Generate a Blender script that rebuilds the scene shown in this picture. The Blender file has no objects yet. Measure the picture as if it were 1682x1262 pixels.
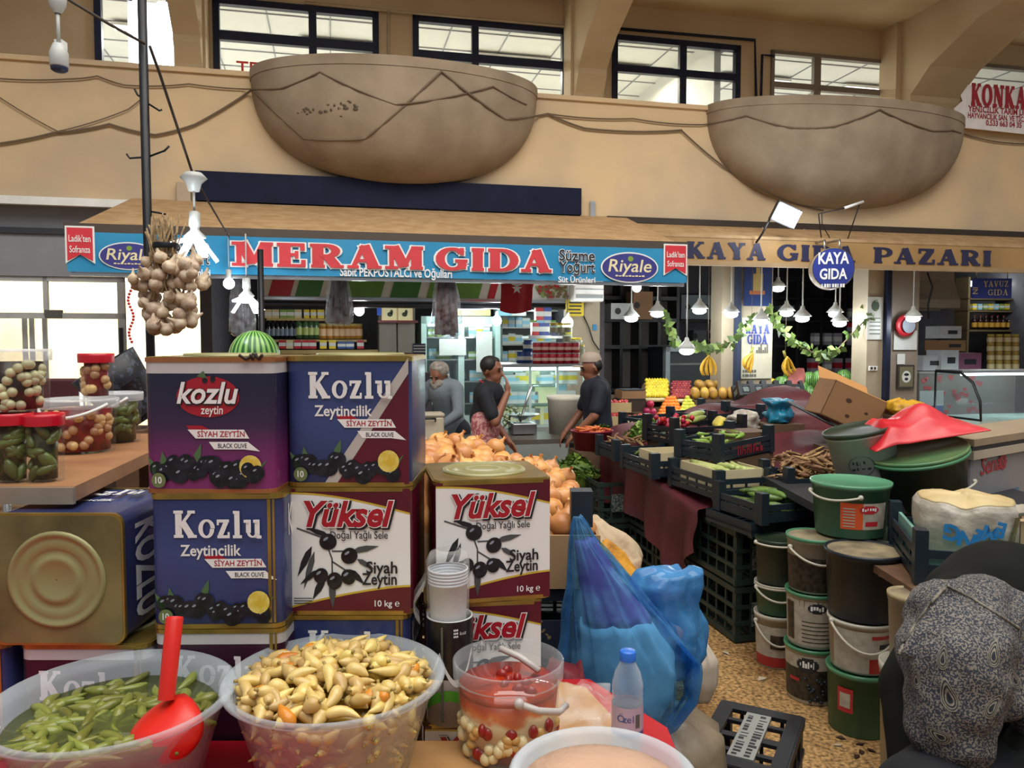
import bpy, math, random
from math import sin, cos, pi, atan, radians
from mathutils import Vector as V, Matrix as Mx, noise
R = random.Random(11)
SC = bpy.context.scene
COL = SC.collection
# ------------------------------------------------------------------ camera, world, lights, exposure
FPX = 1280.0; PITCH = atan(69/FPX); EYE = V((0, 0, 1.6))
cd = bpy.data.cameras.new('camera'); cam = bpy.data.objects.new('camera', cd); COL.objects.link(cam)
cd.sensor_width = 36; cd.lens = 36*FPX/1682; cd.clip_start = .05; cd.clip_end = 200
cam.location = EYE; cam.rotation_euler = (pi/2-PITCH, 0, 0); SC.camera = cam
SC.view_settings.view_transform = 'Standard'; SC.view_settings.look = 'None'
SC.view_settings.gamma = 1; SC.view_settings.use_curve_mapping = False
SC.view_settings.exposure = 0.0
SC.cycles.use_denoising = True; SC.cycles.max_bounces = 8; SC.cycles.diffuse_bounces = 3
SC.cycles.glossy_bounces = 3; SC.cycles.transmission_bounces = 5; SC.cycles.transparent_max_bounces = 14
SC.cycles.caustics_reflective = False; SC.cycles.caustics_refractive = False; SC.cycles.sample_clamp_indirect = 4
w = bpy.data.worlds.new('hall_daylight'); SC.world = w; w.use_nodes = True
w.node_tree.nodes['Background'].inputs[0].default_value = (.93, .96, 1, 1)
w.node_tree.nodes['Background'].inputs[1].default_value = .33
def area(name, loc, target, sx, sy, power, col=(1, 1, 1)):
    l = bpy.data.lights.new(name, 'AREA'); l.shape = 'RECTANGLE'; l.size = sx; l.size_y = sy; l.energy = power; l.color = col
    o = bpy.data.objects.new(name, l); COL.objects.link(o); o.location = loc
    o.rotation_euler = (V(target)-V(loc)).to_track_quat('-Z', 'Y').to_euler(); return o
def point(name, loc, power, col=(1, .97, .92), r=.05):
    l = bpy.data.lights.new(name, 'POINT'); l.energy = power; l.color = col; l.shadow_soft_size = r
    o = bpy.data.objects.new(name, l); COL.objects.link(o); o.location = loc; return o
area('hall_skylight', (0.5, -.8, 7.5), (.3, 3.2, 1.0), 7, 5, 450, (1, .97, .93))
area('hall_roof_light', (1.5, 3.2, 7.6), (1.5, 5.5, 2.5), 8, 2.5, 400, (1, .94, .84))

# ------------------------------------------------------------------ pixel / facade helpers
def ray(px, py):
    x, y, z = (px-841)/FPX, 1.0, -(py-631)/FPX
    c, s = cos(PITCH), sin(PITCH)
    return V((x, y*c+z*s, -y*s+z*c))
def P(px, py, d):
    r = ray(px, py); return EYE+r*(d/r.y)
def PZ(px, py, z):
    r = ray(px, py); return EYE+r*((z-1.6)/r.z)
FA = radians(13); FU = V((cos(FA), sin(FA), 0)); FN = V((-sin(FA), cos(FA), 0)); FO = V((0, 9, 0))
FM = Mx(((FU.x, FN.x, 0, FO.x), (FU.y, FN.y, 0, FO.y), (0, 0, 1, 0), (0, 0, 0, 1)))
def Fp(px, py, t=0):
    r = ray(px, py); o = EYE-FO; k = (t-o.dot(FN))/r.dot(FN); p = o+r*k
    return V((p.dot(FU), t, p.z))
def Fr(x0, y0, x1, y1, t=0):
    ym, xm = (y0+y1)/2, (x0+x1)/2
    return Fp(x0, ym, t).x, Fp(x1, ym, t).x, Fp(xm, y1, t).z, Fp(xm, y0, t).z
def FT(s, t, z, rz=0): return FM @ Mx.Translation((s, t, z)) @ Mx.Rotation(rz, 4, 'Z')
def FPT(px, py, t, rz=0):
    p = Fp(px, py, t); return FT(p.x, t, p.z, rz)
def T(x, y, z, rz=0, rx=0, ry=0):
    return Mx.Translation((x, y, z)) @ Mx.Rotation(rz, 4, 'Z') @ Mx.Rotation(rx, 4, 'X') @ Mx.Rotation(ry, 4, 'Y')
def TP(px, py, d, rz=0, rx=0, ry=0):
    p = P(px, py, d); return T(p.x, p.y, p.z, rz, rx, ry)
UP = Mx.Rotation(pi/2, 4, 'X')     # drawing plane x,y -> x,z facing -y
def Sc(x, y=None, z=None):
    return Mx.Diagonal((x, x if y is None else y, x if z is None else z, 1))

# ------------------------------------------------------------------ mesh builder
class G:
    def __init__(s): s.v = []; s.f = []; s.m = []; s.s = []
    def add(s, vs, fs, m=0, sm=False, M=None):
        b = len(s.v)
        s.v += [tuple(M @ V(p)) if M is not None else tuple(p) for p in vs]
        for f in fs: s.f.append([b+i for i in f]); s.m.append(m); s.s.append(sm)
        return s
    def box(s, c, d, m=0, M=None):
        x, y, z = c; a, b, e = d[0]/2, d[1]/2, d[2]/2
        vs = [(x+i*a, y+j*b, z+k*e) for k in (-1, 1) for j in (-1, 1) for i in (-1, 1)]
        return s.add(vs, [(0, 2, 3, 1), (4, 5, 7, 6), (0, 1, 5, 4), (2, 6, 7, 3), (0, 4, 6, 2), (1, 3, 7, 5)], m, False, M)
    def bx(s, x0, x1, y0, y1, z0, z1, m=0, M=None):
        return s.box(((x0+x1)/2, (y0+y1)/2, (z0+z1)/2), (x1-x0, y1-y0, z1-z0), m, M)
    def prism(s, poly, z0, z1, m=0, M=None, sm=False, caps=True):
        n = len(poly); vs = [(x, y, z0) for x, y in poly]+[(x, y, z1) for x, y in poly]
        s.add(vs, [(i, (i+1) % n, n+(i+1) % n, n+i) for i in range(n)], m, sm, M)
        if caps:
            s.add(vs, [tuple(range(n-1, -1, -1)), tuple(range(n, 2*n))], m, False, M)
        return s
    def lathe(s, prof, n=28, m=0, M=None, sx=1, sy=1, sm=True, cap0=False, cap1=False, fn=None):
        vs = []; k = len(prof)
        for r, z in prof:
            for i in range(n):
                a = 2*pi*i/n; rr = r*(fn(a, z) if fn else 1)
                vs.append((rr*cos(a)*sx, rr*sin(a)*sy, z))
        fs = [(j*n+i, j*n+(i+1) % n, (j+1)*n+(i+1) % n, (j+1)*n+i) for j in range(k-1) for i in range(n)]
        if cap0: fs.append(tuple(range(n-1, -1, -1)))
        if cap1: fs.append(tuple((k-1)*n+i for i in range(n)))
        return s.add(vs, fs, m, sm, M)
    def tube(s, pts, r, n=6, m=0, M=None, closed=False):
        pts = [V(p) for p in pts]; vs = []; k = len(pts); up = None
        for i, p in enumerate(pts):
            if closed: d = pts[(i+1) % k]-pts[i-1]
            else: d = pts[min(i+1, k-1)]-pts[max(i-1, 0)]
            d.normalize()
            if up is None: up = V((0, 0, 1)) if abs(d.z) < .9 else V((1, 0, 0))
            a = d.cross(up); a.normalize(); b = a.cross(d); up = b
            rr = r[i] if isinstance(r, (list, tuple)) else r
            vs += [p+a*(rr*cos(2*pi*j/n))+b*(rr*sin(2*pi*j/n)) for j in range(n)]
        kk = k if closed else k-1
        fs = [(i*n+j, i*n+(j+1) % n, ((i+1) % k)*n+(j+1) % n, ((i+1) % k)*n+j) for i in range(kk) for j in range(n)]
        if not closed: fs += [tuple(range(n-1, -1, -1)), tuple((k-1)*n+j for j in range(n))]
        return s.add(vs, fs, m, True, M)
    def sph(s, c, r, n=14, k=9, m=0, M=None):
        if not hasattr(r, '__len__'): r = (r, r, r)
        pr = [(sin(pi*j/k), -cos(pi*j/k)) for j in range(k+1)]
        L = Mx.Translation(c) @ Mx.Diagonal((r[0], r[1], r[2], 1))
        return s.lathe([(max(a, 1e-4), b) for a, b in pr], n, m, (M @ L) if M is not None else L)
    def poly(s, pts, m=0, M=None): return s.add(pts, [tuple(range(len(pts)))], m, False, M)
    def disc(s, cx, cy, rx, ry, z=0, m=0, M=None, n=24, rot=0):
        c, q = cos(rot), sin(rot)
        return s.poly([(cx+rx*cos(2*pi*i/n)*c-ry*sin(2*pi*i/n)*q, cy+rx*cos(2*pi*i/n)*q+ry*sin(2*pi*i/n)*c, z) for i in range(n)], m, M)
    def grid(s, nu, nv, fn, m=0, M=None, sm=True):
        vs = [fn(i/nu, j/nv) for j in range(nv+1) for i in range(nu+1)]
        return s.add(vs, [(j*(nu+1)+i, j*(nu+1)+i+1, (j+1)*(nu+1)+i+1, (j+1)*(nu+1)+i) for j in range(nv) for i in range(nu)], m, sm, M)
    def text(s, t, h, M=None, m=0, bold=0, shear=0, width=None, align='CENTER', ext=0, space=1):
        vs, fs, (x0, x1) = glyphs(t, bold, shear, space)
        k = h/.73; kx = k if width is None else width/(x1-x0)
        off = -(x0+x1)/2 if align == 'CENTER' else -x0
        return s.add([((a+off)*kx, b*k, ext) for a, b in vs], fs, m, False, M)
    def slab(s, t, h, M=None, m=0, width=None, grow=0, z=0, align='CENTER', tw=1):
        qs, tot = slab_polys(t, grow, tw)
        kx = h if width is None else width/tot
        off = -tot/2 if align == 'CENTER' else 0
        for i, q in enumerate(qs): s.poly([((a+off)*kx, b*h, z+i*.00018) for a, b in q], m, M)
        return s
_gl = {}
def glyphs(t, bold, shear, space):
    k = (t, bold, shear, space)
    if k not in _gl:
        c = bpy.data.curves.new('t', 'FONT'); c.body = t; c.size = 1; c.offset = bold; c.shear = shear; c.space_character = space; c.resolution_u = 3
        o = bpy.data.objects.new('t', c); COL.objects.link(o); bpy.context.view_layer.update()
        me = o.evaluated_get(bpy.context.evaluated_depsgraph_get()).to_mesh()
        vs = [(p.co.x, p.co.y) for p in me.vertices]; fs = [tuple(f.vertices) for f in me.polygons]
        xs = [a for a, b in vs] or [0, 1]
        _gl[k] = (vs, fs, (min(xs), max(xs))); bpy.data.objects.remove(o); bpy.data.curves.remove(c)
    return _gl[k]
# slab-serif alphabet drawn as strokes: L = line(x0,y0,x1,y1,w)  A = arc(cx,cy,rx,ry,a0,a1,w)
TH, TN = .25, .11
def _se(x, y): return ('L', x-.2, .05 if y == 0 else y-.05, x+.2, .05 if y == 0 else y-.05, .1)
SL = {
 'I': (.46, [('L', .23, 0, .23, 1, TH), _se(.23, 0), _se(.23, 1)]),
 'M': (1.16, [('L', .2, 0, .2, 1, TN), ('L', .95, 0, .95, 1, TH), ('L', .26, 1, .58, .1, TH), ('L', .58, .1, .88, 1, TN), _se(.2, 0), _se(.95, 0), ('L', 0, .95, .3, .95, .1), ('L', .85, .95, 1.16, .95, .1)]),
 'E': (.84, [('L', .23, 0, .23, 1, TH), ('L', 0, .05, .8, .05, .1), ('L', 0, .95, .78, .95, .1), ('L', .3, .52, .58, .52, .1), ('L', .75, 0, .75, .3, .1), ('L', .73, .7, .73, 1, .1), ('L', .56, .36, .56, .68, .08)]),
 'R': (.98, [('L', .23, 0, .23, 1, TH), _se(.23, 0), ('L', 0, .95, .5, .95, .1), ('A', .45, .72, .3, .23, -90, 90, .2), ('L', .3, .5, .5, .5, .1), ('L', .5, .5, .75, .06, .24), ('L', .66, .05, .98, .05, .1)]),
 'P': (.86, [('L', .23, 0, .23, 1, TH), _se(.23, 0), ('L', 0, .95, .5, .95, .1), ('A', .45, .7, .32, .25, -90, 90, .2), ('L', .3, .45, .5, .45, .1)]),
 'A': (1.02, [('L', .17, 0, .48, 1, TN), ('L', .5, 1, .8, 0, TH), ('L', .28, .33, .68, .33, .1), ('L', 0, .05, .34, .05, .1), ('L', .58, .05, 1.02, .05, .1)]),
 'G': (.98, [('A', .5, .5, .39, .45, 40, 335, .22), ('L', .8, .06, .8, .42, .2), ('L', .58, .42, .98, .42, .1), ('L', .8, .68, .8, 1, .1)]),
 'D': (.98, [('L', .23, 0, .23, 1, TH), ('L', 0, .05, .5, .05, .1), ('L', 0, .95, .5, .95, .1), ('A', .44, .5, .42, .45, -90, 90, .22)]),
 'K': (1.0, [('L', .23, 0, .23, 1, TH), _se(.23, 0), _se(.23, 1), ('L', .3, .42, .76, .95, TN), ('L', .42, .56, .78, .04, .24), ('L', .62, .95, .94, .95, .1), ('L', .62, .05, 1.0, .05, .1)]),
 'Y': (.96, [('L', .2, .98, .5, .48, .24), ('L', .8, .98, .5, .48, TN), ('L', .5, 0, .5, .52, TH), _se(.5, 0), ('L', .02, .95, .42, .95, .1), ('L', .62, .95, .96, .95, .1)]),
 'Z': (.84, [('L', .06, .95, .78, .95, .1), ('L', .06, .05, .8, .05, .1), ('L', .64, .93, .2, .07, .25), ('L', .09, .7, .09, 1, .1), ('L', .76, 0, .76, .32, .1)]),
 'V': (.96, [('L', .2, .98, .48, .02, .24), ('L', .8, .98, .5, .02, TN), ('L', .02, .95, .4, .95, .1), ('L', .62, .95, .96, .95, .1)]),
 'U': (1.0, [('L', .22, .35, .22, 1, TH), ('L', .8, .35, .8, 1, TN), ('A', .51, .36, .29, .31, 180, 360, .16), _se(.22, 1), ('L', .62, .95, .98, .95, .1)]),
 'o': (.66, [('A', .33, .34, .25, .3, 0, 360, .17)]),
 'z': (.58, [('L', .04, .63, .54, .63, .1), ('L', .04, .05, .55, .05, .1), ('L', .42, .6, .16, .08, .18), ('L', .07, .48, .07, .68, .08), ('L', .52, 0, .52, .22, .08)]),
 'l': (.4, [('L', .2, 0, .2, 1, .2), ('L', .02, .05, .4, .05, .1), ('L', .04, .95, .2, .95, .1)]),
 'u': (.76, [('L', .18, .2, .18, .68, .19), ('L', .55, 0, .55, .68, .19), ('A', .36, .22, .18, .17, 180, 360, .12), ('L', 0, .63, .2, .63, .1), ('L', .4, .63, .56, .63, .1), ('L', .55, .05, .74, .05, .1)]),
 'O': (.98, [('A', .49, .5, .38, .45, 0, 360, .24)]),
 'N': (1.08, [('L', .2, 0, .2, 1, TN), ('L', .88, 0, .88, 1, TN), ('L', .24, .96, .84, .04, .26), _se(.2, 0), ('L', 0, .95, .34, .95, .1), _se(.88, 1)]),
 ' ': (.45, []),
}
def slab_polys(t, grow, tw):
    x = 0; out = []
    for ch in t:
        wd, st = SL[ch]
        for q in st:
            if q[0] == 'L':
                _, a, b, c, d, k = q; k = k*tw/2+grow; L = math.hypot(c-a, d-b); dx, dy = (c-a)/L, (d-b)/L
                a -= dx*grow; b -= dy*grow; c += dx*grow; d += dy*grow
                out.append([(x+a-dy*k, b+dx*k), (x+a+dy*k, b-dx*k), (x+c+dy*k, d-dx*k), (x+c-dy*k, d+dx*k)])
            else:
                _, cx, cy, rx, ry, a0, a1, k = q; k = k*tw/2+grow; n = max(6, int((a1-a0)/18))
                for i in range(n):
                    p, r2 = radians(a0+(a1-a0)*i/n), radians(a0+(a1-a0)*(i+1)/n)
                    # thickness thins at top and bottom like a printed slab face
                    f = lambda an: k*(.55+.45*abs(cos(an)))+grow*.45
                    out.append([(x+cx+(rx+s*f(an))*cos(an), cy+(ry+s*f(an)*.8)*sin(an)) for an, s in ((p, -1), (p, 1), (r2, 1), (r2, -1))])
        x += wd+.1
    return out, x-.1

MESH = {}
def mesh(name, g, mats, bevel=0):
    me = bpy.data.meshes.new(name); me.from_pydata(g.v, [], g.f); me.validate(clean_customdata=False)
    for m in mats if isinstance(mats, (list, tuple)) else [mats]: me.materials.append(m)
    if len(me.polygons) == len(g.f):
        me.polygons.foreach_set('material_index', g.m); me.polygons.foreach_set('use_smooth', g.s)
    me.update(); return me
def obj(name, data, parent=None, M=None, label=None, cat=None, group=None, kind=None):
    o = bpy.data.objects.new(name, data); COL.objects.link(o)
    if parent is not None: o.parent = parent
    if M is not None: o.matrix_local = M
    if label: o['label'] = label
    if cat: o['category'] = cat
    if group: o['group'] = group
    if kind: o['kind'] = kind
    return o
def mk(name, g, mats, parent=None, M=None, label=None, cat=None, group=None, kind=None, bevel=0, sub=0):
    o = obj(name, mesh(name, g, mats), parent, M, label, cat, group, kind)
    if bevel:
        b = o.modifiers.new('b', 'BEVEL'); b.width = bevel; b.segments = 2; b.limit_method = 'ANGLE'; b.angle_limit = radians(40)
    if sub:
        b = o.modifiers.new('s', 'SUBSURF'); b.levels = sub; b.render_levels = sub
    return o
def root(name, M, label, cat, group=None): return obj(name, None, None, M, label, cat, group)
def struct(name, g, mats, M=None, **k): return mk(name, g, mats, None, M, kind='structure', **k)
def dup(o, M, label=None, group=None, parent=None):
    c = o.copy(); COL.objects.link(c)
    if parent is not None: c.parent = parent
    else: c.matrix_local = M
    if label: c['label'] = label
    if group: c['group'] = group
    for ch in list(o.children): dup(ch, None, parent=c)
    return c

# ------------------------------------------------------------------ materials
def _nt(n):
    m = bpy.data.materials.new(n); m.use_nodes = True; t = m.node_tree
    return m, t, t.nodes['Principled BSDF'], t.nodes['Material Output']
def rgba(c): return (c[0], c[1], c[2], 1)
def hx(s):
    f = lambda v: v/12.92 if v <= .04045 else ((v+.055)/1.055)**2.4
    return tuple(f(int(s[i:i+2], 16)/255) for i in (0, 2, 4))
MATS = {}
def mat(n, col, rough=.5, metal=0, var=.08, vs=6, bump=0, bs=60, col2=None, lo=.4, hi=.65, rnd=0, spec=.5, emit=0, sss=0, coords='Object', coat=0):
    """procedural surface: colour broken up by noise (col2 = patches of a second colour), optional bump, per-object variation"""
    if isinstance(col, str): col = hx(col)
    if isinstance(col2, str): col2 = hx(col2)
    m, t, p, o = _nt(n); N = t.nodes; L = t.links
    tc = N.new('ShaderNodeTexCoord'); nz = N.new('ShaderNodeTexNoise'); nz.inputs['Scale'].default_value = vs; nz.inputs['Detail'].default_value = 5
    L.new(tc.outputs[coords], nz.inputs['Vector'])
    rp = N.new('ShaderNodeValToRGB'); e = rp.color_ramp.elements
    a, b = (col, col2) if col2 else (tuple(c*(1-var) for c in col), tuple(min(1, c*(1+var)) for c in col))
    e[0].color = rgba(a); e[1].color = rgba(b); e[0].position = lo if col2 else .3; e[1].position = hi if col2 else .7
    L.new(nz.outputs['Fac'], rp.inputs[0]); out = rp.outputs[0]
    if rnd:
        oi = N.new('ShaderNodeObjectInfo'); hs = N.new('ShaderNodeHueSaturation')
        mr = N.new('ShaderNodeMapRange'); mr.inputs[3].default_value = 1-rnd; mr.inputs[4].default_value = 1+rnd
        L.new(oi.outputs['Random'], mr.inputs[0]); L.new(mr.outputs[0], hs.inputs['Value'])
        mh = N.new('ShaderNodeMapRange'); mh.inputs[3].default_value = .5-rnd*.06; mh.inputs[4].default_value = .5+rnd*.06
        L.new(oi.outputs['Random'], mh.inputs[0]); L.new(mh.outputs[0], hs.inputs['Hue'])
        L.new(out, hs.inputs['Color']); out = hs.outputs[0]
    L.new(out, p.inputs['Base Color'])
    p.inputs['Roughness'].default_value = rough; p.inputs['Metallic'].default_value = metal; p.inputs['Specular IOR Level'].default_value = spec
    if coat: p.inputs['Coat Weight'].default_value = coat; p.inputs['Coat Roughness'].default_value = .1
    if sss: p.inputs['Subsurface Weight'].default_value = sss; p.inputs['Subsurface Radius'].default_value = (.02, .01, .006)
    if emit: L.new(out, p.inputs['Emission Color']); p.inputs['Emission Strength'].default_value = emit
    if bump:
        bn = N.new('ShaderNodeTexNoise'); bn.inputs['Scale'].default_value = bs; bn.inputs['Detail'].default_value = 3; L.new(tc.outputs[coords], bn.inputs['Vector'])
        bp = N.new('ShaderNodeBump'); bp.inputs['Strength'].default_value = bump; bp.inputs['Distance'].default_value = .02
        L.new(bn.outputs['Fac'], bp.inputs['Height']); L.new(bp.outputs[0], p.inputs['Normal'])
    MATS[n] = m; return m
def lamp(n, col, s):
    m, t, p, o = _nt(n); e = t.nodes.new('ShaderNodeEmission'); e.inputs[0].default_value = rgba(col); e.inputs[1].default_value = s
    t.links.new(e.outputs[0], o.inputs[0]); MATS[n] = m; return m
def clear(n, col=(1, 1, 1), op=.12, body=(.8, .85, .88), rough=.08, edge=.45, streak=0, ss=30):
    """thin clear or tinted plastic / glass: transparent through, opaque body share OP, more at grazing angles, sharp highlights"""
    m, t, p, o = _nt(n); N = t.nodes; L = t.links
    tr = N.new('ShaderNodeBsdfTransparent'); tr.inputs[0].default_value = rgba(col)
    p.inputs['Base Color'].default_value = rgba(body); p.inputs['Roughness'].default_value = rough
    lw = N.new('ShaderNodeLayerWeight'); lw.inputs[0].default_value = .35
    mr = N.new('ShaderNodeMapRange'); mr.inputs[3].default_value = op; mr.inputs[4].default_value = min(1, op+edge)
    L.new(lw.outputs['Facing'], mr.inputs[0]); fac = mr.outputs[0]
    if streak:
        tc = N.new('ShaderNodeTexCoord'); nz = N.new('ShaderNodeTexNoise'); nz.inputs['Scale'].default_value = ss; nz.inputs['Detail'].default_value = 4
        L.new(tc.outputs['Object'], nz.inputs['Vector']); ad = N.new('ShaderNodeMath'); ad.operation = 'MULTIPLY_ADD'; ad.inputs[1].default_value = streak
        sb = N.new('ShaderNodeMath'); sb.operation = 'SUBTRACT'; sb.inputs[1].default_value = .5
        L.new(nz.outputs['Fac'], sb.inputs[0]); L.new(sb.outputs[0], ad.inputs[0]); L.new(fac, ad.inputs[2]); ad.use_clamp = True; fac = ad.outputs[0]
        bp = N.new('ShaderNodeBump'); bp.inputs['Strength'].default_value = .5; bp.inputs['Distance'].default_value = .01
        L.new(nz.outputs['Fac'], bp.inputs['Height']); L.new(bp.outputs[0], p.inputs['Normal'])
    mx = N.new('ShaderNodeMixShader'); L.new(fac, mx.inputs[0]); L.new(tr.outputs[0], mx.inputs[1]); L.new(p.outputs[0], mx.inputs[2])
    L.new(mx.outputs[0], o.inputs[0]); MATS[n] = m; return m
def gradz(n, stops, z0, z1, rough=.3):
    """printed vertical colour run of a label (part of the print)"""
    m, t, p, o = _nt(n); N = t.nodes; L = t.links
    tc = N.new('ShaderNodeTexCoord'); sp = N.new('ShaderNodeSeparateXYZ'); mr = N.new('ShaderNodeMapRange'); rp = N.new('ShaderNodeValToRGB')
    L.new(tc.outputs['Object'], sp.inputs[0]); L.new(sp.outputs['Z'], mr.inputs[0]); mr.inputs[1].default_value = z0; mr.inputs[2].default_value = z1
    L.new(mr.outputs[0], rp.inputs[0]); e = rp.color_ramp.elements
    for i, (q, c) in enumerate(stops):
        el = e[i] if i < 2 else e.new(q); el.position = q; el.color = rgba(hx(c))
    L.new(rp.outputs[0], p.inputs['Base Color']); p.inputs['Roughness'].default_value = rough; MATS[n] = m; return m

WHITE = mat('white_paint', (.78, .78, .76), .4); BLACK = mat('black_plastic', (.012, .013, .017), .4)
NAVYF = mat('navy_frame_paint', '1b2136', .45, var=.2, spec=.25)
BEIGE = mat('beige_plaster', 'b0a08c', .8, vs=.6, col2='dcc096', lo=.3, hi=.58, bump=.06, bs=25)
BEIGE2 = mat('beige_plaster_gallery', 'd0b995', .8, vs=.9, col2='c2aa86', bump=.06, bs=25)
BOWLM = mat('weathered_concrete', 'a1917b', .85, vs=2.0, col2='8b7b66', bump=.1, bs=30)
GREYW = mat('grey_panel', '8e9096', .6, var=.05); WHITEW = mat('white_wall', (.8, .8, .76), .7, var=.03)
GLASS = clear('window_glass', (.97, .98, .98), .03, (.6, .65, .68), .02, .25)
BULB = lamp('bulb_light', (.93, .98, 1), 14); TUBE = lamp('tube_light', (.78, .88, 1), 11)
WOODT = mat('wood_board', '8a5c3b', .55, vs=5, col2='a87a52', bump=.05)
STEEL = mat('steel', (.55, .56, .57), .3, 1, var=.1); DARK = mat('dark_recess', (.02, .02, .025), .7)
CABLE = mat('cable_brown', '6e5d4a', .7); BLUE = mat('sign_blue', '1b2f86', .4); RED = mat('red_plastic', 'c4161c', .35)
WHITEP = mat('white_print', (.85, .85, .83), .4, var=.02)
# ------------------------------------------------------------------ SETTING: floor, facade, gallery
FLOORM = mat('dirty_terrazzo_floor', '6e5638', .6, vs=30, col2='b9935c', lo=.35, hi=.62, bump=.12, bs=70, coords='Generated')
def floor_mat():
    m, t, p, o = _nt('gritty_floor'); N = t.nodes; L = t.links
    tc = N.new('ShaderNodeTexCoord'); n1 = N.new('ShaderNodeTexNoise'); n1.inputs['Scale'].default_value = 55; n1.inputs['Detail'].default_value = 6
    n2 = N.new('ShaderNodeTexNoise'); n2.inputs['Scale'].default_value = 2.2; n2.inputs['Detail'].default_value = 5
    r1 = N.new('ShaderNodeValToRGB'); r2 = N.new('ShaderNodeValToRGB'); mx = N.new('ShaderNodeMixRGB'); mx.blend_type = 'MULTIPLY'; mx.inputs[0].default_value = 1
    L.new(tc.outputs['Object'], n1.inputs[0]); L.new(tc.outputs['Object'], n2.inputs[0]); L.new(n1.outputs[0], r1.inputs[0]); L.new(n2.outputs[0], r2.inputs[0])
    r1.color_ramp.elements[0].position = .36; r1.color_ramp.elements[0].color = rgba(hx('66502f')); r1.color_ramp.elements[1].position = .62; r1.color_ramp.elements[1].color = rgba(hx('c39a64'))
    r2.color_ramp.elements[0].position = .36; r2.color_ramp.elements[0].color = rgba(hx('a89684')); r2.color_ramp.elements[1].position = .5; r2.color_ramp.elements[1].color = (1, 1, 1, 1)
    L.new(r1.outputs[0], mx.inputs[1]); L.new(r2.outputs[0], mx.inputs[2]); L.new(mx.outputs[0], p.inputs['Base Color']); p.inputs['Roughness'].default_value = .55
    b = N.new('ShaderNodeBump'); b.inputs['Strength'].default_value = .2; b.inputs['Distance'].default_value = .01; L.new(n1.outputs[0], b.inputs['Height']); L.new(b.outputs[0], p.inputs['Normal'])
    return m
struct('floor', G().bx(-14, 16, -6, 22, -.1, 0), floor_mat())
ZB, ZT = 3.02, 4.38
struct('wall_back', G().bx(-11, 13, 0, .22, ZB, ZT).bx(-11, 13, -.04, .26, ZT, ZT+.05), BEIGE, FM)
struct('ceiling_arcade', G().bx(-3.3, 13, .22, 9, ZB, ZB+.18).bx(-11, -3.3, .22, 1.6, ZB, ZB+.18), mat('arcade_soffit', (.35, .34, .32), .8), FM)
TG = 1.25
def cells(g, s0, s1, z0, z1, t0, t1, holes, m=0):
    xs = sorted({s0, s1, *[h[0] for h in holes], *[h[1] for h in holes]}); zs = sorted({z0, z1, *[h[2] for h in holes], *[h[3] for h in holes]})
    for a, b in zip(xs, xs[1:]):
        for c, d in zip(zs, zs[1:]):
            xm, zm = (a+b)/2, (c+d)/2
            if not any(h[0] < xm < h[1] and h[2] < zm < h[3] for h in holes): g.bx(a, b, t0, t1, c, d, m)
wins = [(155, -25, 285, 122), (350, 8, 622, 300), (678, 37, 932, 250), (1005, 66, 1215, 260), (1265, 92, 1472, 240), (1580, 112, 1800, 260)]
WZ0 = 3.5
holes = []
for x0, y0, x1, y1 in wins:
    s0, s1, z0, z1 = Fr(x0, y0, x1, y0+100, TG); holes.append((s0, s1, WZ0, z1))
g = G(); cells(g, -11, 13, ZB+.18, 6.1, TG, TG+.12, holes); struct('wall_gallery', g, BEIGE2, FM)
struct('ceiling', G().bx(-11, 13, -3.2, TG+.1, 6.08, 6.25), BEIGE2, FM)
struct('floor_gallery', G().bx(-11, 13, .22, TG, ZB+.18, ZB+.22), BEIGE2, FM)
# rooms behind the gallery windows
struct('wall_gallery_rooms', G().bx(-11, 13, 5, 5.1, 3.2, 6.1).bx(-11, 13, TG+.12, 5, 5.85, 6.0).bx(-11, 13, TG+.12, 5, ZB+.18, ZB+.24).bx(-5.6, -5.5, TG+.12, 5, 3.2, 6).bx(3.2, 3.3, TG+.12, 5, 3.2, 6), WHITEW, FM)
g = G()
for i in range(28): g.bx(-10+i*.8, -9.985+i*.8, TG+.2, 5, 5.835, 5.852)
for j in range(5): g.bx(-11, 13, 2+j*.7, 2.015+j*.7, 5.835, 5.852)
struct('trim_ceiling_panel_joints', g, GREYW, FM)
LUM = lamp('office_tube', (1, 1, .96), 8)
for i, s in enumerate((-4.2, -1.8, .6, 2.2, 4.6, 6.8)):
    t = root('ceiling_light', FT(s, 2.7, 5.75), 'fluorescent ceiling fitting in the upstairs room, %s' % ('leftmost seen through the first window', 'behind the shop window with red letters', 'behind the wide middle window', 'at the right end of the middle window', 'behind the brown framed window', 'behind the white banner with red writing')[i], 'ceiling light', 'upstairs ceiling lights')
    mk('housing', G().box((0, 0, .04), (1.2, .16, .04)), WHITE, t); mk('tube', G().tube([(-.58, 0, 0), (.58, 0, 0)], .02), LUM, t)
    a = area('office_light', (FT(s, 3, 5.7)).translation, (FT(s, 3, 3.5)).translation, 1.2, .3, 75, (1, .98, .9) if i != 3 else (1, .93, .7)); a.parent = None
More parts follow.
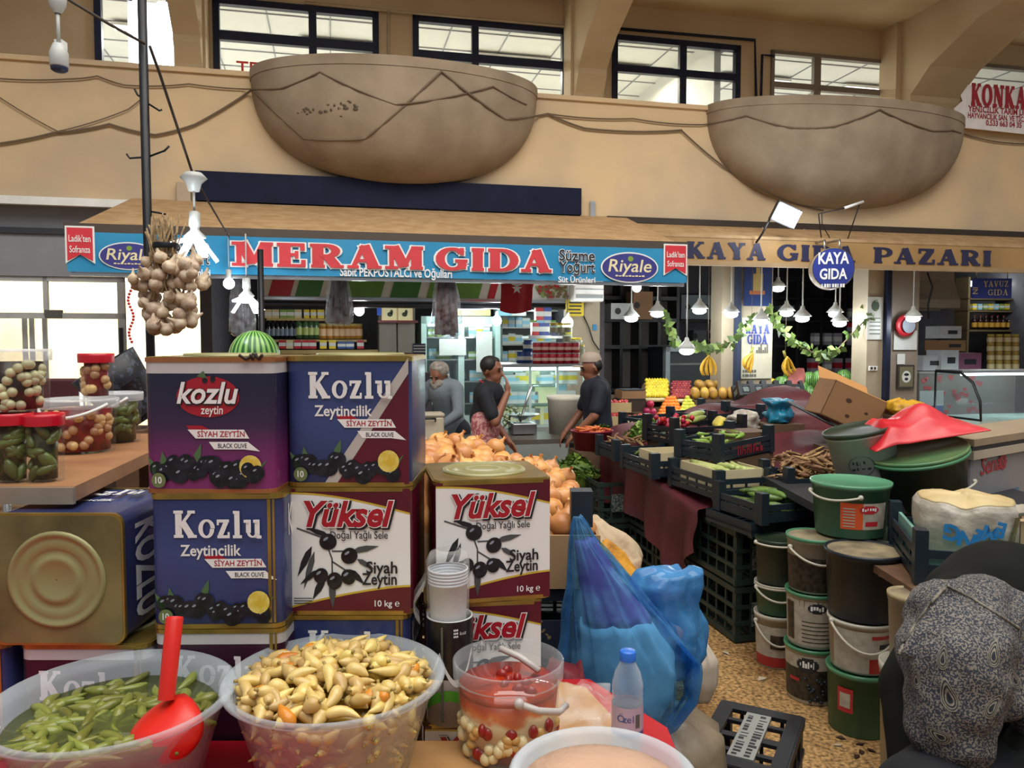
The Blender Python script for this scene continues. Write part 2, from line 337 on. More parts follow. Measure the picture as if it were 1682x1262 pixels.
# windows
FRB = mat('brown_grey_frame', '7d7264', .5)
specs = [  # vertical bars (px), transom (py), frame px, material
 ([(213, 225)], None, NAVYF), ([(507, 520)], (62, 74), NAVYF), ([(775, 786)], (93, 104), NAVYF), ([(1116, 1127)], (115, 124), NAVYF), ([(1336, 1347)], (143, 150), FRB), ([], None, FRB)]
for i, ((s0, s1, z0, z1), (bars, tr, m), wpx) in enumerate(zip(holes, specs, wins)):
    sm = (s0+s1)/2; W = root('window_%d' % (i+1), FT(sm, TG, z0), None, None); W['kind'] = 'structure'
    h = z1-z0; hw = (s1-s0)/2; k = .075 if m is NAVYF else .05
    g = G().bx(-hw, hw, -.03, .06, h-k, h).bx(-hw, -hw+k, -.03, .06, 0, h).bx(hw-k, hw, -.03, .06, 0, h).bx(-hw, hw, -.03, .06, 0, k)
    for a, b in bars:
        ym = wpx[1]+40; p, q = Fp(a, ym, TG).x-sm, Fp(b, ym, TG).x-sm; g.bx(p, q, -.02, .05, 0, h)
    if tr:
        xm = (wpx[0]+wpx[2])/2; q, p = Fp(xm-20, tr[0], TG).z-z0, Fp(xm-20, tr[1], TG).z-z0; g.bx(-hw, hw, -.025, .055, p, q+.02)
    mk('window_frame', g, m, W); mk('glass_pane', G().bx(-hw+.02, hw-.02, .01, .018, .02, h-.02), GLASS, W)
    if i == 1:
        p = Fp(389, 124, TG); mk('lettering', G().text('TERZİ', .17, T(p.x-sm, -.035, p.z-z0) @ UP, 0, .01, align='LEFT'), mat('red_vinyl', 'd8322c', .5), W)
# added glowing strips stand in for sunlit glare in the first window
t = root('window_glare_strips', FPT(250, 62, TG-.08), 'two upright glowing strips added for the daylight glare in the leftmost upstairs window', 'light')
pz = Fp(250, 4, TG).z-Fp(250, 118, TG).z
mk('backplate', G().bx(-.26, .26, .0, .05, -pz/2, pz/2), WHITE, t)
for k in (-.12, .14): mk('tube', G().tube([(k, -.05, -pz/2+.02), (k, -.05, pz/2-.02)], .07, 10), TUBE, t)  # glowing bars only mimic a sunlit pane, no lamp here
# columns with haunches carrying beams towards the hall
def column(px, wpx, name):
    a, b = Fp(px-wpx/2, 100, TG-.35).x, Fp(px+wpx/2, 100, TG-.35).x; w = b-a; s = (a+b)/2
    g = G().bx(-w/2, w/2, TG-.35, TG, ZB+.2, 6.1)
    pr = [(TG-.35, 4.55), (TG-.43, 4.6), (TG-.43, 4.75), (TG-.55, 4.95), (TG-.55, 5.02), (TG-.9, 5.3), (TG-1.7, 5.62), (TG-3, 5.8), (-3.2, 5.8), (-3.2, 6.09), (TG-.35, 6.09)]
    Rr = Mx(((0, 0, 1, 0), (1, 0, 0, 0), (0, 1, 0, 0), (0, 0, 0, 1)))
    g.prism(pr, -w*.42, w*.42, 0, Rr); g.bx(-w*.62, w*.62, TG-.42, TG+.001, 4.45, 4.55)
    struct(name, g, BEIGE2, FT(s, 0, 0))
column(312, 52, 'pillar_left'); column(965, 55, 'pillar_middle'); column(1520, 95, 'pillar_right')
# planter bowls on the parapet
def bowl(x0, x1, ytop, ybot, xm, label):
    s0, s1 = Fp(x0, 150, -.02).x, Fp(x1, 180, -.02).x; a = (s1-s0)/2; sm = (s0+s1)/2
    zr = ZT+.06; pz = zr-1.6
    r = ray(xm, ytop); d = pz/r.z
    pt = EYE+r*d; pro = -((pt-FO).dot(FN)); h = zr-Fp(xm, ybot, -.25).z
    W = root('planter_bowl', FT(sm, 0, 0), label, 'planter', 'bowl planters on the parapet')
    def f(u, v):
        an = pi*u; th = pi/2*v; c = cos(th)**.87 if v < 1 else 0
        return (-a*cos(an)*c, -pro*sin(an)*c-.001, zr-.08-(h-.08)*sin(th)**.87)
    mk('bowl_shell', G().grid(48, 20, f), BOWLM, W)
    pts = [(-(a+.01)*cos(pi*i/48), -(pro+.01)*sin(pi*i/48)) for i in range(49)]
    g = G(); inn = [(x*.955, y*.93) for x, y in pts]
    g.prism(pts+[(a, .02), (-a, .02)], zr-.1, zr); mk('rim', g, BOWLM, W, bevel=.02)
    return W, sm, a, pro, h, zr
B1 = bowl(412, 880, 90, 297, 640, 'large weathered concrete bowl bulging from the parapet above the blue banner')
B2 = bowl(1163, 1574, 153, 336, 1345, 'concrete bowl on the parapet above the floodlight')
# sagging wires along the parapet and over the bowls
def bowl_t(px, py):
    """how far the nearest surface stands out at this pixel (wall or bowl)"""
    for W, sm, a, pro, h, zr in (B1, B2):
        for k in range(60):
            t = -1.25+k*.021
            p = Fp(px, py, t); x = (p.x-sm)/(a+.015); z = (zr-p.z)/(h+.01); y = t/(pro+.015)
            if abs(x) < 1 and -.05 < z < 1 and (x*x+y*y)**1.15+max(0, z)**2.3 < 1.0: return t
    return -.02
g = G()
for q in range(44):
    u = R.random(); x, y = 495+88*u+R.uniform(-3, 3), 182-7*u+R.gauss(0, 4); p = Fp(x, y, bowl_t(x, y)-.004)
    g.sph(p, (R.uniform(.01, .035), .008, R.uniform(.006, .018)), 6, 4)
mk('peeled_patch', g, mat('bare_patch', '5a5043', .9), B1[0], Mx.Translation((-B1[1], 0, 0)))
def wire(name, pts, r, label, m=CABLE, t=None, n=10):
    out = []
    for (x0, y0), (x1, y1) in zip(pts, pts[1:]):
        for i in range(n):
            u = i/n; x, y = x0+(x1-x0)*u, y0+(y1-y0)*u+abs(x1-x0)*.05*4*u*(1-u)*.5
            out.append((x, y))
    out.append(pts[-1])
    q = [Fp(x, y, (bowl_t(x, y) if t is None else t)-.012) for x, y in out]
    mk(name, G().tube(q, r, 5), m, None, FM, label, 'cable')
wire('wall_cable', [(-40, 240), (90, 218), (180, 204), (255, 222), (320, 205), (415, 147), (500, 228), (600, 228), (725, 117), (830, 196), (900, 187), (960, 211), (1120, 214)], .012, 'brown cable looping low along the parapet and over the large bowl')
wire('wall_cable', [(-40, 125), (110, 130), (160, 125), (205, 140), (310, 138), (460, 146), (525, 118), (650, 172), (810, 142), (865, 172)], .008, 'thin upper cable sagging under the parapet edge and across the large bowl')
wire('wall_cable', [(900, 187), (1040, 195), (1155, 205), (1225, 190), (1300, 210), (1370, 208), (1445, 180), (1530, 215), (1565, 214), (1630, 232), (1720, 236)], .009, 'cable draped across the right hand bowl and on along the wall')
wire('wall_cable', [(1120, 215), (1190, 275), (1290, 330), (1352, 346)], .01, 'dark cable following the underside of the right hand bowl')
wire('wall_cable', [(-30, 140), (95, 216), (210, 180), (235, 160)], .006, 'thin slack wire on the left end of the parapet')
# dark panel, brackets, white batten under the parapet
s0, s1, z0, z1 = Fr(322, 283, 953, 355, -.06)
_, _, z0, z1 = Fr(630, 296, 640, 342, -.06)
mk('blank_sign_panel', G().bx(-(s1-s0)/2, (s1-s0)/2, -.05, .05, 0, z1-z0).bx(-(s1-s0)/2, (s1-s0)/2+.25, -.02, .04, -.05, -.02), [mat('navy_sign_face', '161a33', .6, var=.15, spec=.15)], None, FT((s0+s1)/2, -.06, z0), 'long blank dark navy sign panel under the large bowl', 'sign')
g = G(); p = Fp(974, 345, -.05); g.bx(p.x-.03, p.x+.03, -.05, .0, p.z-.08, p.z+.1); mk('wall_bracket', g, STEEL, None, FM, 'small grey metal bracket beside the navy panel', 'bracket')
p = Fp(302, 316, -.05); mk('junction_box', G().bx(p.x-.07, p.x+.07, -.08, .0, p.z-.1, p.z+.1), mat('putty_box', 'b8a58c', .6), None, FM, 'beige junction box at the left end of the navy panel', 'box', bevel=.01)
struct('trim_1', G().bx(-11, -3.98, -.05, .02, ZB-.05, ZB+.03), mat('white_strip', (.85, .85, .8), .5), FM)
# pipes along the gallery wall
def pipe(pts, t, r, m, label): mk('pipe', G().tube([Fp(x, y, t) for x, y in pts], r, 7), m, None, FM, label, 'pipe')
PIPE = mat('pipe_paint', 'b3a287', .5)
pipe([(500, 4), (640, 18), (935, 44), (934, 140)], TG-.06, .018, PIPE, 'beige water pipe bending down beside the wide middle window')
pipe([(1006, 46), (1240, 66), (1242, 165)], TG-.06, .02, NAVYF, 'dark pipe over the fourth upstairs window')
pipe([(1272, 92), (1252, 90), (1250, 165)], TG-.06, .018, NAVYF, 'dark pipe elbow beside the brown framed window')
pipe([(638, 18), (638, 90)], TG-.06, .02, PIPE, 'short beige downpipe between the second and third upstairs windows')
# KONKA banner on the parapet
s0, s1, z0, z1 = Fr(1572, 146, 1760, 215, -.15); _, _, z0, z1 = Fr(1620, 143, 1640, 213, -.15)
W = root('advert_banner', FT(s0, -.15, z0), 'white banner with red lettering tied over the parapet at far right', 'banner'); h = z1-z0; wd = s1-s0
def bf(u, v): return (wd*u-.05*sin(pi*v)*(u < .5)*0, .012*sin(u*14+v*3), h*v)
pts = [(0, 0), (wd, -.05), (wd, h), (.16, h), (.05, h*.75), (.08, h*.62), (-.05, h*.42), (.03, h*.2)]
mk('cloth', G().prism(pts, -.004, .004, 0, UP), mat('banner_white', (.8, .76, .74), .5), W)
rl = mat('banner_red', '9c1f2a', .5)
g = G().slab('KONKA', .27, T(.2, -.008, h*.54) @ UP, 0, .84, .015, align='LEFT', tw=1.25)
mk('lettering', g, rl, W)
for i, (tx, hh, zz, xx) in enumerate((('YENİCİLİK TARIM ÜRÜ', .078, .385, .16), ('HAYVANCILIK SAN. VE TİC.', .07, .235, .16), ('0.533 663 04 35', .07, .09, .44))):
    g = G(); g.text(tx, hh, T(xx, -.008, h*zz) @ UP, 0, .03, align='LEFT', width=(.98, .88, .56)[i])
    mk('small_lettering', g, rl, W)
# ------------------------------------------------------------------ MERAM GIDA awning and banner
TA = -1.9
s0, s1 = Fp(112, 415, TA).x, Fp(1125, 435, TA).x; zt, zb = Fp(618, 394, TA).z, Fp(618, 456, TA).z
sw = Fp(218, 338, 0).x; se = Fp(1025, 365, 0).x
RUST = mat('rusty_sheet', 'bd9d74', .7, vs=7, col2='ab8960', bump=.1, bs=40)
ZTF = zt
W = root('shop_awning', FT(0, 0, 0), 'sloping rust stained awning above the blue shop banner', 'awning')
zw = ZB+.05
vs = [(sw, -.03, zw), (se, -.03, zw), (s1, TA, zt+.02), (s0, TA, zt+.02)]; vs2 = [(x, y, z-.04) for x, y, z in vs]
mk('roof_sheet', G().add(vs+vs2, [(0, 3, 2, 1), (4, 5, 6, 7), (0, 1, 5, 4), (1, 2, 6, 5), (2, 3, 7, 6), (3, 0, 4, 7)]), RUST, W)
mk('front_edge', G().bx(s0-.02, s1+.02, TA-.03, TA+.03, zt-.01, zt+.06), mat('edge_dark', '4a4038', .6), W)
mk('support_frame', G().bx(s0, s1, TA+.01, TA+.04, zb-.03, zb).bx(s0, s0+.03, TA+.01, TA+.04, zb, zt).bx(s1-.03, s1, TA+.01, TA+.04, zb, zt), STEEL, W)
W = root('shop_banner', FT((s0+s1)/2, TA-.035, zb), 'long blue banner with red slab letters across the awning front', 'banner')
hw = (s1-s0)/2; h = zt-zb-.01; K = (s1-s0)/1013.0
def bx_(px): return (Fp(px, 425, TA).x-(s0+s1)/2)
def bz(py): return (Fp(618, py, TA).z-zb)
mk('cloth', G().grid(60, 4, lambda u, v: (-hw+2*hw*u, .006*sin(u*60)*cos(v*3), h*v)), mat('banner_blue', '2b8fbd', .45, vs=2, col2='1f86b8'), W)
g = G()
e = -.012
for txt, xa, xb in (('MERAM', 382, 694), ('GIDA', 716, 903)):
    c = (bx_(xa)+bx_(xb))/2; wd = bx_(xb)-bx_(xa); hh = bz(404)-bz(441)
    g.slab(txt, hh, T(c, e, bz(442)) @ UP, 1, wd, .05, tw=1.3); g.slab(txt, hh, T(c, e-.009, bz(442)) @ UP, 0, wd, 0, tw=1.3)
mk('lettering', g, [mat('letter_red', 'cf3c44', .45), WHITEP], W)
g = G().text('Sabit PEKPOSTALCI ve Oğulları', .075, T((bx_(558)+bx_(741))/2, e, bz(455)) @ UP, 0, .02, width=bx_(741)-bx_(558))
BLK = mat('letter_dark', '1d2630', .5)
mk('small_lettering', g, [WHITEP, BLK], W)
for xa, xb in ((290, 345), (916, 974)):
    g = G()
    c = (bx_(xa)+bx_(xb))/2; wd = bx_(xb)-bx_(xa)
    for tx, py, hh, k in (('Süzme', 421, .1, 1), ('Yoğurt', 441, .1, 1), ('Süt Ürünleri', 459, .055, 1.05)):
        M_ = T(c, e, bz(py)) @ UP
        if hh > .08: g.text(tx, hh, M_, 0, .05, width=wd*1.03); g.text(tx, hh, T(c, e-.005, bz(py)) @ UP, 1, .012, width=wd)
        else: g.text(tx, hh, M_, 0, .02, width=wd*k)
    mk('side_lettering', g, [WHITEP, BLK], W)
PURP = mat('logo_indigo', '3b3a86', .45); CREAM = mat('logo_cream', 'e8dcb0', .5)
for xa, xb in ((165, 263), (984, 1078)):
    c = (bx_(xa)+bx_(xb))/2; rx = (bx_(xb)-bx_(xa))/2; zc = bz(431)
    g = G().disc(c, zc, rx, rx*.5, -e, 1, UP, 36).disc(c, zc, rx*.95, rx*.455, -e+.004, 0, UP, 36)
    lo = mk('oval_logo', g, [PURP, WHITEP, CREAM], W); g = G()
    g.text('Riyale', rx*.42, T(c, e-.008, zc-rx*.14) @ UP, 2, .01, .15, width=rx*1.5)
    for k in range(9): g.bx(c-rx*.5+k*rx*.115, c-rx*.5+k*rx*.115+rx*.085, e-.009, e-.007, zc-rx*.3, zc-rx*(.25+.015*(k % 2)), 2)
    g.disc(c+rx*.02, zc+rx*.28, rx*.1, rx*.09, -e+.006, 3, UP, 10)
    mk('logo_lettering', g, [PURP, WHITEP, CREAM, MATS.get('logo_leaf') or mat('logo_leaf', '7f9d3b', .5)], lo)
for xa, xb in ((114, 156), (1089, 1123)):
    a, b = bx_(xa), bx_(xb); q = bz(390), bz(440)
    def rib(k, dz): return [(a-k, q[0]+k), (a-k, q[1]-dz-k*1.5), ((a+b)/2, q[1]+.05-dz), (b+k, q[1]-dz-k*1.5), (b+k, q[0]+k)]
    g = G().poly([(x, z, .011) for x, z in rib(.014, 0)], 1, UP).poly([(x, z, .015) for x, z in rib(0, 0)], 0, UP)
    g.text("Ladik'ten", .055, T((a+b)/2, -.019, (q[0]+q[1])/2+.02) @ UP, 1, .01, width=(b-a)*.85).text('Sofranıza', .055, T((a+b)/2, -.019, (q[0]+q[1])/2-.065) @ UP, 1, .01, width=(b-a)*.8)
    mk('ribbon_emblem', g, [mat('ribbon_red', 'd0333f', .45), WHITEP], W)
# ------------------------------------------------------------------ KAYA GIDA PAZARI fascia
TK = -.7
sA, sB = Fp(1030, 400, TK).x, 13
zk1, zk0 = Fp(1370, 397, TK).z, Fp(1370, 434, TK).z
W = root('shop_fascia', FT(0, 0, 0), 'long beige wooden fascia with dark blue slab lettering', 'sign')
TAN = mat('tan_fascia', 'b3905e', .6, vs=1.4, col2='a07e50')
mk('fascia_board', G().bx(sA, sB, TK, TK+.05, zk0, zk1), TAN, W)
mk('roof_sheet', G().add([(sA, 0, ZB), (sB, 0, ZB), (sB, TK, zk1+.03), (sA, TK, zk1+.03), (sA, 0, ZB-.04), (sB, 0, ZB-.04), (sB, TK, zk1-.01), (sA, TK, zk1-.01)], [(0, 3, 2, 1), (4, 5, 6, 7), (0, 1, 5, 4), (1, 2, 6, 5), (2, 3, 7, 6), (3, 0, 4, 7)]), RUST, W)
mk('top_channel', G().bx(sA, sB, -.08, 0, ZB-.02, ZB+.05), mat('channel_dark', '33291f', .6), W)
mk('lower_edge', G().bx(sA, sB, TK-.02, TK+.06, zk0-.05, zk0), mat('edge_tan', 'a58a66', .6), W)
g = G()
for tx, xa, xb in (('KAYA', 1127, 1257), ('GIDA', 1277, 1404), ('PAZARI', 1434, 1628)):
    a, b = Fp(xa, 415, TK).x, Fp(xb, 415, TK).x; g.slab(tx, (zk1-zk0)*.7, T((a+b)/2, TK-.006, zk0+(zk1-zk0)*.1) @ UP, 0, b-a, tw=1.3)
mk('lettering', g, mat('letter_navy', '2a2a4a', .5), W)
# floodlight and tube bracket
M_ = FPT(1293, 354, -.95); t = root('floodlight', M_, 'glaring white floodlight under the right hand bowl', 'floodlight')
mk('housing', G().box((0, .05, 0), (.3, .06, .22)), BLACK, t); mk('lens', G().box((0, .0, 0), (.27, .03, .19)), lamp('flood_glow', (.9, .97, 1), 30), t)
mk('bracket', G().tube([(-.14, .06, -.1), (-.14, .06, -.28), (-.14, .1, -.4)], .012), BLACK, t)
t.matrix_local = M_ @ Mx.Rotation(.35, 4, 'Y') @ Mx.Rotation(.3, 4, 'X'); point('flood_spill', (M_ @ Mx.Translation((0, -.3, -.1))).translation, 14, (.85, .93, 1), .12)
M_ = FPT(1400, 338, -.9); t = root('tube_lamp', M_, 'short white tube lamp on thin struts right of the floodlight', 'lamp')
mk('tube', G().tube([(-.1, 0, -.03), (.14, 0, .05)], .018), WHITE, t)
p0 = M_.inverted() @ FPT(1350, 400, -.6).translation; p1 = M_.inverted() @ FPT(1390, 400, -.6).translation; p2 = M_.inverted() @ FPT(1368, 400, -.6).translation
mk('strut', G().tube([(-.1, 0, -.03), (-.33, .15, -.08), p0], .008), BLACK, t); mk('strut', G().tube([(.1, 0, .04), p1], .008), BLACK, t); mk('strut', G().tube([(-.3, .13, -.07), (-.28, .15, -.2), p2], .006), BLACK, t)
# round KAYA GIDA light box
M_ = FPT(1366, 442, -.93, radians(-25)); t = root('round_sign', M_, 'round blue light box sign hanging below the beige fascia', 'sign')
k = Fp(1390, 442, -.93).x-Fp(1344, 442, -.93).x; rr = k*.62
Rx = Mx.Rotation(pi/2, 4, 'X')
mk('drum', G().lathe([(rr, -.14), (rr*1.03, -.13), (rr*1.03, .08), (rr, .1)], 36, 0, Rx, cap0=True), mat('drum_tan', '9c8a70', .5), t)
g = G().disc(0, 0, rr*.98, rr*.98, .105, 1, UP, 36).text('KAYA', .13, T(0, -.112, .05) @ UP, 0, .025, width=rr*1.45).text('GIDA', .12, T(0, -.112, -.12) @ UP, 0, .025, width=rr*1.3)
for k in range(9): g.bx(-rr*.55+k*rr*.125, -rr*.55+k*rr*.125+rr*(.09 if k % 3 else .05), -.113, -.111, -.215, -.175, 0)
mk('face', g, [WHITEP, BLUE], t); mk('hanger', G().tube([(-.08, 0, rr-.01), (-.08, 0, rr+.1), (-.16, .22, rr+.1)], .012), STEEL, t); mk('hanger', G().tube([(.08, 0, rr-.01), (.08, 0, rr+.1), (-.02, .22, rr+.1)], .012), STEEL, t)
# ------------------------------------------------------------------ SHOP ROOMS behind the facade
CHAR = mat('charcoal_wall', '4b4950', .7, var=.15); PILB = mat('pillar_laminate', 'a89c86', .6, vs=3)
struct('wall_shop_back', G().bx(-3.3, 9.5, 4.2, 4.3, 0, ZB), CHAR, FM)
s0 = Fp(205, 520, .3).x; struct('wall_shop_left', G().bx(-3.42, -3.3, .3, 4.3, 0, ZB), CHAR, FM)
p = Fp(985, 560, .3).x; struct('wall_shop_middle', G().bx(p-.06, p+.06, .3, 4.2, 0, ZB), CHAR, FM)
p = Fp(1512, 560, 1.6).x; struct('wall_shop_right', G().bx(p-.06, p+.06, 1.0, 4.2, 0, ZB), CHAR, FM)
struct('wall_end', G().bx(9.4, 9.5, -.5, 4.3, 0, ZB), CHAR, FM)
def pil(x0, x1, t, name, m=PILB, d=.3):
    a, b = Fp(x0, 560, t).x, Fp(x1, 560, t).x
    struct(name, G().bx(-(b-a)/2, (b-a)/2, 0, d, 0, ZB-.02), m, FT((a+b)/2, t, 0)); return a, b
pil(938, 985, .05, 'pillar_beige'); pil(1185, 1211, .55, 'pillar_pale'); pil(1216, 1268, .5, 'pillar_poster'); pil(1424, 1456, .05, 'pillar_switch')
pil(1211, 1217, .45, 'pillar_blue_edge', mat('blue_edge', '26324d', .5)); pil(1456, 1463, -.02, 'pillar_dark_edge', NAVYF); pil(1464, 1508, .3, 'pillar_grey', mat('grey_laminate', '8d8275', .6, vs=3))
# left glazed front
a, b, z0, z1 = Fr(-60, 455, 207, 650, .3)
struct('wall_left_fascia', G().bx(-11, -3.28, .24, .3, Fp(100, 455, .3).z, ZB), GREYW, FM)
struct('trim_conduit', G().bx(-11, -3.6, .2, .235, Fp(60, 381, .3).z-.03, Fp(60, 381, .3).z+.03), mat('dark_conduit', '34363c', .5), FM)
W = root('window_7', FT(b, .3, 0), None, None); W['kind'] = 'structure'
zt_, zm, FRW = Fp(100, 455, .3).z, Fp(100, 519, .3).z, mat('white_alu', 'b9bcba', .35)
xs = [Fp(x, 520, .3).x-b for x in (-60, 205)]
g = G().bx(-5, 0, -.03, .03, zt_-.05, zt_).bx(-5, 0, -.03, .03, zm-.03, zm+.03).bx(-.07, 0, -.03, .03, 0, zt_)
for x in (28, 40, 62): q = Fp(x, 560, .3).x-b; g.bx(q-.02, q+.02, .2, .24, 0, zm)
q = Fp(78, 560, .3).x-b; g.bx(q-.02, q+.02, -.03, .03, zm, zt_).bx(-5, 0, -.03, .03, 0, .7)
mk('window_frame', g, FRW, W); mk('glass_pane', G().bx(-5, -.02, -.004, .004, .7, zt_-.02), GLASS, W)
q = Fp(90, 515, .3).x-b; mk('lock_box', G().bx(q-.08, q+.08, -.05, .0, zm-.02, zm+.06), mat('lock_grey', '5c5c5a', .5), W)
q = Fp(205, 560, .3).x-b; mk('door_handle', G().bx(-.05, -.02, -.07, -.03, 1.3, 1.75), DARK, W)
struct('ground_outside', G().bx(-16, -2.9, 4.4, 14, -.12, .004), mat('pale_paving', 'c9b68e', .7, vs=2), FM)
struct('wall_outside', G().bx(-16, -2.9, 8.5, 8.7, 0, 7), mat('yellow_render', 'ecdcae', .8, vs=.8, col2='f2ead2'), FM)
area('sunlight_outside', (FT(-7, 4.5, 6.5)).translation, (FT(-7, 8.5, 1.2)).translation, 4, 2, 1900, (1, .97, .9))
area('daylight_outside', (FT(-5, 6.5, 4.8)).translation, (FT(-5, 6.5, 0)).translation, 4, 3, 500, (1, .97, .92))
def topz(t, kaya=False):
    if t > 0: return ZB
    zf = (zk1+.03) if kaya else ZTF+.02; tf = TK if kaya else TA
    return ZB+.05+(zf-ZB-.05)*min(1, t/tf)-.035
# ---- small-goods helpers
def place(name, me, M, label, cat, group=None): return obj(name, me, None, M, label, cat, group)
def rowpx(name, me, xs, y, t, label, cat, group, jit=0):
    for x in xs:
        place(name, me, FPT(x+R.uniform(-jit, jit), y, t, R.uniform(-.15, .15) if jit else 0), label, cat, group)
def shelf(x0, x1, y, t, depth, m, label, name='shelf_board', th=.03):
    a, b = Fp(x0, y, t).x, Fp(x1, y, t).x; z = Fp((x0+x1)/2, y, t).z
    return mk(name, G().bx(-(b-a)/2, (b-a)/2, 0, depth, -th, 0), m, None, FT((a+b)/2, t, z), label, 'shelf')
def boxm(n, d, cols, band=None):
    g = G().box((0, 0, d[2]/2), d)
    if band: g.box((0, 0, d[2]*.5), (d[0]*1.01, d[1]*1.01, d[2]*.4), 1)
    return mesh(n, g, cols)
def bottle(n, r, h, body, cap, label=None, cls=None):
    g = G().lathe([(0.001, 0), (r, .0), (r, h*.6), (r*.85, h*.68), (r*.35, h*.8), (r*.33, h*.92)], 12, 0)
    g.lathe([(r*.42, h*.9), (r*.42, h), (.001, h)], 10, 1)
    if label: g.lathe([(r*1.03, h*.15), (r*1.03, h*.48)], 12, 2)
    return mesh(n, g, [body, cap]+([label] if label else []))
def jar(n, r, h, body, cap, lab=None):
    g = G().lathe([(.001, 0), (r*.92, 0), (r, .05*h), (r, .78*h), (r*.85, .85*h)], 14, 0).lathe([(r*.9, .83*h), (r*.9, h), (.001, h)], 14, 1)
    if lab: g.lathe([(r*1.02, .2*h), (r*1.02, .65*h)], 14, 2)
    return mesh(n, g, [body, cap]+([lab] if lab else []))
def col(n, c, **k): return MATS[n] if n in MATS else mat(n, c, **k)
YEL = col('pack_yellow', 'd8c02a', rough=.4); PK_G = col('pack_green', '7e9a4a', rough=.4); PK_R = col('pack_red', 'b02632', rough=.4); PK_B = col('pack_blue', '2c4f8f', rough=.4); PK_W = col('pack_white', 'cfd4d0', rough=.4); PK_C = col('pack_cream', 'cbb98a', rough=.5); PK_LB = col('pack_skyblue', '8fc3d8', rough=.4)
# ---- MERAM shop: inner header sign, shutter, shelves
W = root('inner_sign', FT(0, .02, 0), 'green and red food sign strip just under the blue banner, inside the shop', 'sign')
z0, z1 = Fp(700, 491, .02).z, Fp(700, 455, .02).z+.12
a, b = Fp(432, 470, .02).x, Fp(935, 470, .02).x
g = G().bx(a, b, 0, .05, z0, z1, 0).bx(a, b, -.02, .06, z0-.03, z0, 1)
for x0, x1, c in ((440, 492, 4), (484, 540, 3), (545, 640, 2), (640, 700, 3), (700, 800, 2), (800, 826, 4), (870, 880, 4)):
    p, q = Fp(x0, 470, .02).x, Fp(x1, 470, .02).x; g.add([(p, -.004, z0+.01), (q-.1, -.004, z0+.01), (q, -.004, z1), (p+.1, -.004, z1)], [(0, 1, 2, 3)], c)
mk('sign_face', g, [PK_W, STEEL, mat('sign_green', '5f8f3f', .4), mat('sign_leaf', '3f7a3a', .4), PK_R], W)
g = G()
for i in range(70):
    x = R.uniform(880, 932); pz = Fp(x, R.uniform(470, 488), .02); g.disc(pz.x, pz.z, .022, .018, .006+R.random()*.004, R.choice((0, 0, 1, 2)), UP, 8)
mk('olive_picture', g, [mat('print_olive', '7d6a4a', .4), PK_G, PK_R], W)
a, b = Fp(432, 500, .3).x, Fp(938, 500, .3).x
g = G()
for k in range(6): g.tube([(a, .3, 2.02+k*.05), (b, .3, 2.02+k*.05)], .03, 8)
mk('roller_shutter', g, mat('shutter_grey', '4a4f57', .4, .4), None, FM, 'rolled down strip of grey shutter under the inner sign', 'shutter')
WSH = mat('pine_shelf', 'b09a62', .5)
shelf(438, 535, 523, 1.6, .35, WSH, 'upper pale shelf with spice packets on the left of the shop')
shelf(438, 602, 558, 1.6, .35, WSH, 'lower pale shelf with dark bottles and oil bottles')
shelf(455, 680, 575, 1.5, .5, WSH, 'long pale counter shelf behind the olive tins', th=.05)
bm = {c: boxm('spice_packet', (.085, .06, .11), [m_, PK_W], True) for c, m_ in (('y', YEL), ('g', PK_G), ('w', PK_C), ('r', PK_R))}
for i, x in enumerate((441, 453, 466, 478, 490, 505, 514, 527)): place('spice_packet', bm['wwggwyyy'[i]], FPT(x, 523, 1.62), 'small box of spice on the upper pale shelf', 'packet', 'spice packets')
bt = bottle('dark_bottle', .04, .27, col('dark_glass', '0d1418', rough=.15), col('cap_black', '15161a'), col('bottle_label', '6f7d8b'))
rowpx('dark_bottle', bt, [441+i*7.4 for i in range(7)], 557, 1.65, 'dark sauce bottle in the left row on the lower pale shelf', 'bottle', 'dark bottles')
bt2 = bottle('green_bottle', .05, .29, col('green_glass', '3f5f3a', rough=.15), col('cap_black', '15161a'), col('green_label', 'a8b86a'))
rowpx('green_bottle', bt2, [491, 502, 511, 519], 556, 1.65, 'green bottle with pale label beside the dark bottles', 'bottle', 'green bottles')
jr = jar('oil_jar', .055, .2, col('oil_amber', 'a8752e', rough=.2), col('cap_tan', 'b5a05c'), col('jar_label_orange', 'd8b48a'))
rowpx('oil_jar', jr, [530, 541, 552, 561, 571, 580, 589], 557, 1.65, 'amber jar with pale label on the lower pale shelf', 'jar', 'amber jars')
for i, x in enumerate((464, 476, 489, 502, 514, 531, 546, 561, 575, 592)):
    place('grocery_packet', bm['rwrrryyggr'[i]] if i not in (7, 8) else boxm('grocery_packet', (.1, .06, .09), [PK_B, PK_W], True), FPT(x, 573, 1.5), 'packet of groceries on the long counter shelf behind the tins', 'packet', 'counter packets')
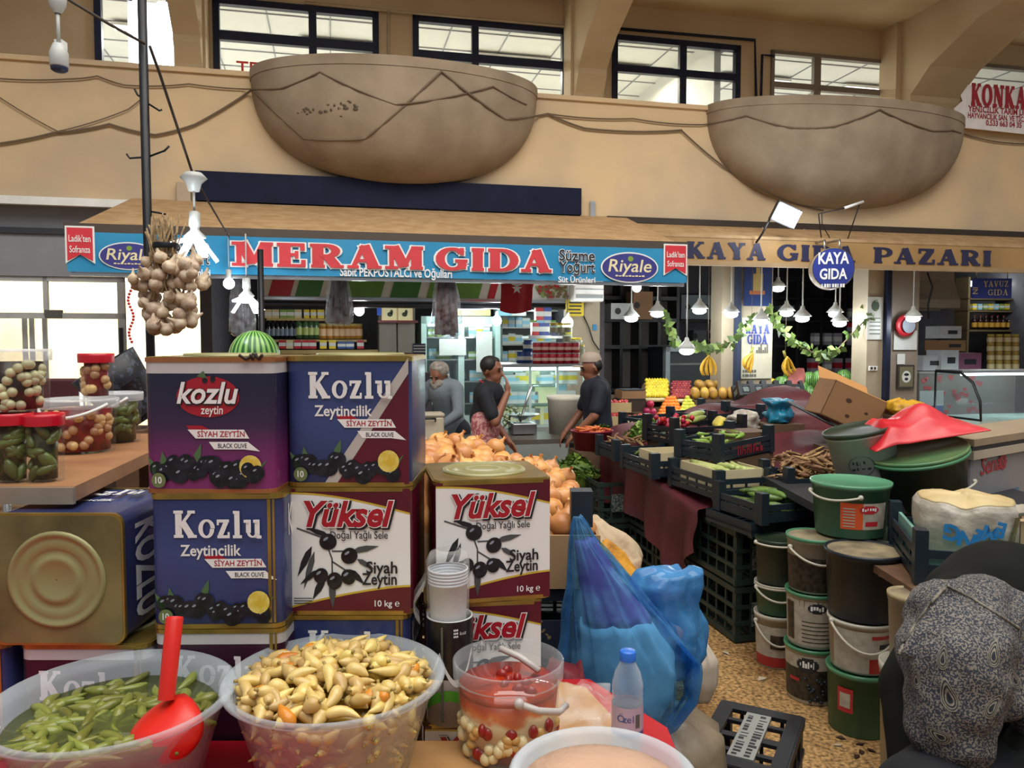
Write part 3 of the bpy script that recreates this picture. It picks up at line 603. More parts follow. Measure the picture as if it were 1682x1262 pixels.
# cabinet column with clock and two picture boxes
a, b = Fp(622, 530, 1.3).x, Fp(682, 530, 1.3).x; zz = [Fp(650, y, 1.3).z for y in (580, 570, 527, 465)]
W = root('wall_cabinet', FT((a+b)/2, 1.3, 0), 'grey brown cabinet column under the wall clock', 'cabinet'); hw = (b-a)/2
mk('carcass', G().bx(-hw, hw, .02, .4, 0, ZB-.3), mat('cabinet_brown', '5d564f', .6), W)
for k in (0, 1): mk('door', G().bx(-hw+k*hw+.01, k*hw-.01, -.01, .015, zz[0], zz[2]-.03), mat('cabinet_door_%d' % k, '6d675e', .5), W)
mk('ledge', G().bx(-hw-.02, hw+.02, -.16, .03, zz[2]-.03, zz[2]), mat('maroon_ledge', '5a2a2c', .5), W)
bx2 = mesh('picture_box', G().box((0, 0, .1), (.2, .12, .21), 0).bx(-.075, .075, -.062, -.06, .02, .15, 1).bx(-.08, .08, -.062, -.06, .16, .185, 2).disc(0, .07, .035, .03, .063, 3, UP, 9).disc(.02, .1, .02, .03, .063, 3, UP, 8), [PK_C, col('pic_pale', 'c5bf95'), PK_R, col('print_dark', '2a3324')])
for i, x in enumerate((640, 664)): place('picture_box', bx2, FPT(x, 526, 1.2), ('left', 'right')[i]+' one of the two cream boxes with a dark plant picture below the clock', 'box')
M_ = FPT(645, 482, 1.22); W = root('wall_clock', M_, 'round wall clock with white patterned face above the cream boxes', 'clock')
mk('clock_body', G().lathe([(.15, -.04), (.16, 0), (.15, .05)], 28, 0, UP, cap0=True, cap1=True), mat('clock_rim', '5b2030', .4), W)
g = G().disc(0, 0, .115, .115, .052, 0, UP, 28).disc(0, 0, .05, .05, .054, 1, UP, 16)
for k in range(12): g.bx(-.006, .006, -.058, -.056, .08, .108, 1, Mx.Rotation(k*pi/6, 4, 'Y'))
mk('clock_face', g, [WHITEP, col('dial_grey', '6f7472')], W)
mk('blue_box', G().box((0, 0, 0), (.06, .05, .1)), col('box_blue', '2458c8'), None, FPT(623, 512, 1.25), 'small bright blue box at the left edge of the cabinet column', 'box')
mk('napkin_box', G().box((0, 0, .03), (.14, .1, .07)), WHITE, None, FPT(633, 573, 1.5), 'small white box on the counter shelf below the cabinet', 'box', bevel=.01)
# flag, yellow notice, wall unit, cable
M_ = FPT(848, 465, -1.0); a = (Fp(876, 490, -1).x-Fp(824, 490, -1).x)/2; zl = Fp(850, 512, -1).z-Fp(850, 455, -1).z
W = root('hanging_flag', M_, 'red flag with a white star hanging under the banner', 'flag')
mk('cloth', G().grid(16, 10, lambda u, v: (-a+2*a*u+.008*sin(v*4), .02*sin(u*9), .07+(zl-.03*sin(u*3.4))*v)), col('flag_red', 'b0101f', rough=.6), W)
g = G(); c = []
for k in range(10): q = pi/2+k*pi/5; rr = .058 if k % 2 == 0 else .024; c.append((rr*cos(q), rr*sin(q)-.06, .028))
g.poly(c, 0, UP); cr = []
for k in range(15): q = radians(40+k*20); cr.append((.09*cos(q), .09*sin(q)+.055, .028))
for k in range(14, -1, -1): q = radians(50+k*18.5); cr.append((.07*cos(q)+.02, .07*sin(q)+.055, .028))
mk('star_and_crescent', g.poly(cr, 0, UP), WHITEP, W)
mk('pole', G().tube([(-a-.04, 0, .075), (a+.04, 0, .075)], .012), STEEL, W)
for k in (-1, 1): mk('cord', G().tube([(k*a, 0, .075), (k*a, 0, topz(-1)-M_.translation.z)], .004), BLACK, W)
M_ = FPT(959, 480, -.02); W = root('wall_unit', M_, 'white cooling unit fixed high on the beige pillar', 'air conditioner')
mk('casing', G().box((0, -.1, .0), (.36, .2, .24)), WHITE, W, bevel=.02); mk('louvre', G().box((0, -.205, -.06), (.32, .01, .04)).box((0, -.205, .02), (.34, .006, .01)), col('louvre_grey', '8c9294'), W)
M_ = FPT(944, 506, -.03); W = root('yellow_notice', M_, 'small yellow notice board with dark lines below the cooling unit', 'sign')
mk('plate', G().box((0, 0, 0), (.215, .02, .19)), YEL, W); g = G()
for k in range(4): g.box((R.uniform(-.01, .01), -.013, .06-k*.04), (.15, .004, .016))
mk('print', g, BLK, W)
mk('wall_cable', G().tube([Fp(x, y, .03) for x, y in ((958, 518), (968, 540), (974, 560), (984, 575))], .008), BLACK, None, FM, 'black cable trailing down the beige pillar', 'cable')
mk('blue_sticker', G().box((0, 0, 0), (.05, .01, .07)), col('box_blue2', '3a86b8'), None, FPT(977, 538, .04), 'small blue sticker on the beige pillar', 'sticker')
# glazed cold cabinet at the back with goods
COOL = lamp('cool_strip', (.75, 1, .97), 9)
a, b = Fp(692, 560, 1.6).x, Fp(822, 560, 1.6).x; zt_ = Fp(757, 520, 1.6).z; hw = (b-a)/2
CW = mat('fridge_white', 'bcd6d2', .3)
W = root('cold_fridge', FT((a+b)/2, 1.6, 0), 'tall pale glass fronted fridge at the back of the dairy shop', 'fridge')
g = G().bx(-hw, hw, .55, .6, 0, zt_).bx(-hw, -hw+.07, 0, .6, 0, zt_).bx(hw-.07, hw, 0, .6, 0, zt_).bx(-.04, .04, 0, .6, 0, zt_).bx(-hw, hw, 0, .6, zt_-.1, zt_).bx(-hw, hw, 0, .6, 0, .6)
mk('cabinet_body', g, CW, W)
for k in range(4): mk('shelf', G().bx(-hw+.06, hw-.06, .1, .55, .75+k*.3, .77+k*.3), STEEL, W)
mk('strip_light', G().bx(-hw+.1, hw-.1, .1, .13, zt_-.13, zt_-.1), COOL, W)
mk('glass_door', G().bx(-hw+.06, hw-.06, .01, .016, .6, zt_-.1), GLASS, W)
mk('notice_paper', G().bx(-.3, .06, -.02, -.01, zt_-.52, zt_-.3).bx(.2, .42, -.02, -.01, zt_-.75, zt_-.2), PK_W, W)
pks = [boxm('dairy_pack', (.11, .1, .13), [PK_W, PK_LB], True), boxm('dairy_pack', (.1, .1, .15), [PK_W, YEL], True), boxm('dairy_pack', (.12, .1, .1), [PK_G, PK_W], True), boxm('dairy_pack', (.09, .1, .14), [PK_LB, PK_W], True)]
for k in range(4):
    for i in range(9):
        s = (a+b)/2-hw+.17+i*(2*hw-.34)/8
        if abs(s-(a+b)/2) > .1: place('dairy_pack', R.choice(pks), FT(s, 1.8, .771+k*.3), 'pack of cheese or milk on a shelf of the tall back fridge', 'packet', 'packs in the back fridge')
point('back_fridge_light', FT((a+b)/2, 1.2, 2.0).translation, 26, (.8, 1, .97), .2)
a2, b2 = Fp(822, 560, 1.9).x, Fp(935, 560, 1.9).x
W = root('goods_shelf', FT(a2, 1.9, 0), 'open shelf of mixed goods between the tall fridge and the beige pillar', 'shelving')
mk('frame', G().bx(0, b2-a2, .4, .43, 0, 2.15).bx(0, .03, 0, .4, 0, 2.15).bx(b2-a2-.03, b2-a2, 0, .4, 0, 2.15), col('shelf_grey', '8d9794'), W)
for k in range(6):
    z = .85+k*.24; mk('shelf_board', G().bx(0, b2-a2, 0, .4, z-.02, z), STEEL, W)
    for i in range(9): place('grocery_box', R.choice(pks+[boxm('grocery_box', (.09, .08, .15), [PK_R, PK_W], True) if k*i == 0 else pks[0]]), FT(a2+.08+i*(b2-a2-.16)/8, 2.05, z+.001), 'box of groceries on the open shelf behind the dairy counter', 'packet', 'groceries on the open shelf')
point('goods_light', FT((a2+b2)/2, 1.2, 2.2).translation, 14, (.85, 1, .97), .2)
# stacked goods on top of the fridge and shelf beside
for i, (x, w_, h_, m_) in enumerate(((775, .5, .26, PK_C), (828, .2, .24, PK_LB), (850, .22, .2, PK_W))):
    mk('carton', G().box((0, .1, h_/2), (w_, .3, h_)).bx(-w_*.4, w_*.4, -.056, -.05, h_*.3, h_*.75, 1), [m_, PK_W], None, FPT(x, 519, 1.7), ('wide cream carton lying on the tall fridge', 'sky blue carton beside the bright bulb', 'white carton right of the sky blue one')[i], 'carton')
M_ = FT(0, 0, 0)
# right-hand shelf with detergent packs, red tins and yellow lid jars
shelf(868, 938, 552, -.2, .3, STEEL, 'narrow steel shelf with blue and red packs near the beige pillar')
pk2 = boxm('detergent_pack', (.09, .08, .14), [col('detergent_blue', '34499a'), PK_W], True); pk3 = boxm('detergent_pack', (.09, .08, .14), [PK_R, PK_W], True)
for i, x in enumerate((879, 890, 901, 912, 885, 898)): place('detergent_pack', (pk3, pk2, pk2, pk2, pk3, pk2)[i], FPT(x, (551, 551, 551, 551, 526, 526)[i], -.15), 'upright red or blue pack near the right end of the dairy shop', 'packet', 'upright packs by the pillar')
lj = jar('yellow_lid_jar', .052, .13, clear('jar_glass', (.9, .95, .85), .25, (.7, .75, .6), .1, .3), YEL, col('jar_lab', 'b9c3a8'))
for x, y in ((910, 551), (921, 551), (932, 551), (932, 566), (941, 575), (948, 575), (936, 588), (946, 598), (953, 598), (953, 586)): place('yellow_lid_jar', lj, FPT(x, y-.5, -.6), 'glass jar with bright yellow lid stacked by the beige pillar', 'jar', 'yellow lid jars')
# dairy counter
a, b = Fp(822, 650, -1.2).x, Fp(962, 650, -1.2).x; zt_ = Fp(892, 603, -1.2).z; hw = (b-a)/2
W = root('dairy_counter', FT((a+b)/2, -1.2, 0), 'brightly lit glass dairy counter between the two standing men', 'display counter')
mk('base', G().bx(-hw, hw, 0, .7, 0, .74), mat('counter_base', '8f9896', .4), W)
mk('back_panel', G().bx(-hw, hw, .66, .7, .74, zt_), CW, W)
mk('top_slab', G().bx(-hw-.02, hw+.02, -.02, .72, zt_, zt_+.03), STEEL, W)
for k in (-1, -.33, .33, 1): mk('post', G().box((k*(hw-.015), 0, (.74+zt_)/2), (.025, .025, zt_-.74)), CW, W)
mk('glass_front', G().bx(-hw, hw, -.008, -.002, .74, zt_), GLASS, W)
for k in range(2): mk('glass_shelf', G().bx(-hw+.02, hw-.02, .2, .64, .95+k*.2, .965+k*.2), clear('shelf_glass', (.9, 1, .97), .1) if k == 0 else MATS['shelf_glass'], W)
mk('strip_light', G().bx(-hw+.05, hw-.05, .04, .08, zt_-.035, zt_-.005), COOL, W)
point('counter_light', FT((a+b)/2, -.9, zt_-.12).translation, 16, (.75, 1, .96), .1)
cheese = [boxm('cheese_tub', (.1, .1, .08), [PK_W, PK_LB], True), boxm('cheese_tub', (.13, .1, .1), [PK_W, YEL], True), boxm('cheese_tub', (.12, .1, .11), [col('cheese_cream', 'dfe0b0'), PK_W], False), boxm('cheese_tub', (.09, .1, .12), [PK_LB, PK_W], True)]
for k in range(3):
    for i in range(8): place('cheese_tub', R.choice(cheese), FT((a+b)/2-hw+.09+i*(2*hw-.18)/7, -1.2+.3, (.741, .966, 1.166)[k]) @ Sc(1.25, 1, (1.7, 1.5, 1.2)[k]), 'tub or pack of cheese inside the lit dairy counter', 'tub', 'cheese tubs in the counter')
can = mesh('red_can', G().lathe([(.001, 0), (.045, 0), (.045, .1), (.04, .105), (.001, .105)], 14, 0).lathe([(.0455, .03), (.0455, .06)], 14, 1).lathe([(.047, .1), (.047, .108)], 14, 2), [PK_R, col('can_label', 'd8b0a0'), STEEL])
for j in range(2):
    for i in range(6): place('red_can', can, FT(Fp(882+i*12.5, 600, -1.1).x, -1.1, zt_+.031+j*.11), 'red tomato paste can stacked two high on the dairy counter', 'can', 'red cans on the counter')
can2 = mesh('striped_can', G().lathe([(.001, 0), (.05, 0), (.05, .12), (.001, .12)], 14, 0).lathe([(.0505, .03), (.0505, .07)], 14, 1), [PK_B, PK_W])
for i, (x, y) in enumerate(((876, 0), (865, 0), (876, .122))): place('striped_can', can2, FT(Fp(x-9, 600, -.8).x, -.8, zt_+.031+y), 'blue and white can behind the red cans', 'can', 'blue cans on the counter')
# white sack, cooler, boxes in front
mk('white_tub', G().lathe([(.001, 0), (.15, 0), (.165, .3), (.172, .31), (.172, .34), (.155, .345), (.14, .32), (.001, .31)], 24), mat('tub_white', 'cfcbbd', .5), None, FPT(929, 712, -2.0), 'white tub of cheese standing before the dairy counter', 'tub')
ztb = Fp(842, 714, -2).z
M_ = FT(Fp(703, 706, -2.2).x, -2.2, ztb+.001); W = root('cooler_box', M_, 'cream plastic cool box behind the onion heap', 'cool box')
mk('body', G().box((0, 0, .1), (.25, .2, .2)), mat('cooler_cream', 'bdb39d', .5), W, bevel=.015); mk('lid', G().box((0, 0, .215), (.26, .21, .03)), MATS['cooler_cream'], W, bevel=.01); mk('handle', G().tube([(-.05, -.105, .17), (-.05, -.13, .19), (.05, -.13, .19), (.05, -.105, .17)], .008), BLACK, W)
cg = mesh('checked_box', G().box((0, 0, .05), (.13, .12, .1)).bx(-.06, .06, -.064, -.06, .01, .025, 1).bx(-.06, .06, -.064, -.06, .04, .055, 1).bx(-.06, .06, -.064, -.06, .07, .085, 1), [col('check_navy', '26335a'), PK_W])
mk('box_stand', G().bx(-.12, .12, -.1, .1, -Fp(688, 612, -.6).z, -.001), CHAR, None, FT(Fp(688, 600, -.6).x, -.6, Fp(688, 612, -.6).z), 'dark stand under the navy checked boxes', 'stand')
for j in range(3): place('checked_box', cg, FT(Fp(688, 600, -.6).x, -.6, Fp(688, 612, -.6).z+j*.101), ('lowest', 'middle', 'top')[j]+' navy checked box of the stack right of the navy olive tin', 'box')
# goods and weighing scale on a low table in front of the counter
W = root('serving_table', FT(Fp(820, 700, -2.0).x, -2.1, 0), 'dark low table with scale and herbs before the dairy counter', 'table')
mk('tabletop', G().box((0, 0, Fp(842, 714, -2).z-.02), (1.62, .6, .04)), mat('table_dark', '57524a', .5), W)
for x in (-.7, .7):
    for y in (-.2, .2): mk('leg', G().bx(x-.025, x+.025, y-.025, y+.025, 0, Fp(842, 714, -2).z-.04), STEEL, W)
M_ = FPT(858, 712, -2.0); W = root('weighing_scale', M_, 'metal weighing scale with a shallow bowl on the low table', 'scale')
mk('body', G().box((0, 0, .05), (.22, .2, .1)), STEEL, W, bevel=.01); mk('pan', G().lathe([(.03, .12), (.15, .17), (.16, .175), (.03, .13)], 24), STEEL, W); mk('mast', G().tube([(0, .08, .1), (.1, .08, .42)], .012), STEEL, W)
hb = G()
for i in range(90):
    an = R.uniform(0, 6.28); r_ = R.uniform(0, .13); x, y, z = r_*cos(an), r_*sin(an)*.6, R.uniform(0.02, .24)
    hb.add([(x, y, z), (x+R.uniform(-.04, .04), y-.01, z+.03), (x+R.uniform(-.04, .04), y-.02, z+.01)], [(0, 1, 2)], R.choice((0, 1, 2)))
mk('herb_bunch', hb, [PK_G, col('herb_grey', '7c8a78'), PK_W], None, FPT(833, 712, -2.0), 'bunch of grey green herbs beside the scale', 'herbs')
# hanging bundles of dried pulp in clear bags
BAGC = clear('bag_clear', (.95, .97, 1), .10, (.8, .85, .9), .12, .35, .5, 18)
STR = mat('dried_strand', '2c1f1e', .5, vs=40, col2='4a302b')
def bundle(px, y0, y1, w_, t, label, m=STR):
    p = Fp(px, y0, t); h = p.z-Fp(px, y1, t).z; M_ = FT(p.x, t, p.z-h)
    wd = Fp(px+w_/2, y1, t).x-Fp(px-w_/2, y1, t).x
    W = root('hanging_bundle', M_, label, 'dried fruit bundle', 'bagged bundles under the banner'); g = G()
    for i in range(26):
        an = R.uniform(0, 6.28); r_ = wd*.36*math.sqrt(R.random()); x, y = r_*cos(an), r_*sin(an)*.7
        g.tube([(x*.6, y*.6, h), (x, y, h*.6), (x*1.05+R.uniform(-.02, .02), y, R.uniform(.04, .12)*h)], .022, 6)
    mk('strands', g, m, W)
    mk('clear_bag', G().lathe([(wd*.3, h*1.02), (wd*.42, h*.7), (wd*.5, h*.3), (wd*.49, h*.08), (wd*.3, 0)], 22, sy=.75, fn=lambda a, z: 1+.08*sin(a*5+z*9)), BAGC, W)
    mk('hook', G().tube([(0, 0, h), (0, 0, topz(t)-p.z+h)], .006), STEEL, W)
bundle(396, 462, 553, 44, -1.6, 'clear bag of dark dried strands hanging behind the leaf shaped lamp'); bundle(556, 455, 535, 46, -1.5, 'clear bag of black strands hanging over the spice shelf'); bundle(732, 455, 556, 50, -1.7, 'clear bag of reddish brown strands hanging right of the clock', mat('dried_strand_red', '4a2622', .5, vs=40, col2='6b3a33'))
# bare bulbs in the dairy shop
def bulb(px, py, t, label, r_=.05, pw=8, top=None, grp='bare bulbs in the dairy shop'):
    p = Fp(px, py, t); W = root('hanging_bulb', FT(p.x, t, p.z), label, 'bulb', grp)
    mk('glass_bulb', G().sph((0, 0, 0), (r_, r_, r_*1.1), 14, 9), BULB, W); mk('socket', G().lathe([(.02, r_*.9), (.022, r_*.9+.06), (.001, r_*.9+.07)], 12), WHITE, W)
    mk('cord', G().tube([(0, 0, r_+.06), (0, 0, (topz(t) if top is None else top)-p.z)], .005), BLACK, W); point('bulb_light', FT(p.x, t-.1, p.z-.03).translation, pw*2, (.95, 1, 1), .06)
for a_ in ((590, 510, .6, 'bulb glowing right of the bag of black strands', .06, 10), (816, 527, .6, 'bulb glowing before the sky blue carton', .06, 12), (932, 531, -.5, 'bulb glowing on the beige pillar under the yellow notice', .065, 10), (1046, 472, -.6, 'bulb just below the right end of the blue banner', .05, 6)): bulb(*a_)
# ------------------------------------------------------------------ KAYA shop
BLKM = mat('black_metal', '17171b', .45)
a, b = Fp(988, 560, 2.9).x, Fp(1112, 560, 2.9).x
W = root('shelf_rack', FT(a, 2.9, 0), 'black metal shelf rack with empty beige bays in the middle shop', 'shelving'); wd = b-a
zs = [Fp(1040, y, 2.9).z for y in (641, 570, 526, 490, 465)]
g = G()
for i in range(5): g.bx(i*wd/4-.025, i*wd/4+.025, -.03, .35, 0, zs[4])
for z in zs: g.bx(0, wd, -.03, .35, z-.03, z+.03)
mk('frame', g, BLKM, W); mk('back_panel', G().bx(.02, wd-.02, .33, .345, zs[0], zs[4]), mat('bay_beige', '6d675f', .6), W)
CTN = mat('carton_brown', '8d6a48', .7)
for i, (x, y, w_, h_, m_, l_) in enumerate(((1025, 525, .42, .24, PK_W, 'white carton with a ring mark on the shelf rack'), (1056, 525, .32, .42, CTN, 'brown carton on top of the shelf rack'), (1145, 525, .6, .42, col('grey_carton', '7f8c93'), 'wide grey carton with three ring marks hanging high in the middle shop'), (1173, 562, .18, .2, col('pack_lilac', '8d8090'), 'lilac box above the glass fridge'), (1150, 562, .25, .2, col('grey_carton2', '54585c'), 'grey box above the glass fridge'))):
    g = G().box((0, .15, h_/2), (w_, .3, h_))
    for k in range(3 if i == 2 else 1): g.disc((k-1)*.18 if i == 2 else -.1, h_*.5, .05, .05, .005, 1, UP, 14)
    mk('carton', g, [m_, BLKM], None, FPT(x, y-.6, 2.4 if i < 2 else 3.86), l_, 'carton')
shelf(1118, 1180, 526, 3.83, .36, BLKM, 'short black wall shelf carrying the wide grey carton')
shelf(1136, 1182, 563, 3.83, .36, BLKM, 'short black wall shelf carrying the small boxes above the glass fridge')
a, b = Fp(1090, 600, 2.2).x, Fp(1186, 600, 2.2).x; zt_ = Fp(1140, 570, 2.2).z; hw = (b-a)/2
W = root('glass_fridge', FT((a+b)/2, 2.12, 0), 'dark glass fronted fridge with silver frame behind the fruit', 'fridge')
mk('body', G().bx(-hw, hw, .1, .68, 0, zt_), col('fridge_dark', '20282c'), W); g = G()
for q in ((-hw, -hw+.07), (hw-.07, hw), (.3, .34)): g.bx(q[0], q[1], 0, .12, 0, zt_)
g.bx(-hw, hw, 0, .12, zt_-.07, zt_); mk('frame', g, col('silver_frame', 'a9b4b8', rough=.3), W); mk('glass_door', G().bx(-hw+.05, hw-.05, .05, .06, .3, zt_-.05), GLASS, W)
for k in range(2): mk('shelf', G().bx(-hw+.06, hw-.06, .06, .1, .9+k*.35, .93+k*.35), STEEL, W)
# dark shelving with lilac packs on the right part of the shop
W = root('shelf_rack', FT(Fp(1268, 560, 3.0).x, 3.0, 0), 'dark shelving with pale packs between the poster pillar and the switch pillar', 'shelving')
wd = Fp(1424, 560, 3.0).x-Fp(1268, 560, 3.0).x; zs = [Fp(1345, y, 3.0).z for y in (612, 567, 527, 490, 460)]
g = G()
for i in range(5): g.bx(i*wd/4-.02, i*wd/4+.02, -.03, .35, 0, zs[4])
for z in zs: g.bx(0, wd, -.03, .35, z-.03, z)
mk('frame', g, BLKM, W)
pk = [boxm('pale_pack', (.15, .12, .24), [col('pack_pale', 'a49da8'), PK_R], True), boxm('pale_pack', (.13, .12, .2), [col('pack_pale2', '9a93a0'), PK_W], True)]
for x, y in ((1357, 567), (1374, 567), (1393, 567), (1335, 612), (1357, 612), (1375, 612), (1390, 612), (1398, 526), (1395, 545), (1340, 567)): place('pale_pack', R.choice(pk), FPT(x, y-.3, 3.05), 'pale paper pack on the dark shelving behind the watermelons', 'packet', 'pale packs on dark shelving')
mk('pale_carton', G().box((0, .1, .12), (.4, .2, .25)), col('grey_carton3', '70777c'), None, FPT(1298, 526, 3.05), 'grey carton on the dark shelving above the bananas', 'carton')
# posters on pillars
a, b = Fp(1220, 560, .48).x, Fp(1266, 560, .48).x; c = (a+b)/2; hw = (b-a)/2
za, zb_, zc_ = Fp(1243, 430, .48).z, Fp(1243, 503, .48).z, Fp(1243, 622, .48).z
W = root('blue_poster', FT(c, .48, zb_), 'deep blue poster with a yellow bottle high on the poster pillar', 'poster')
mk('sheet', G().bx(-hw, hw, -.005, 0, 0, za-zb_), mat('poster_blue', '23386b', .3), W)
mk('bottle_print', G().bx(-.07, .07, -.01, -.006, .2, .42, 0).bx(-.03, .03, -.01, -.006, .42, .5, 0).bx(-.12, .1, -.01, -.006, .15, .2, 1), [col('bottle_gold', 'a8935a'), col('print_orange', 'a0603c')], W)
W = root('shop_poster', FT(c, .48, zc_), 'white poster with blue slab lettering and a banana picture on the pillar', 'poster'); hp = Fp(1243, 522, .48).z-zc_
mk('sheet', G().bx(-hw-.02, hw+.02, -.005, 0, 0, hp), mat('poster_white', 'cfccb8', .4), W)
g = G().slab('KAYA', .13, T(0, -.01, hp*.74) @ UP, 0, hw*1.75, .02, tw=1.1).slab('GIDA', .12, T(0, -.01, hp*.57) @ UP, 0, hw*1.4, .02, tw=1.1)
for k in range(12): g.bx(-.2+.033*(k % 6), -.178+.033*(k % 6)+.006*(k % 2), -.009, -.006, hp*(.1 if k < 6 else .03), hp*(.1 if k < 6 else .03)+.035, 1)
for k in range(6): g.bx(-.01+k*.03, .012+k*.03, -.009, -.006, hp*.42, hp*(.47+.05*(k % 3)), 1)
mk('lettering', g, [col('poster_letter', '2c3f9c'), col('poster_grey', '6b6a62')], W)
def banana_bunch(n):
    g = G()
    for k in range(n):
        f = (k-(n-1)/2)/max(1, n-1); pts = [(f*.24*sin(u*2.0)*(1-.25*u), -.03+.07*sin(u*3)*(1 if k % 2 else .3), -.27*u+.02*u*u) for u in [i/7 for i in range(8)]]
        g.tube(pts, [.008, .014, .019, .022, .022, .02, .015, .006], 7, 0)
    g.tube([(0, 0, .08), (0, 0, -.01)], .016, 7, 1); return g
BAN = mat('banana_skin', 'd2a52a', .5, vs=14, col2='b58a22'); BST = mat('banana_stem', '8c8a34', .6)
for i, (x, y, rz, l_, sk) in enumerate(((1163, 584, 0, 'bunch of bananas hanging before the glass fridge', 0), (1234, 580, .5, 'bunch of bananas hanging in front of the white poster', .45), (1290, 586, .3, 'bunch of bananas hanging right of the white poster', -.45))):
    W = root('banana_bunch', FPT(x, y, .2, rz) @ Mx.Rotation(sk, 4, 'Y'), l_, 'bananas'); mk('fingers', banana_bunch(7 if i == 0 else 6), [BAN, BST], W); mk('string', G().tube([(0, 0, .07), (0, 0, ZB-Fp(x, y, .2).z)], .003), CABLE, W, Mx.Rotation(-sk, 4, 'Y'))
# ivy garland
g = G(); pts = []
for (x0, y0), (x1, y1) in zip(((1092, 515), (1105, 560), (1130, 570), (1165, 572), (1200, 562), (1232, 530), (1262, 512), (1280, 540), (1310, 565), (1345, 585), (1370, 580), (1422, 525)), ((1105, 560), (1130, 570), (1165, 572), (1200, 562), (1232, 530), (1262, 512), (1280, 540), (1310, 565), (1345, 585), (1370, 580), (1422, 525), (1432, 498))):
    for k in range(9):
        u = k/9; p = Fp(x0+(x1-x0)*u+R.uniform(-3, 3), y0+(y1-y0)*u+R.uniform(-5, 5), .1); pts.append(Fp(x0+(x1-x0)*u, y0+(y1-y0)*u, .1))
        for q in range(2):
            an = R.uniform(0, 6.28); r_ = R.uniform(.04, .075); c = V((p.x+R.uniform(-.03, .03), .1+R.uniform(-.08, .05), p.z+R.uniform(-.05, .04)))
            d1 = V((cos(an), R.uniform(-.5, .5), sin(an))); d2 = V((-sin(an), R.uniform(-.6, .6), cos(an)))
            g.add([c-d1*r_, c+d2*r_*.6, c+d1*r_, c-d2*r_*.6], [(0, 1, 2, 3)], R.choice((0, 0, 1)))
W = root('ivy_garland', FM, 'garland of ivy leaves strung across the middle shop front', 'garland')
mk('leaves', g, [mat('ivy_leaf', '5e7a3c', .5, vs=8, col2='3f5a2c'), mat('ivy_leaf_light', '8da85a', .5)], W); mk('vine', G().tube(pts, .008, 5), CABLE, W)
# pendant lamps
SHM = mat('shade_white', 'b9bcb8', .4)
def lamp_mesh():
    return [mesh('shade', G().lathe([(.02, .13), (.03, .09), (.07, .05), (.11, .0), (.105, -.002), (.06, .045), (.015, .09)], 20), SHM), mesh('bulb', G().sph((0, 0, -.028), (.085, .085, .045), 16, 8), BULB), mesh('rod', G().tube([(0, 0, .1), (0, 0, .75)], .008), SHM)]
LM = lamp_mesh()
for px, py, t, l_ in ((1037, 520, .6, 'pendant lamp before the white carton on the rack'), (1080, 512, .2, 'pendant lamp hanging lower right of the blue banner end'), (1149, 507, .3, 'pendant lamp before the wide grey carton'), (1201, 513, .2, 'pendant lamp against the pale pillar'), (1128, 573, -.4, 'low hanging pendant lamp above the glass fridge'), (1250, 525, -.1, 'large pendant lamp over the white poster'), (1292, 511, .3, 'left one of two pendant lamps right of the poster pillar'), (1318, 520, -.1, 'right one of two pendant lamps right of the poster pillar'), (1372, 513, .3, 'pendant lamp just below the round blue sign'), (1379, 528, .0, 'lower pendant lamp below the round blue sign'), (1500, 520, -.2, 'pendant lamp before the grey pillar at right'), (1278, 471, .9, 'small pendant lamp high behind the poster pillar')):
    p = Fp(px, py, t); W = root('pendant_lamp', FT(p.x, t, p.z), l_, 'lamp', 'white pendant lamps of the middle shop')
    for me in LM[:2]: obj(me.name.split('.')[0], me, W)
    mk('rod', G().tube([(0, 0, .1), (0, 0, (ZB if t > -.05 else topz(t, True))-p.z)], .008), SHM, W)
    point('lamp_light', FT(p.x, t, p.z-.1).translation, 11, (.93, .98, 1), .08)
# switch pillar and grey pillar details
W = root('paper_notice', FPT(1437, 523, .03), 'tall white certificate taped on the switch pillar', 'notice'); a = .115
mk('sheet', G().box((0, 0, 0), (a*2, .006, .55)), PK_W, W); g = G()
for k in range(5): g.box((0, -.005, -.2+k*.05), (a*1.4, .003, .012))
g.disc(0, .16, .06, .07, .006, 0, UP, 10); mk('print', g, col('print_green', '4a5c4c'), W)
mk('switch_plate', G().box((0, 0, 0), (.12, .02, .06)).box((-.03, -.012, 0), (.025, .01, .03), 1).box((.02, -.012, 0), (.025, .01, .03), 1), [WHITE, BLACK], None, FPT(1434, 605, .03), 'white double socket on the switch pillar', 'socket')
for i, (x, y, w_, h_, m_, l_) in enumerate(((1487, 559, .36, .26, PK_W, 'large white paper notice on the grey pillar'), (1480, 590, .12, .14, PK_W, 'small white card under the paper notice'))): mk('paper_notice', G().box((0, 0, 0), (w_, .008, h_)), m_, None, FPT(x, y, .27), l_, 'notice')
W = root('wall_clock', FPT(1486, 535, .2), 'clock with grey face and red rim on the grey pillar', 'clock')
mk('clock_rim', G().lathe([(.15, 0), (.15, .03), (.1, .04)], 24, 0, UP, cap0=True), PK_R, W); mk('clock_face', G().disc(.03, 0, .1, .1, .045, 0, UP, 20), col('face_grey', '8f98a5'), W)
W = root('framed_picture', FPT(1487, 619, .27), 'small framed picture with a round white emblem on the grey pillar', 'picture')
mk('frame', G().box((0, 0, 0), (.26, .03, .32)), col('frame_dark', '3a362f'), W); mk('mat_board', G().box((0, -.017, 0), (.21, .005, .27)).disc(0, 0, .07, .08, .021, 1, UP, 18).disc(0, .03, .04, .02, .023, 2, UP, 10).disc(0, -.03, .03, .02, .023, 2, UP, 10), [col('board_olive', '6f6a52'), PK_W, BLACK], W)
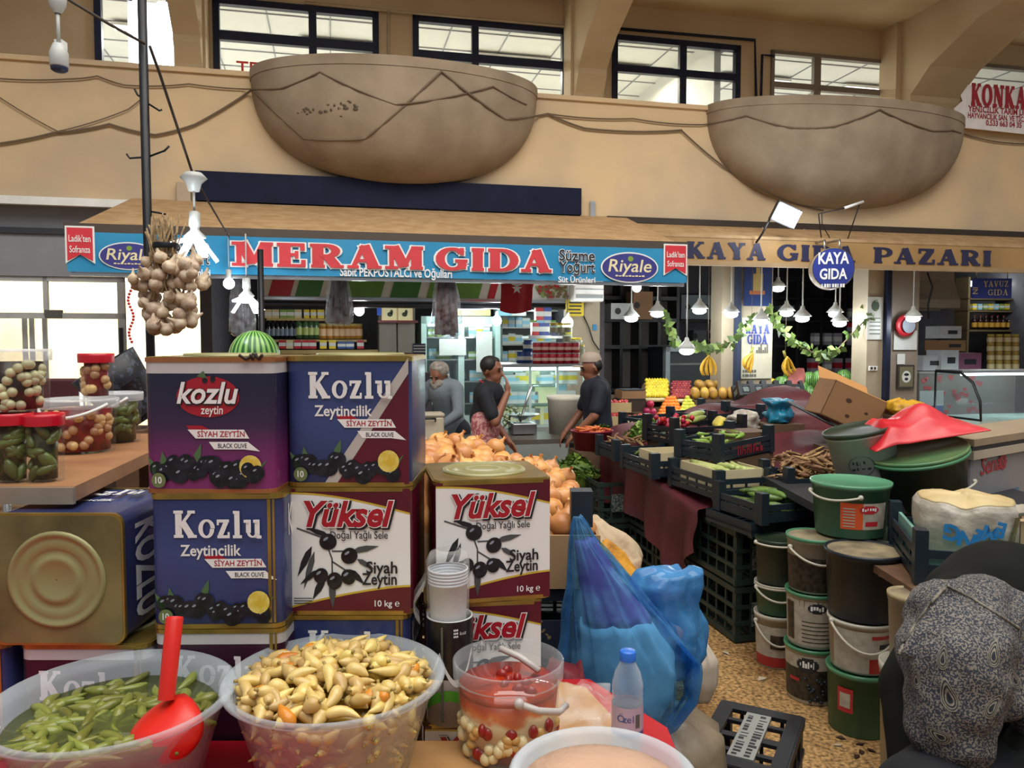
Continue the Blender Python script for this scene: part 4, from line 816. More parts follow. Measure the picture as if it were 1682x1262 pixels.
# ventilation hood
a, b = Fp(1470, 470, .7).x, Fp(1590, 470, .7).x; z0, z1 = Fp(1530, 506, .7).z, ZB-.05
W = root('ventilation_duct', FT((a+b)/2, .7, z0), 'bulky grey beige duct hood above the stacked cartons', 'duct'); hw = (b-a)/2
DM = mat('duct_beige', '8c8478', .5)
Rr = Mx(((0, 0, 1, 0), (1, 0, 0, 0), (0, 1, 0, 0), (0, 0, 0, 1)))
mk('hood', G().prism([(.5, 0), (0, 0), (0, .12), (.05, .2), (.12, .4), (.15, z1-z0), (.5, z1-z0)], -hw*.75, hw*.8, 0, Rr), DM, W, bevel=.02); mk('back_board', G().bx(-hw, hw, .45, .5, -.02, z1-z0), DM, W); mk('flexible_pipe', G().tube([(-.1, -.02, .5), (-.02, -.03, .3), (-.08, -.03, .05), (-.06, -.02, -.15)], .012), BLACK, W)
# ---- right-hand shop (cartons, jars, bottles, deli counter)
z_ = Fp(1560, 610, .9).z
W = root('side_counter', FT(Fp(1560, 640, .9).x, .9, 0), 'grey counter with red heart pattern under the stacked cartons', 'counter'); a = (Fp(1612, 640, .9).x-Fp(1512, 640, .9).x)/2
mk('body', G().bx(-a, a*2.2, 0, .5, 0, z_-.03), col('counter_grey', '77726f'), W); mk('top', G().bx(-a-.03, a*2.2, -.03, .52, z_-.03, z_), col('counter_top', '9a9690'), W)
g = G()
def heart(cx, cz, r_): g.poly([(cx+r_*1.0*(sin(q)**3), cz+r_*(.81*cos(q)-.31*cos(2*q)-.12*cos(3*q)-.06*cos(4*q)), .006) for q in [i*2*pi/18 for i in range(18)]], 0, UP)
for k in range(30): heart(R.uniform(-a*.9, a*1.0), z_-.08-R.random()*.55, R.uniform(.03, .055))
mk('heart_print', g, PK_R, W); mk('pale_panel', G().bx(-a, -.12, -.02, -.007, .2, z_-.28), col('panel_pale', 'a8b3b5'), W); mk('blue_band', G().bx(-a, -.12, -.025, -.021, z_-.72, z_-.5), PK_B, W)
def ctn(px, y, w_, h_, m_, l_, t=.95, n=None, mk_=True):
    g = G().box((0, .15, h_/2), (w_, .3, h_))
    if mk_: g.bx(-w_*.15, w_*.3, -.004, -.001, h_*.35, h_*.65, 1)
    mk(n or 'carton', g, [m_, BLKM], None, FPT(px, y, t), l_, 'carton')
ctn(1532, 609, .34, .22, col('ctn_white', 'b9bcc0'), 'white carton at the lower left of the carton stack'); ctn(1560, 609, .3, .3, MATS['ctn_white'], 'white carton in the middle of the bottom row of cartons', .9)
ctn(1590, 609, .46, .26, col('ctn_purple', '7a4560'), 'purple slatted carton beside the yellow jars', .93); ctn(1565, 577, .45, .16, CTN, 'brown carton on the white cartons'); ctn(1562, 556, .36, .18, MATS['ctn_white'], 'white carton with a black oval mark at the top of the stack')
yj = jar('golden_jar', .05, .145, col('jar_honey', '9a7a3a', rough=.25), col('lid_gold', 'b5a23a'), col('lab_pale', 'c9b88a'))
for j in range(4):
    for i in range(4): place('golden_jar', yj, FPT(1627+i*13.5, 608.5-j*14.5, .95), 'golden jar with pale label in the block of jars at right', 'jar', 'golden jars')
a, b = Fp(1590, 500, 2.4).x, Fp(1720, 500, 2.4).x; W = root('shelf_rack', FT(a, 2.4, 0), 'lit bottle shelves behind the hanging sign at far right', 'shelving'); wd = b-a
g = G()
for y in (609, 542, 510, 490): z = Fp(1640, y, 2.4).z; g.bx(0, wd, 0, .35, z-.03, z)
g.bx(0, .04, 0, .35, 0, 2.7); mk('boards', g, col('shelf_brown', '6a5a40'), W); mk('light_strip', G().bx(.05, wd, .05, .2, Fp(1640, 470, 2.4).z, Fp(1640, 462, 2.4).z), lamp('shop_strip', (.9, 1, .97), 8), W)
sb = bottle('sauce_bottle', .045, .24, col('sauce_dark', '2e1512', rough=.2), col('cap_red', '8a2a1a'), col('lab_orange', 'c0902f'))
for i in range(9): place('sauce_bottle', sb, FPT(1600+i*9.5, 541, 2.5), 'dark sauce bottle with orange label on the far right shelf', 'bottle', 'sauce bottles')
mp = [boxm('small_pack', (.08, .08, .1), [m_, PK_W], True) for m_ in (YEL, PK_LB, PK_G)]
for i in range(10): place('small_pack', mp[i % 3], FPT(1598+i*9, 509, 2.5), 'small bright pack on the upper far right shelf', 'packet', 'small packs far right')
point('right_shop_light', FT(8.3, 1.6, 2.6).translation, 30, (.92, 1, .97), .2)
M_ = FPT(1629, 474, -.2, radians(-14)); W = root('hanging_sign', M_, 'blue sign with two lines of pale lettering hanging at far right', 'sign')
mk('plate', G().box((0, 0, 0), (.5, .03, .26)), BLUE, W); g = G().slab('YAVUZ', .075, T(.04, -.018, .02) @ UP, 0, .32, tw=.7).slab('GIDA', .075, T(.07, -.018, -.09) @ UP, 0, .26, tw=.7).text('NI', .07, T(-.19, -.018, -.03) @ UP @ Mx.Rotation(pi/2, 4, 'Z'), 0, .01)
mk('lettering', g, PK_C, W); mk('hanger', G().tube([(-.2, 0, .13), (-.2, 0, .6)], .006).tube([(.2, 0, .13), (.2, 0, .6)], .006), STEEL, W)
# curved deli counter
W = root('deli_counter', FPT(1650, 690, -.3) @ Mx.Translation((0, 0, -Fp(1650, 690, -.3).z)), 'curved glass deli counter at the far right edge', 'display counter'); z0, z1 = Fp(1650, 690, -.3).z, Fp(1650, 614, -.3).z
mk('base', G().bx(-.38, 1.2, 0, .8, 0, z0), CW, W); pr = [(.8, z0), (0, z0), (.02, z0+(z1-z0)*.4), (.15, z0+(z1-z0)*.8), (.35, z1), (.8, z1)]
mk('curved_glass', G().prism(pr, -.36, 1.2, 0, Rr, True), GLASS, W); mk('side_frame', G().tube([(-.37, y, z) for y, z in pr], .018, 6, 0, None, True), BLACK, W); mk('top', G().bx(-.38, 1.2, .32, .8, z1, z1+.03), STEEL, W)
mk('strip_light', G().bx(-.3, 1.2, .4, .44, z1-.04, z1-.01), COOL, W); point('deli_light', FPT(1665, 628, .1).translation, 6, (.8, 1, .98), .08)
for i in range(8): place('cheese_tub', cheese[i % 4], W.matrix_local @ Mx.Translation((-.25+(i % 4)*.2, .2+.25*(i//4), z0+.001)), 'white cheese tub inside the curved deli counter', 'tub', 'tubs in the deli counter')
# ------------------------------------------------------------------ FOREGROUND: tables, olive tins
ZTAB = .88
OILC = mat('red_oilcloth', 'b01420', .4, vs=3); WOODB = mat('old_bench_wood', '6a4c34', .7, vs=8, col2='4d3626')
CARD = mat('cardboard', 'b3814b', .75, vs=9, col2='c89a63', lo=.35, hi=.7)
W = root('market_table', T(0, 0, 0), 'front table under red oilcloth holding the pickle bowls', 'table')
pl = [(-1.5, .62), (.29, .62), (.29, 1.42), (.165, 1.63), (.075, 1.63), (.06, 1.372), (-1.5, 1.372)]
mk('tabletop', G().prism(pl, ZTAB-.03, ZTAB), OILC, W, bevel=.006)
for x, y in ((-1.4, .7), (-1.4, 1.3), (.22, .7), (.2, 1.36)): mk('leg', G().bx(x-.03, x+.03, y-.03, y+.03, 0, ZTAB-.03), WOODB, W)
cp = [(-.02, 1.3), PZ(1052, 1232, ZTAB).xy, PZ(962, 1134, ZTAB).xy, (.02, 1.5), (.02, 1.38)]
cp = [(-.25, .95), (.13, .95), tuple(cp[1]), tuple(cp[2]), (.075, 1.62), (.062, 1.36), (-.25, 1.36)]
mk('cardboard_sheet', G().prism(cp, ZTAB+.001, ZTAB+.006), CARD, None, None, 'stained brown cardboard sheet on the front table under the pickle tub', 'cardboard')
FILM = clear('crumpled_film', (1, 1, 1), .1, (.85, .83, .78), .15, .3, .9, 14)
def crump(x0, x1, y0, y1, z, amp, n=22):
    return G().grid(n, n, lambda u, v: (x0+(x1-x0)*u+.02*noise.noise((u*5, v*5, 1)), y0+(y1-y0)*v+.02*noise.noise((u*5, v*5, 7)), z+amp*(.5+.5*noise.noise((u*6, v*7, 3)))+amp*.4*abs(noise.noise((u*17, v*15, 9)))))
mk('film_sheet', crump(.03, .2, 1.2, 1.56, ZTAB+.008, .03), FILM, None, None, 'crumpled clear plastic film lying on the cardboard right of the tub', 'plastic film')
W = root('bench', T(0, 0, 0), 'low dark bench behind the bowls carrying the stacks of olive tins', 'bench'); ZBN = .593
mk('bench_top', G().bx(-.652, .2, 1.376, 2.05, ZBN-.04, ZBN).bx(-1.45, -.655, 1.376, 2.05, ZBN-.068, ZBN-.028), WOODB, W)
for x in (-1.4, .1):
    for y in (1.45, 1.98): mk('leg', G().bx(x-.03, x+.03, y-.03, y+.03, 0, ZBN-.04 if x > 0 else ZBN-.068), WOODB, W)
# --- tin printing
TD, THH = .235, .2448
GOLD = mat('tin_gold', 'b99a4e', .3, .75, vs=9, col2='8f7c3f', bump=.04, bs=25); RIMO = mat('tin_rim_copper', 'b5764a', .35, .6)
BRASS = mat('tin_end_olive_gold', '8d8656', .42, .3, vs=5, col2='5f5a3a', bump=.05, bs=20); BRR = mat('tin_ring_bright', '9a9464', .38, .15)
WBAND = mat('tin_white', 'c6c4c4', .3, vs=12, var=.08)
MAR = mat('tin_maroon', '5a1226', .28, vs=4, var=.2); NAV = gradz('tin_navy', [(0, '2a3158'), (.55, '3f4c80'), (1, '2b3866')], 0, THH, .25)
MARD = mat('tin_plum', '3a1a2e', .3, vs=4, var=.15)
PUR = gradz('tin_purple', [(0, '84316f'), (.22, '7a2c68'), (.5, '3b2546'), (.75, '23203a'), (1, '1f2138')], 0, THH, .22)
OLV = mat('print_black_olive', '0d0f14', .25, vs=60, col2='22242c'); OLH = mat('print_gloss', '8f98a6', .3); LEM = mat('print_lemon', 'd8b93a', .4, vs=60, col2='e8d878'); LEAFP = mat('print_leaf', '4f6f46', .4); TEXR = mat('print_red', 'a8192b', .3); TXD = mat('print_ink', '1c1c22', .35); YLW = mat('print_gold_line', 'd0b23c', .3); STRP = mat('print_silver', 'b9b4ae', .35)
def rrect(w_, d_, r_, n=4):
    o = []
    for cx, cy, a0 in ((w_/2-r_, d_/2-r_, 0), (-w_/2+r_, d_/2-r_, 90), (-w_/2+r_, -d_/2+r_, 180), (w_/2-r_, -d_/2+r_, 270)):
        o += [(cx+r_*cos(radians(a0+90*i/n)), cy+r_*sin(radians(a0+90*i/n))) for i in range(n+1)]
    return o
PF = T(-TD/2, -TD/2-.0006, 0) @ UP @ Sc(TD, THH, 1)
TINM = {}
def olives(g, L0, seed, v0=.16, n=24, amp=.06, g2=None, g3=None):
    rr = random.Random(seed)
    for i in range(n):
        u = .09+.8*(i+rr.random()*.6)/n; v = v0*rr.uniform(.35, 1)+amp*sin(u*6)*.4+.05; r_ = rr.uniform(.045, .07)
        g.disc(u, v, r_, r_*.95, L0+.0002*i, 0, PF, 14, rr.random()); g.disc(u-r_*.3, v+r_*.35, r_*.28, r_*.12, L0+.0002*i+.0001, 1, PF, 8, .5)
    for k, (u, v) in enumerate(((.09, .2), (.16, .24), (.42, .3), (.88, .18))): g.poly([(u, v-.1, L0), (u-.04, v-.02, L0), (u-.06+.04*k, v+.07, L0), (u+.02, v, L0)], 3, PF)
    g2.disc(.82, .2, .085, .085, L0+.0045, 2, PF, 18); g3.disc(.12, .1, .055, .055, L0+.006, 4, PF, 18)
    g3.text('10', .05, PF @ T(.12, .078, L0+.0063), 5, .02, width=.05)
def ribbons(g, L0, x=.58, y=.36):
    g.poly([(x-.22, y+.13, L0), (x-.1, y+.13, L0), (x-.04, y+.1, L0), (x-.2, y+.1, L0)], 6, PF)
    g.poly([(x-.21, y+.1, L0+.0003), (x+.22, y+.1, L0+.0003), (x+.26, y+.035, L0+.0003), (x-.15, y+.035, L0+.0003)], 5, PF); g.text('SİYAH ZEYTİN', .042, PF @ T(x+.045, y+.048, L0+.0006), 6, .015, width=.36)
    g.poly([(x-.05, y+.01, L0+.0003), (x+.25, y+.01, L0+.0003), (x+.34, y-.06, L0+.0003), (x+.22, y-.045, L0+.0003), (x-.01, y-.045, L0+.0003)], 5, PF); g.text('BLACK OLIVE', .034, PF @ T(x+.13, y-.034, L0+.0006), 7, .01, width=.22)
PM = [OLV, OLH, LEM, LEAFP, mat('print_badge', '6a7a4a', .4), WHITEP, TEXR, TXD, YLW, MAR, STRP, mat('print_grey_leaf', '4a4f50', .35)]
def tin_meshes(kind):
    if kind in TINM: return TINM[kind]
    bodym = {'purple': PUR, 'navy': NAV, 'stripe': NAV, 'plum': MARD, 'yuksel': MAR, 'lying': NAV}[kind]
    g = G().prism(rrect(TD, TD, .02), .004, THH-.004, 0, None, True, False)
    if kind in ('purple', 'plum'): g.prism(rrect(TD+.0006, TD+.0006, .02), THH*.88, THH-.004, 1, None, True, False)
    out = [('body', mesh('body', g, [bodym, WBAND]))]
    for nm, z in (('bottom_rim', 0), ('top_rim', THH-.009)): out.append((nm, mesh(nm, G().prism(rrect(TD+.004, TD+.004, .021), z, z+.008), [RIMO if kind == 'purple' else GOLD])))
    for nm, z, s_ in (('lid', THH, 1), ('base', 0, -1)):
        g = G().prism(rrect(TD-.004, TD-.004, .02), z-.004*s_ if s_ > 0 else z-.0005, z+.0005 if s_ > 0 else z+.004)
        out.append((nm, mesh(nm, g, [BRASS if kind == 'lying' else GOLD]))); g = G()
        pr = [(.088, 0), (.086, .004), (.08, .004), (.077, .0005), (.07, .0005), (.058, .003), (.055, .0005), (.045, .0005), (.042, .003), (.034, .003), (.03, .001), (.001, .001)]
        g.lathe([(r_, z+s_*(.001+h_)) for r_, h_ in pr], 40, 0)
        out.append(('pressed_ring', mesh('pressed_ring', g, [BRR])))
    g = G(); t = G(); L0 = .0; gl_, gb_, gr_ = G(), G(), G()
    if kind == 'purple':
        olives(g, .001, 3, .17, 26, .06, gl_, gb_); ribbons(gr_, .001, .55, .37); go = G()
        go.disc(.5, .71, .24, .15, .001, 6, PF, 30); go.poly([(.42, .86, .002), (.47, .9, .002), (.5, .84, .002)], 3, PF); go.disc(.48, .83, .02, .02, .0021, 0, PF, 10); go.disc(.54, .84, .02, .025, .0021, 0, PF, 10)
        out.append(('oval_logo', mesh('oval_logo', go, PM)))
        t.text('kozlu', .16, PF @ T(.5, .66, .003), 7, .05, .25, width=.48).text('kozlu', .16, PF @ T(.5, .665, .0035), 5, .022, .25, width=.47); t.text('zeytin', .065, PF @ T(.53, .585, .003), 5, .012, .1, width=.17)
    elif kind in ('navy', 'stripe'):
        if kind == 'stripe':
            gs = G(); gs.poly([(.98, .86, .0004), (.98, .02, .0004), (.36, .02, .0004)], 9, PF); gs.poly([(.98, .99, .0007), (.98, .87, .0007), (.4, .02, .0007), (.3, .02, .0007)], 10, PF); out.append(('stripe_print', mesh('stripe_print', gs, PM)))
        olives(g, .001, 5, .14, 22, .09, gl_, gb_); ribbons(gr_, .001, .62, .42)
        t.slab('Kozlu', .2, PF @ T(.52, .68, .0012), 5, .68, 0, tw=1.1); t.text('Zeytincilik', .085, PF @ T(.46, .545, .0012), 5, .02, width=.46)
    elif kind in ('plum', 'lying'):
        t.slab('Kozlu', .22, PF @ T(.5, .58, .0012), 5, .7, 0, tw=1.15); t.text('Zeytincilik', .085, PF @ T(.46, .45, .0012), 5, .02, width=.46)
        if kind == 'lying':
            M2 = T(TD/2+.0006, 0, 0) @ Mx.Rotation(pi/2, 4, 'Z') @ UP @ T(0, .03, 0) @ Mx.Rotation(0, 4, 'Z'); t.text('KOZLU', .1, M2 @ T(0, .02, .0012), 5, .03, width=.18)
    else:
        g.poly([(.012, .012, .0003), (.988, .012, .0003), (.988, .9, .0003), (.012, .97, .0003)], 5, PF)
        cu = lambda u: .84+.16*(1-u)**1.7
        c = [(u/12, .015+(.98-.015)*0+ (.93-.22*(u/12)**2*0)) for u in range(13)]
        up_ = [(i/14, (.99-.02*0)-(.0 if i == 0 else 0)) for i in range(15)]
        top = [(.012, .985), (.988, .985), (.988, .80)]+[(.988-.976*i/14, .80+.16*sin(pi/2*i/14)**1.0) for i in range(1, 15)]
        out.append(('white_panel', mesh('white_panel', g, PM))); g = G()
        g.poly([(u, v-.016, .0006) for u, v in top], 8, PF); g.poly([(u, v, .0009) for u, v in top], 9, PF)
        out.append(('top_band', mesh('top_band', g, PM))); g = G()
        bot = [(.012, .012), (.988, .012)]+[(.988-.976*i/14, .22-.17*(i/14)**1.5) for i in range(15)]
        g.poly([(u, v+.016, .0006) for u, v in bot], 8, PF); g.poly([(u, v, .0009) for u, v in bot], 9, PF)
        out.append(('bottom_band', mesh('bottom_band', g, PM))); g = G()
        for k, (u0, v0, u1, v1, wd) in enumerate(((.2, .54, .08, .3, .028), (.22, .5, .13, .2, .025), (.3, .3, .2, .12, .03), (.36, .3, .36, .05, .03), (.5, .36, .62, .24, .026), (.52, .5, .74, .54, .026), (.34, .62, .16, .68, .022), (.56, .44, .7, .36, .022), (.26, .36, .1, .24, .022))):
            dx, dy = u1-u0, v1-v0; L_ = math.hypot(dx, dy); nx, ny = -dy/L_*wd, dx/L_*wd
            g.poly([(u0+dx*a+nx*b, v0+dy*a+ny*b, .0012+.0001*k) for a, b in ((0, 0), (.25, .9), (.55, .9), (1, 0), (.55, -.9), (.25, -.9))], (7, 11)[k % 2], PF)
        for k, (u, v, r_) in enumerate(((.33, .575, .07), (.5, .465, .068), (.27, .31, .062), (.38, .27, .068), (.49, .3, .062))):
            g.disc(u, v, r_, r_*.92, .0022+.0002*k, 0, PF, 18, .5*k); g.disc(u-.018, v+.022, .024, .01, .0023+.0002*k, 1, PF, 8, .6)
        for a0, b0, a1, b1 in ((.08, .68, .3, .6), (.3, .6, .36, .44), (.36, .44, .36, .3), (.36, .5, .52, .5), (.36, .42, .5, .33)):
            dx, dy = a1-a0, b1-b0; L_ = math.hypot(dx, dy); nx, ny = -dy/L_*.006, dx/L_*.006; g.poly([(a0+nx, b0+ny, .001), (a0-nx, b0-ny, .001), (a1-nx, b1-ny, .001), (a1+nx, b1+ny, .001)], 11, PF)
        M3 = PF @ T(.5, .7, 0)
        t.text('Yüksel', .2, M3 @ T(.012, -.012, .0034), 7, .07, .28, width=.75).text('Yüksel', .2, M3 @ T(0, 0, .0037), 5, .055, .28, width=.74).text('Yüksel', .2, M3 @ T(0, 0, .004), 6, .03, .28, width=.72)
        out.append(('brand_lettering', mesh('brand_lettering', t, PM))); t = G()
        t.text('Doğal Yağlı Sele', .06, PF @ T(.58, .6, .003), 7, .008, width=.46).text('Siyah', .095, PF @ T(.76, .33, .003), 7, .02, width=.25).text('Zeytin', .095, PF @ T(.74, .24, .003), 7, .02, width=.28)
        out.append(('product_lettering', mesh('product_lettering', t, PM))); t = G()
        t.text('10 kg ℮', .05, PF @ T(.8, .07, .003), 5, .012, width=.2)
        for k in range(3): gb_.poly([(.05, .13-.02*k, .003), (.2, .13-.02*k, .003), (.2, .137-.02*k, .003), (.05, .137-.02*k, .003)], 7, PF)
        g.add([(-.1175-.0006, .11, .02), (-.1175-.0006, -.11, .02), (-.1175-.0006, -.11, .2), (-.1175-.0006, .11, .2)], [], 9)
        out.append(('weight_lettering', mesh('weight_lettering', t, PM))); t = G()
        t.text('Yüksel', .05, T(-TD/2-.0008, 0, .17) @ Mx.Rotation(-pi/2, 4, 'Z') @ UP, 6, .03, .28, width=.15)
    if kind == 'navy': t.text('KOZLU', .06, T(TD/2+.0008, 0, .16) @ Mx.Rotation(pi/2, 4, 'Z') @ UP, 5, .02, width=.15)
    for n_, q_ in (('lemon_print', gl_), ('small_badge', gb_), ('ribbon_print', gr_)):
        if q_.f: out.append((n_, mesh(n_, q_, PM)))
    if g.f: out.append(('olive_print', mesh('olive_print', g, PM)))
    out.append(('lettering', mesh('lettering', t, PM)))
    if kind in ('navy', 'plum'): out.append(('side_seam', mesh('side_seam', G().bx(.092, .098, -TD/2-.0022, -TD/2-.0005, .01, THH-.01).bx(.101, .105, -TD/2-.002, -TD/2-.0005, .01, THH-.01), [GOLD])))
    TINM[kind] = out; return out
def tin(kind, M, label, group=None):
    W = root('olive_tin', M, label, 'tin', group)
    last = W
    for n, me in tin_meshes(kind):
        o = obj(n, me, last if n in ('pressed_ring', 'lettering', 'side_lettering') and last.name.split('.')[0] in ('lid', 'base', 'olive_print', 'body') else W)
        if o.parent is W: last = o
    return W
def tz(px, d): return (px-841)/FPX*d
H3 = THH+.0004
L1, L2, L3 = ZBN, ZBN+H3, ZBN+2*H3; L4 = ZBN+3*H3
d1 = 1.38; x1 = tz(343, d1)
tin('plum', T(x1+.01, d1+.12, L1, .02), 'plum olive tin at the bottom of the left stack, behind the red scoop'); tin('plum', T(x1+.004, d1+.12, L2-0.0, .02), 'plum olive tin with white top band, second from the bottom of the left stack')
tin('navy', T(x1+.002, d1+.12, L3, .03), 'navy blue olive tin under the purple one, left stack'); tin('purple', T(x1-.004, d1+.125, L4, -.01), 'purple olive tin with red oval logo on top of the left stack')
d2 = 1.45; x2 = tz(572, d2)
tin('navy', T(x2-.01, d2+.12, L1, 0), 'navy olive tin at the very bottom of the middle stack'); tin('navy', T(x2-.008, d2+.12, L2, .0), 'navy olive tin under the white one, mostly hidden by the yellow pepper bowl')
tin('yuksel', T(x2-.002, d2+.12, L3, .0), 'white olive tin with red lettering under the striped navy tin'); tin('stripe', T(x2, d2+.12, L4, -.01), 'navy olive tin crossed by a pale diagonal stripe, top of the middle stack')
d3 = 1.5; x3 = tz(790, d3)
tin('yuksel', T(x3-.012, d3+.145, L1, .1), 'white olive tin at the bottom of the right stack'); tin('yuksel', T(x3-.01, d3+.145, L2, .12), 'white olive tin at the middle of the right stack, behind the clear tub')
tin('yuksel', T(x3, d3+.145, L3, .2), 'turned white olive tin with red lettering on top of the right stack')
d4 = 1.38; x4 = tz(98, d4)
tin('plum', T(tz(118, d4)+.005, d4+.118, L2-.028, 0), 'plum olive tin under the tin lying on its side'); tin('plum', T(tz(118, d4)+.005, d4+.118, L1-.028, 0), 'plum olive tin at the bottom below the lying tin')
tin('navy', T(tz(-118, d4)+.005, d4+.118, L2-.028, 0), 'navy olive tin cut off at the left edge of the photo'); tin('navy', T(tz(-118, d4), d4+.118, L1-.028, 0), 'navy olive tin at the bottom left corner, under another navy one')
W = tin('lying', T(x4-.012, d4-.008, L3-.028+TD/2+.003, 0) @ Mx.Rotation(-pi/2, 4, 'X'), 'olive tin lying on its side with its gold ringed base towards us')
# small clutter on purple tin top
g = G()
for k in range(3): g.tube([(0, 0, 0), (.012*(k-1), -.012, -.008), (.02*(k-1), -.02, .0)], .003, 5)
g.sph((0, 0, 0), (.006, .006, .004), 8, 5); mk('dried_stalk', g, col('stalk_dark', '2a2118'), None, T(x1+.077, d1+.012, L4+THH+.004), 'small dark dried olive stalk on the rim of the purple tin', 'stalk')
# ---- left board with jars
ZBD = 1.335
W = root('display_board', T(0, 0, 0), 'worn wooden display board at left holding jars and pickle buckets', 'board')
mk('board', G().prism([(-2.2, 1.42), (-.803, 1.42), (-.87, 1.84), (-.9, 2.25), (-2.2, 2.25)], ZBD-.028, ZBD), WOODT, W); mk('edge_strip', G().prism([(-2.2, 1.412), (-.803, 1.412), (-.803, 1.421), (-2.2, 1.421)], ZBD-.032, ZBD-.001), mat('edge_worn', '8f8474', .6, vs=20), W)
for x, y in ((-1.9, 2.15), (-1.0, 2.15), (-1.9, 1.78), (-.95, 1.78)): mk('leg', G().bx(x-.025, x+.025, y-.025, y+.025, 0, ZBD-.028), WOODB, W)
CLR = clear('clear_plastic', (.98, .99, .99), .03, (.5, .54, .56), .08, .13); BOWLP = clear('bowl_plastic', (.95, .97, .98), .2, (.7, .76, .8), .22, .3); MILK = clear('milky_plastic', (.95, .97, .98), .36, (.72, .78, .82), .25, .5)
def content(n, c1, c2, sc, lo=.45, hi=.55, rough=.25):
    """packed pickles seen through a jar wall: cells of two colours"""
    m, t, p, o = _nt(n); N = t.nodes; L = t.links; tc = N.new('ShaderNodeTexCoord'); vo = N.new('ShaderNodeTexVoronoi'); vo.inputs['Scale'].default_value = sc
    rp = N.new('ShaderNodeValToRGB'); L.new(tc.outputs['Object'], vo.inputs['Vector']); L.new(vo.outputs['Distance'], rp.inputs[0]); e = rp.color_ramp.elements
    e[0].color = rgba(hx(c1)); e[1].color = rgba(hx(c2)); e[0].position = lo; e[1].position = hi; L.new(rp.outputs[0], p.inputs['Base Color']); p.inputs['Roughness'].default_value = rough
    MATS[n] = m; return m
def lump(c, s_, seed=0): return c
def bucket(name, M, r0, r1, h, wallm, fill, fillm, lidm, label, cat='bucket', handle=None, pieces=None, group=None, lidh=.02, sy=1):
    W = root(name, M, label, cat, group)
    mk('wall', G().lathe([(.001, 0), (r0, 0), (r1, h*.97), (r1*1.03, h*.97), (r1*1.03, h), (r1*.99, h)], 36, sy=sy), wallm, W)
    if fillm: mk('contents', G().lathe([(.001, .004), (r0-(.011 if pieces else .004), .004), (r0+(r1-r0)*fill-(.011 if pieces else .004), h*fill), (.001, h*fill)], 36, sy=sy), fillm, W)
    if lidm: mk('lid', G().lathe([(r1*1.045, h-lidh*.8), (r1*1.06, h), (r1*1.04, h+.006), (r1*.93, h+.006), (r1*.9, h+.001), (.001, h+.001)], 36, sy=sy), lidm, W)
    if handle: mk('handle', G().tube([(r1*1.06*cos(q), r1*1.08*sin(q), h*handle[0]-handle[1]*sin(pi*i/14)) for i, q in [(i, radians(handle[2]+handle[3]*i/14)) for i in range(15)]], .004, 6), handle[4] if len(handle) > 4 else WHITE, W)
    if pieces:
        n, me, z0, z1 = pieces
        for i in range(n):
            a = R.uniform(pi*.95, 2*pi)+.15; z = h*R.uniform(z0, z1); rr = r0+(r1-r0)*z/h-.0115
            obj(me.name.split('.')[0], me, W, T(rr*cos(a), rr*sin(a)*sy, z, a+pi/2) @ Mx.Rotation(R.uniform(-1.2, 1.2), 4, 'Y'))
    return W
olw = mesh('stuffed_olive', G().sph((0, 0, 0), .0095, 10, 7), [mat('pale_stuffing', 'c9c59a', .3, rnd=.25, vs=40)]); olr = mesh('stuffed_pepper', G().sph((0, 0, 0), .011, 10, 7), [mat('cream_stuffing', 'cfa271', .3, rnd=.3)])
olg = mesh('green_pickle', G().sph((0, 0, 0), (.02, .009, .009), 10, 7), [mat('gherkin', '5f6a34', .3, rnd=.35, vs=30)])
DKO = content('dark_olive_fill', '26201c', '3b3226', 40); REDF = content('red_pepper_fill', '6e1418', '8f2022', 40); GHF = content('gherkin_fill', '2c3020', '4a4c2a', 35)
zt_ = ZBD+.0015
def onboard(px, py): p = PZ(px, py, ZBD); return p
def bd(px, d): return T(tz(px, d), d, zt_)
JL = mat('lid_red', 'c4182a', .3)
bucket('pickle_jar', bd(69, 1.475), .0315, .034, .122, CLR, .93, GHF, JL, 'jar of dark gherkins with red lid at the front corner of the board', 'jar', pieces=(16, olg, .12, .84))
bucket('pickle_jar', bd(14, 1.47), .034, .037, .124, CLR, .93, GHF, JL, 'jar of dark gherkins with red lid half cut off at the left edge', 'jar', pieces=(18, olg, .12, .84))
bucket('pickle_jar', bd(24, 1.5) @ T(0, 0, .132), .056, .06, .112, CLR, .84, DKO, clear('clear_lid', (1, 1, 1), .3, (.85, .88, .9), .1, .4), 'big clear jar of dark stuffed olives standing on the red lidded jars', 'jar', pieces=(52, olw, .08, .8))
bucket('pickle_bucket', bd(130, 1.88), .074, .081, .122, CLR, .86, REDF, MATS['clear_lid'], 'clear bucket of red stuffed peppers with white handle on the board', 'bucket', (.95, .03, 190, 150), (40, olr, .1, .78))
bucket('pickle_jar', bd(158, 1.88) @ T(0, 0, .13), .036, .038, .1, CLR, .92, REDF, JL, 'tall red pickle jar with red lid standing on the pepper bucket', 'jar', pieces=(16, olr, .12, .8))
bucket('pickle_bucket', bd(190, 2.06), .055, .062, .125, CLR, .86, GHF, MATS['clear_lid'], 'clear bucket of dark green olives behind the red pepper bucket', 'bucket', (.95, .03, 190, 130), (24, olg, .14, .75))
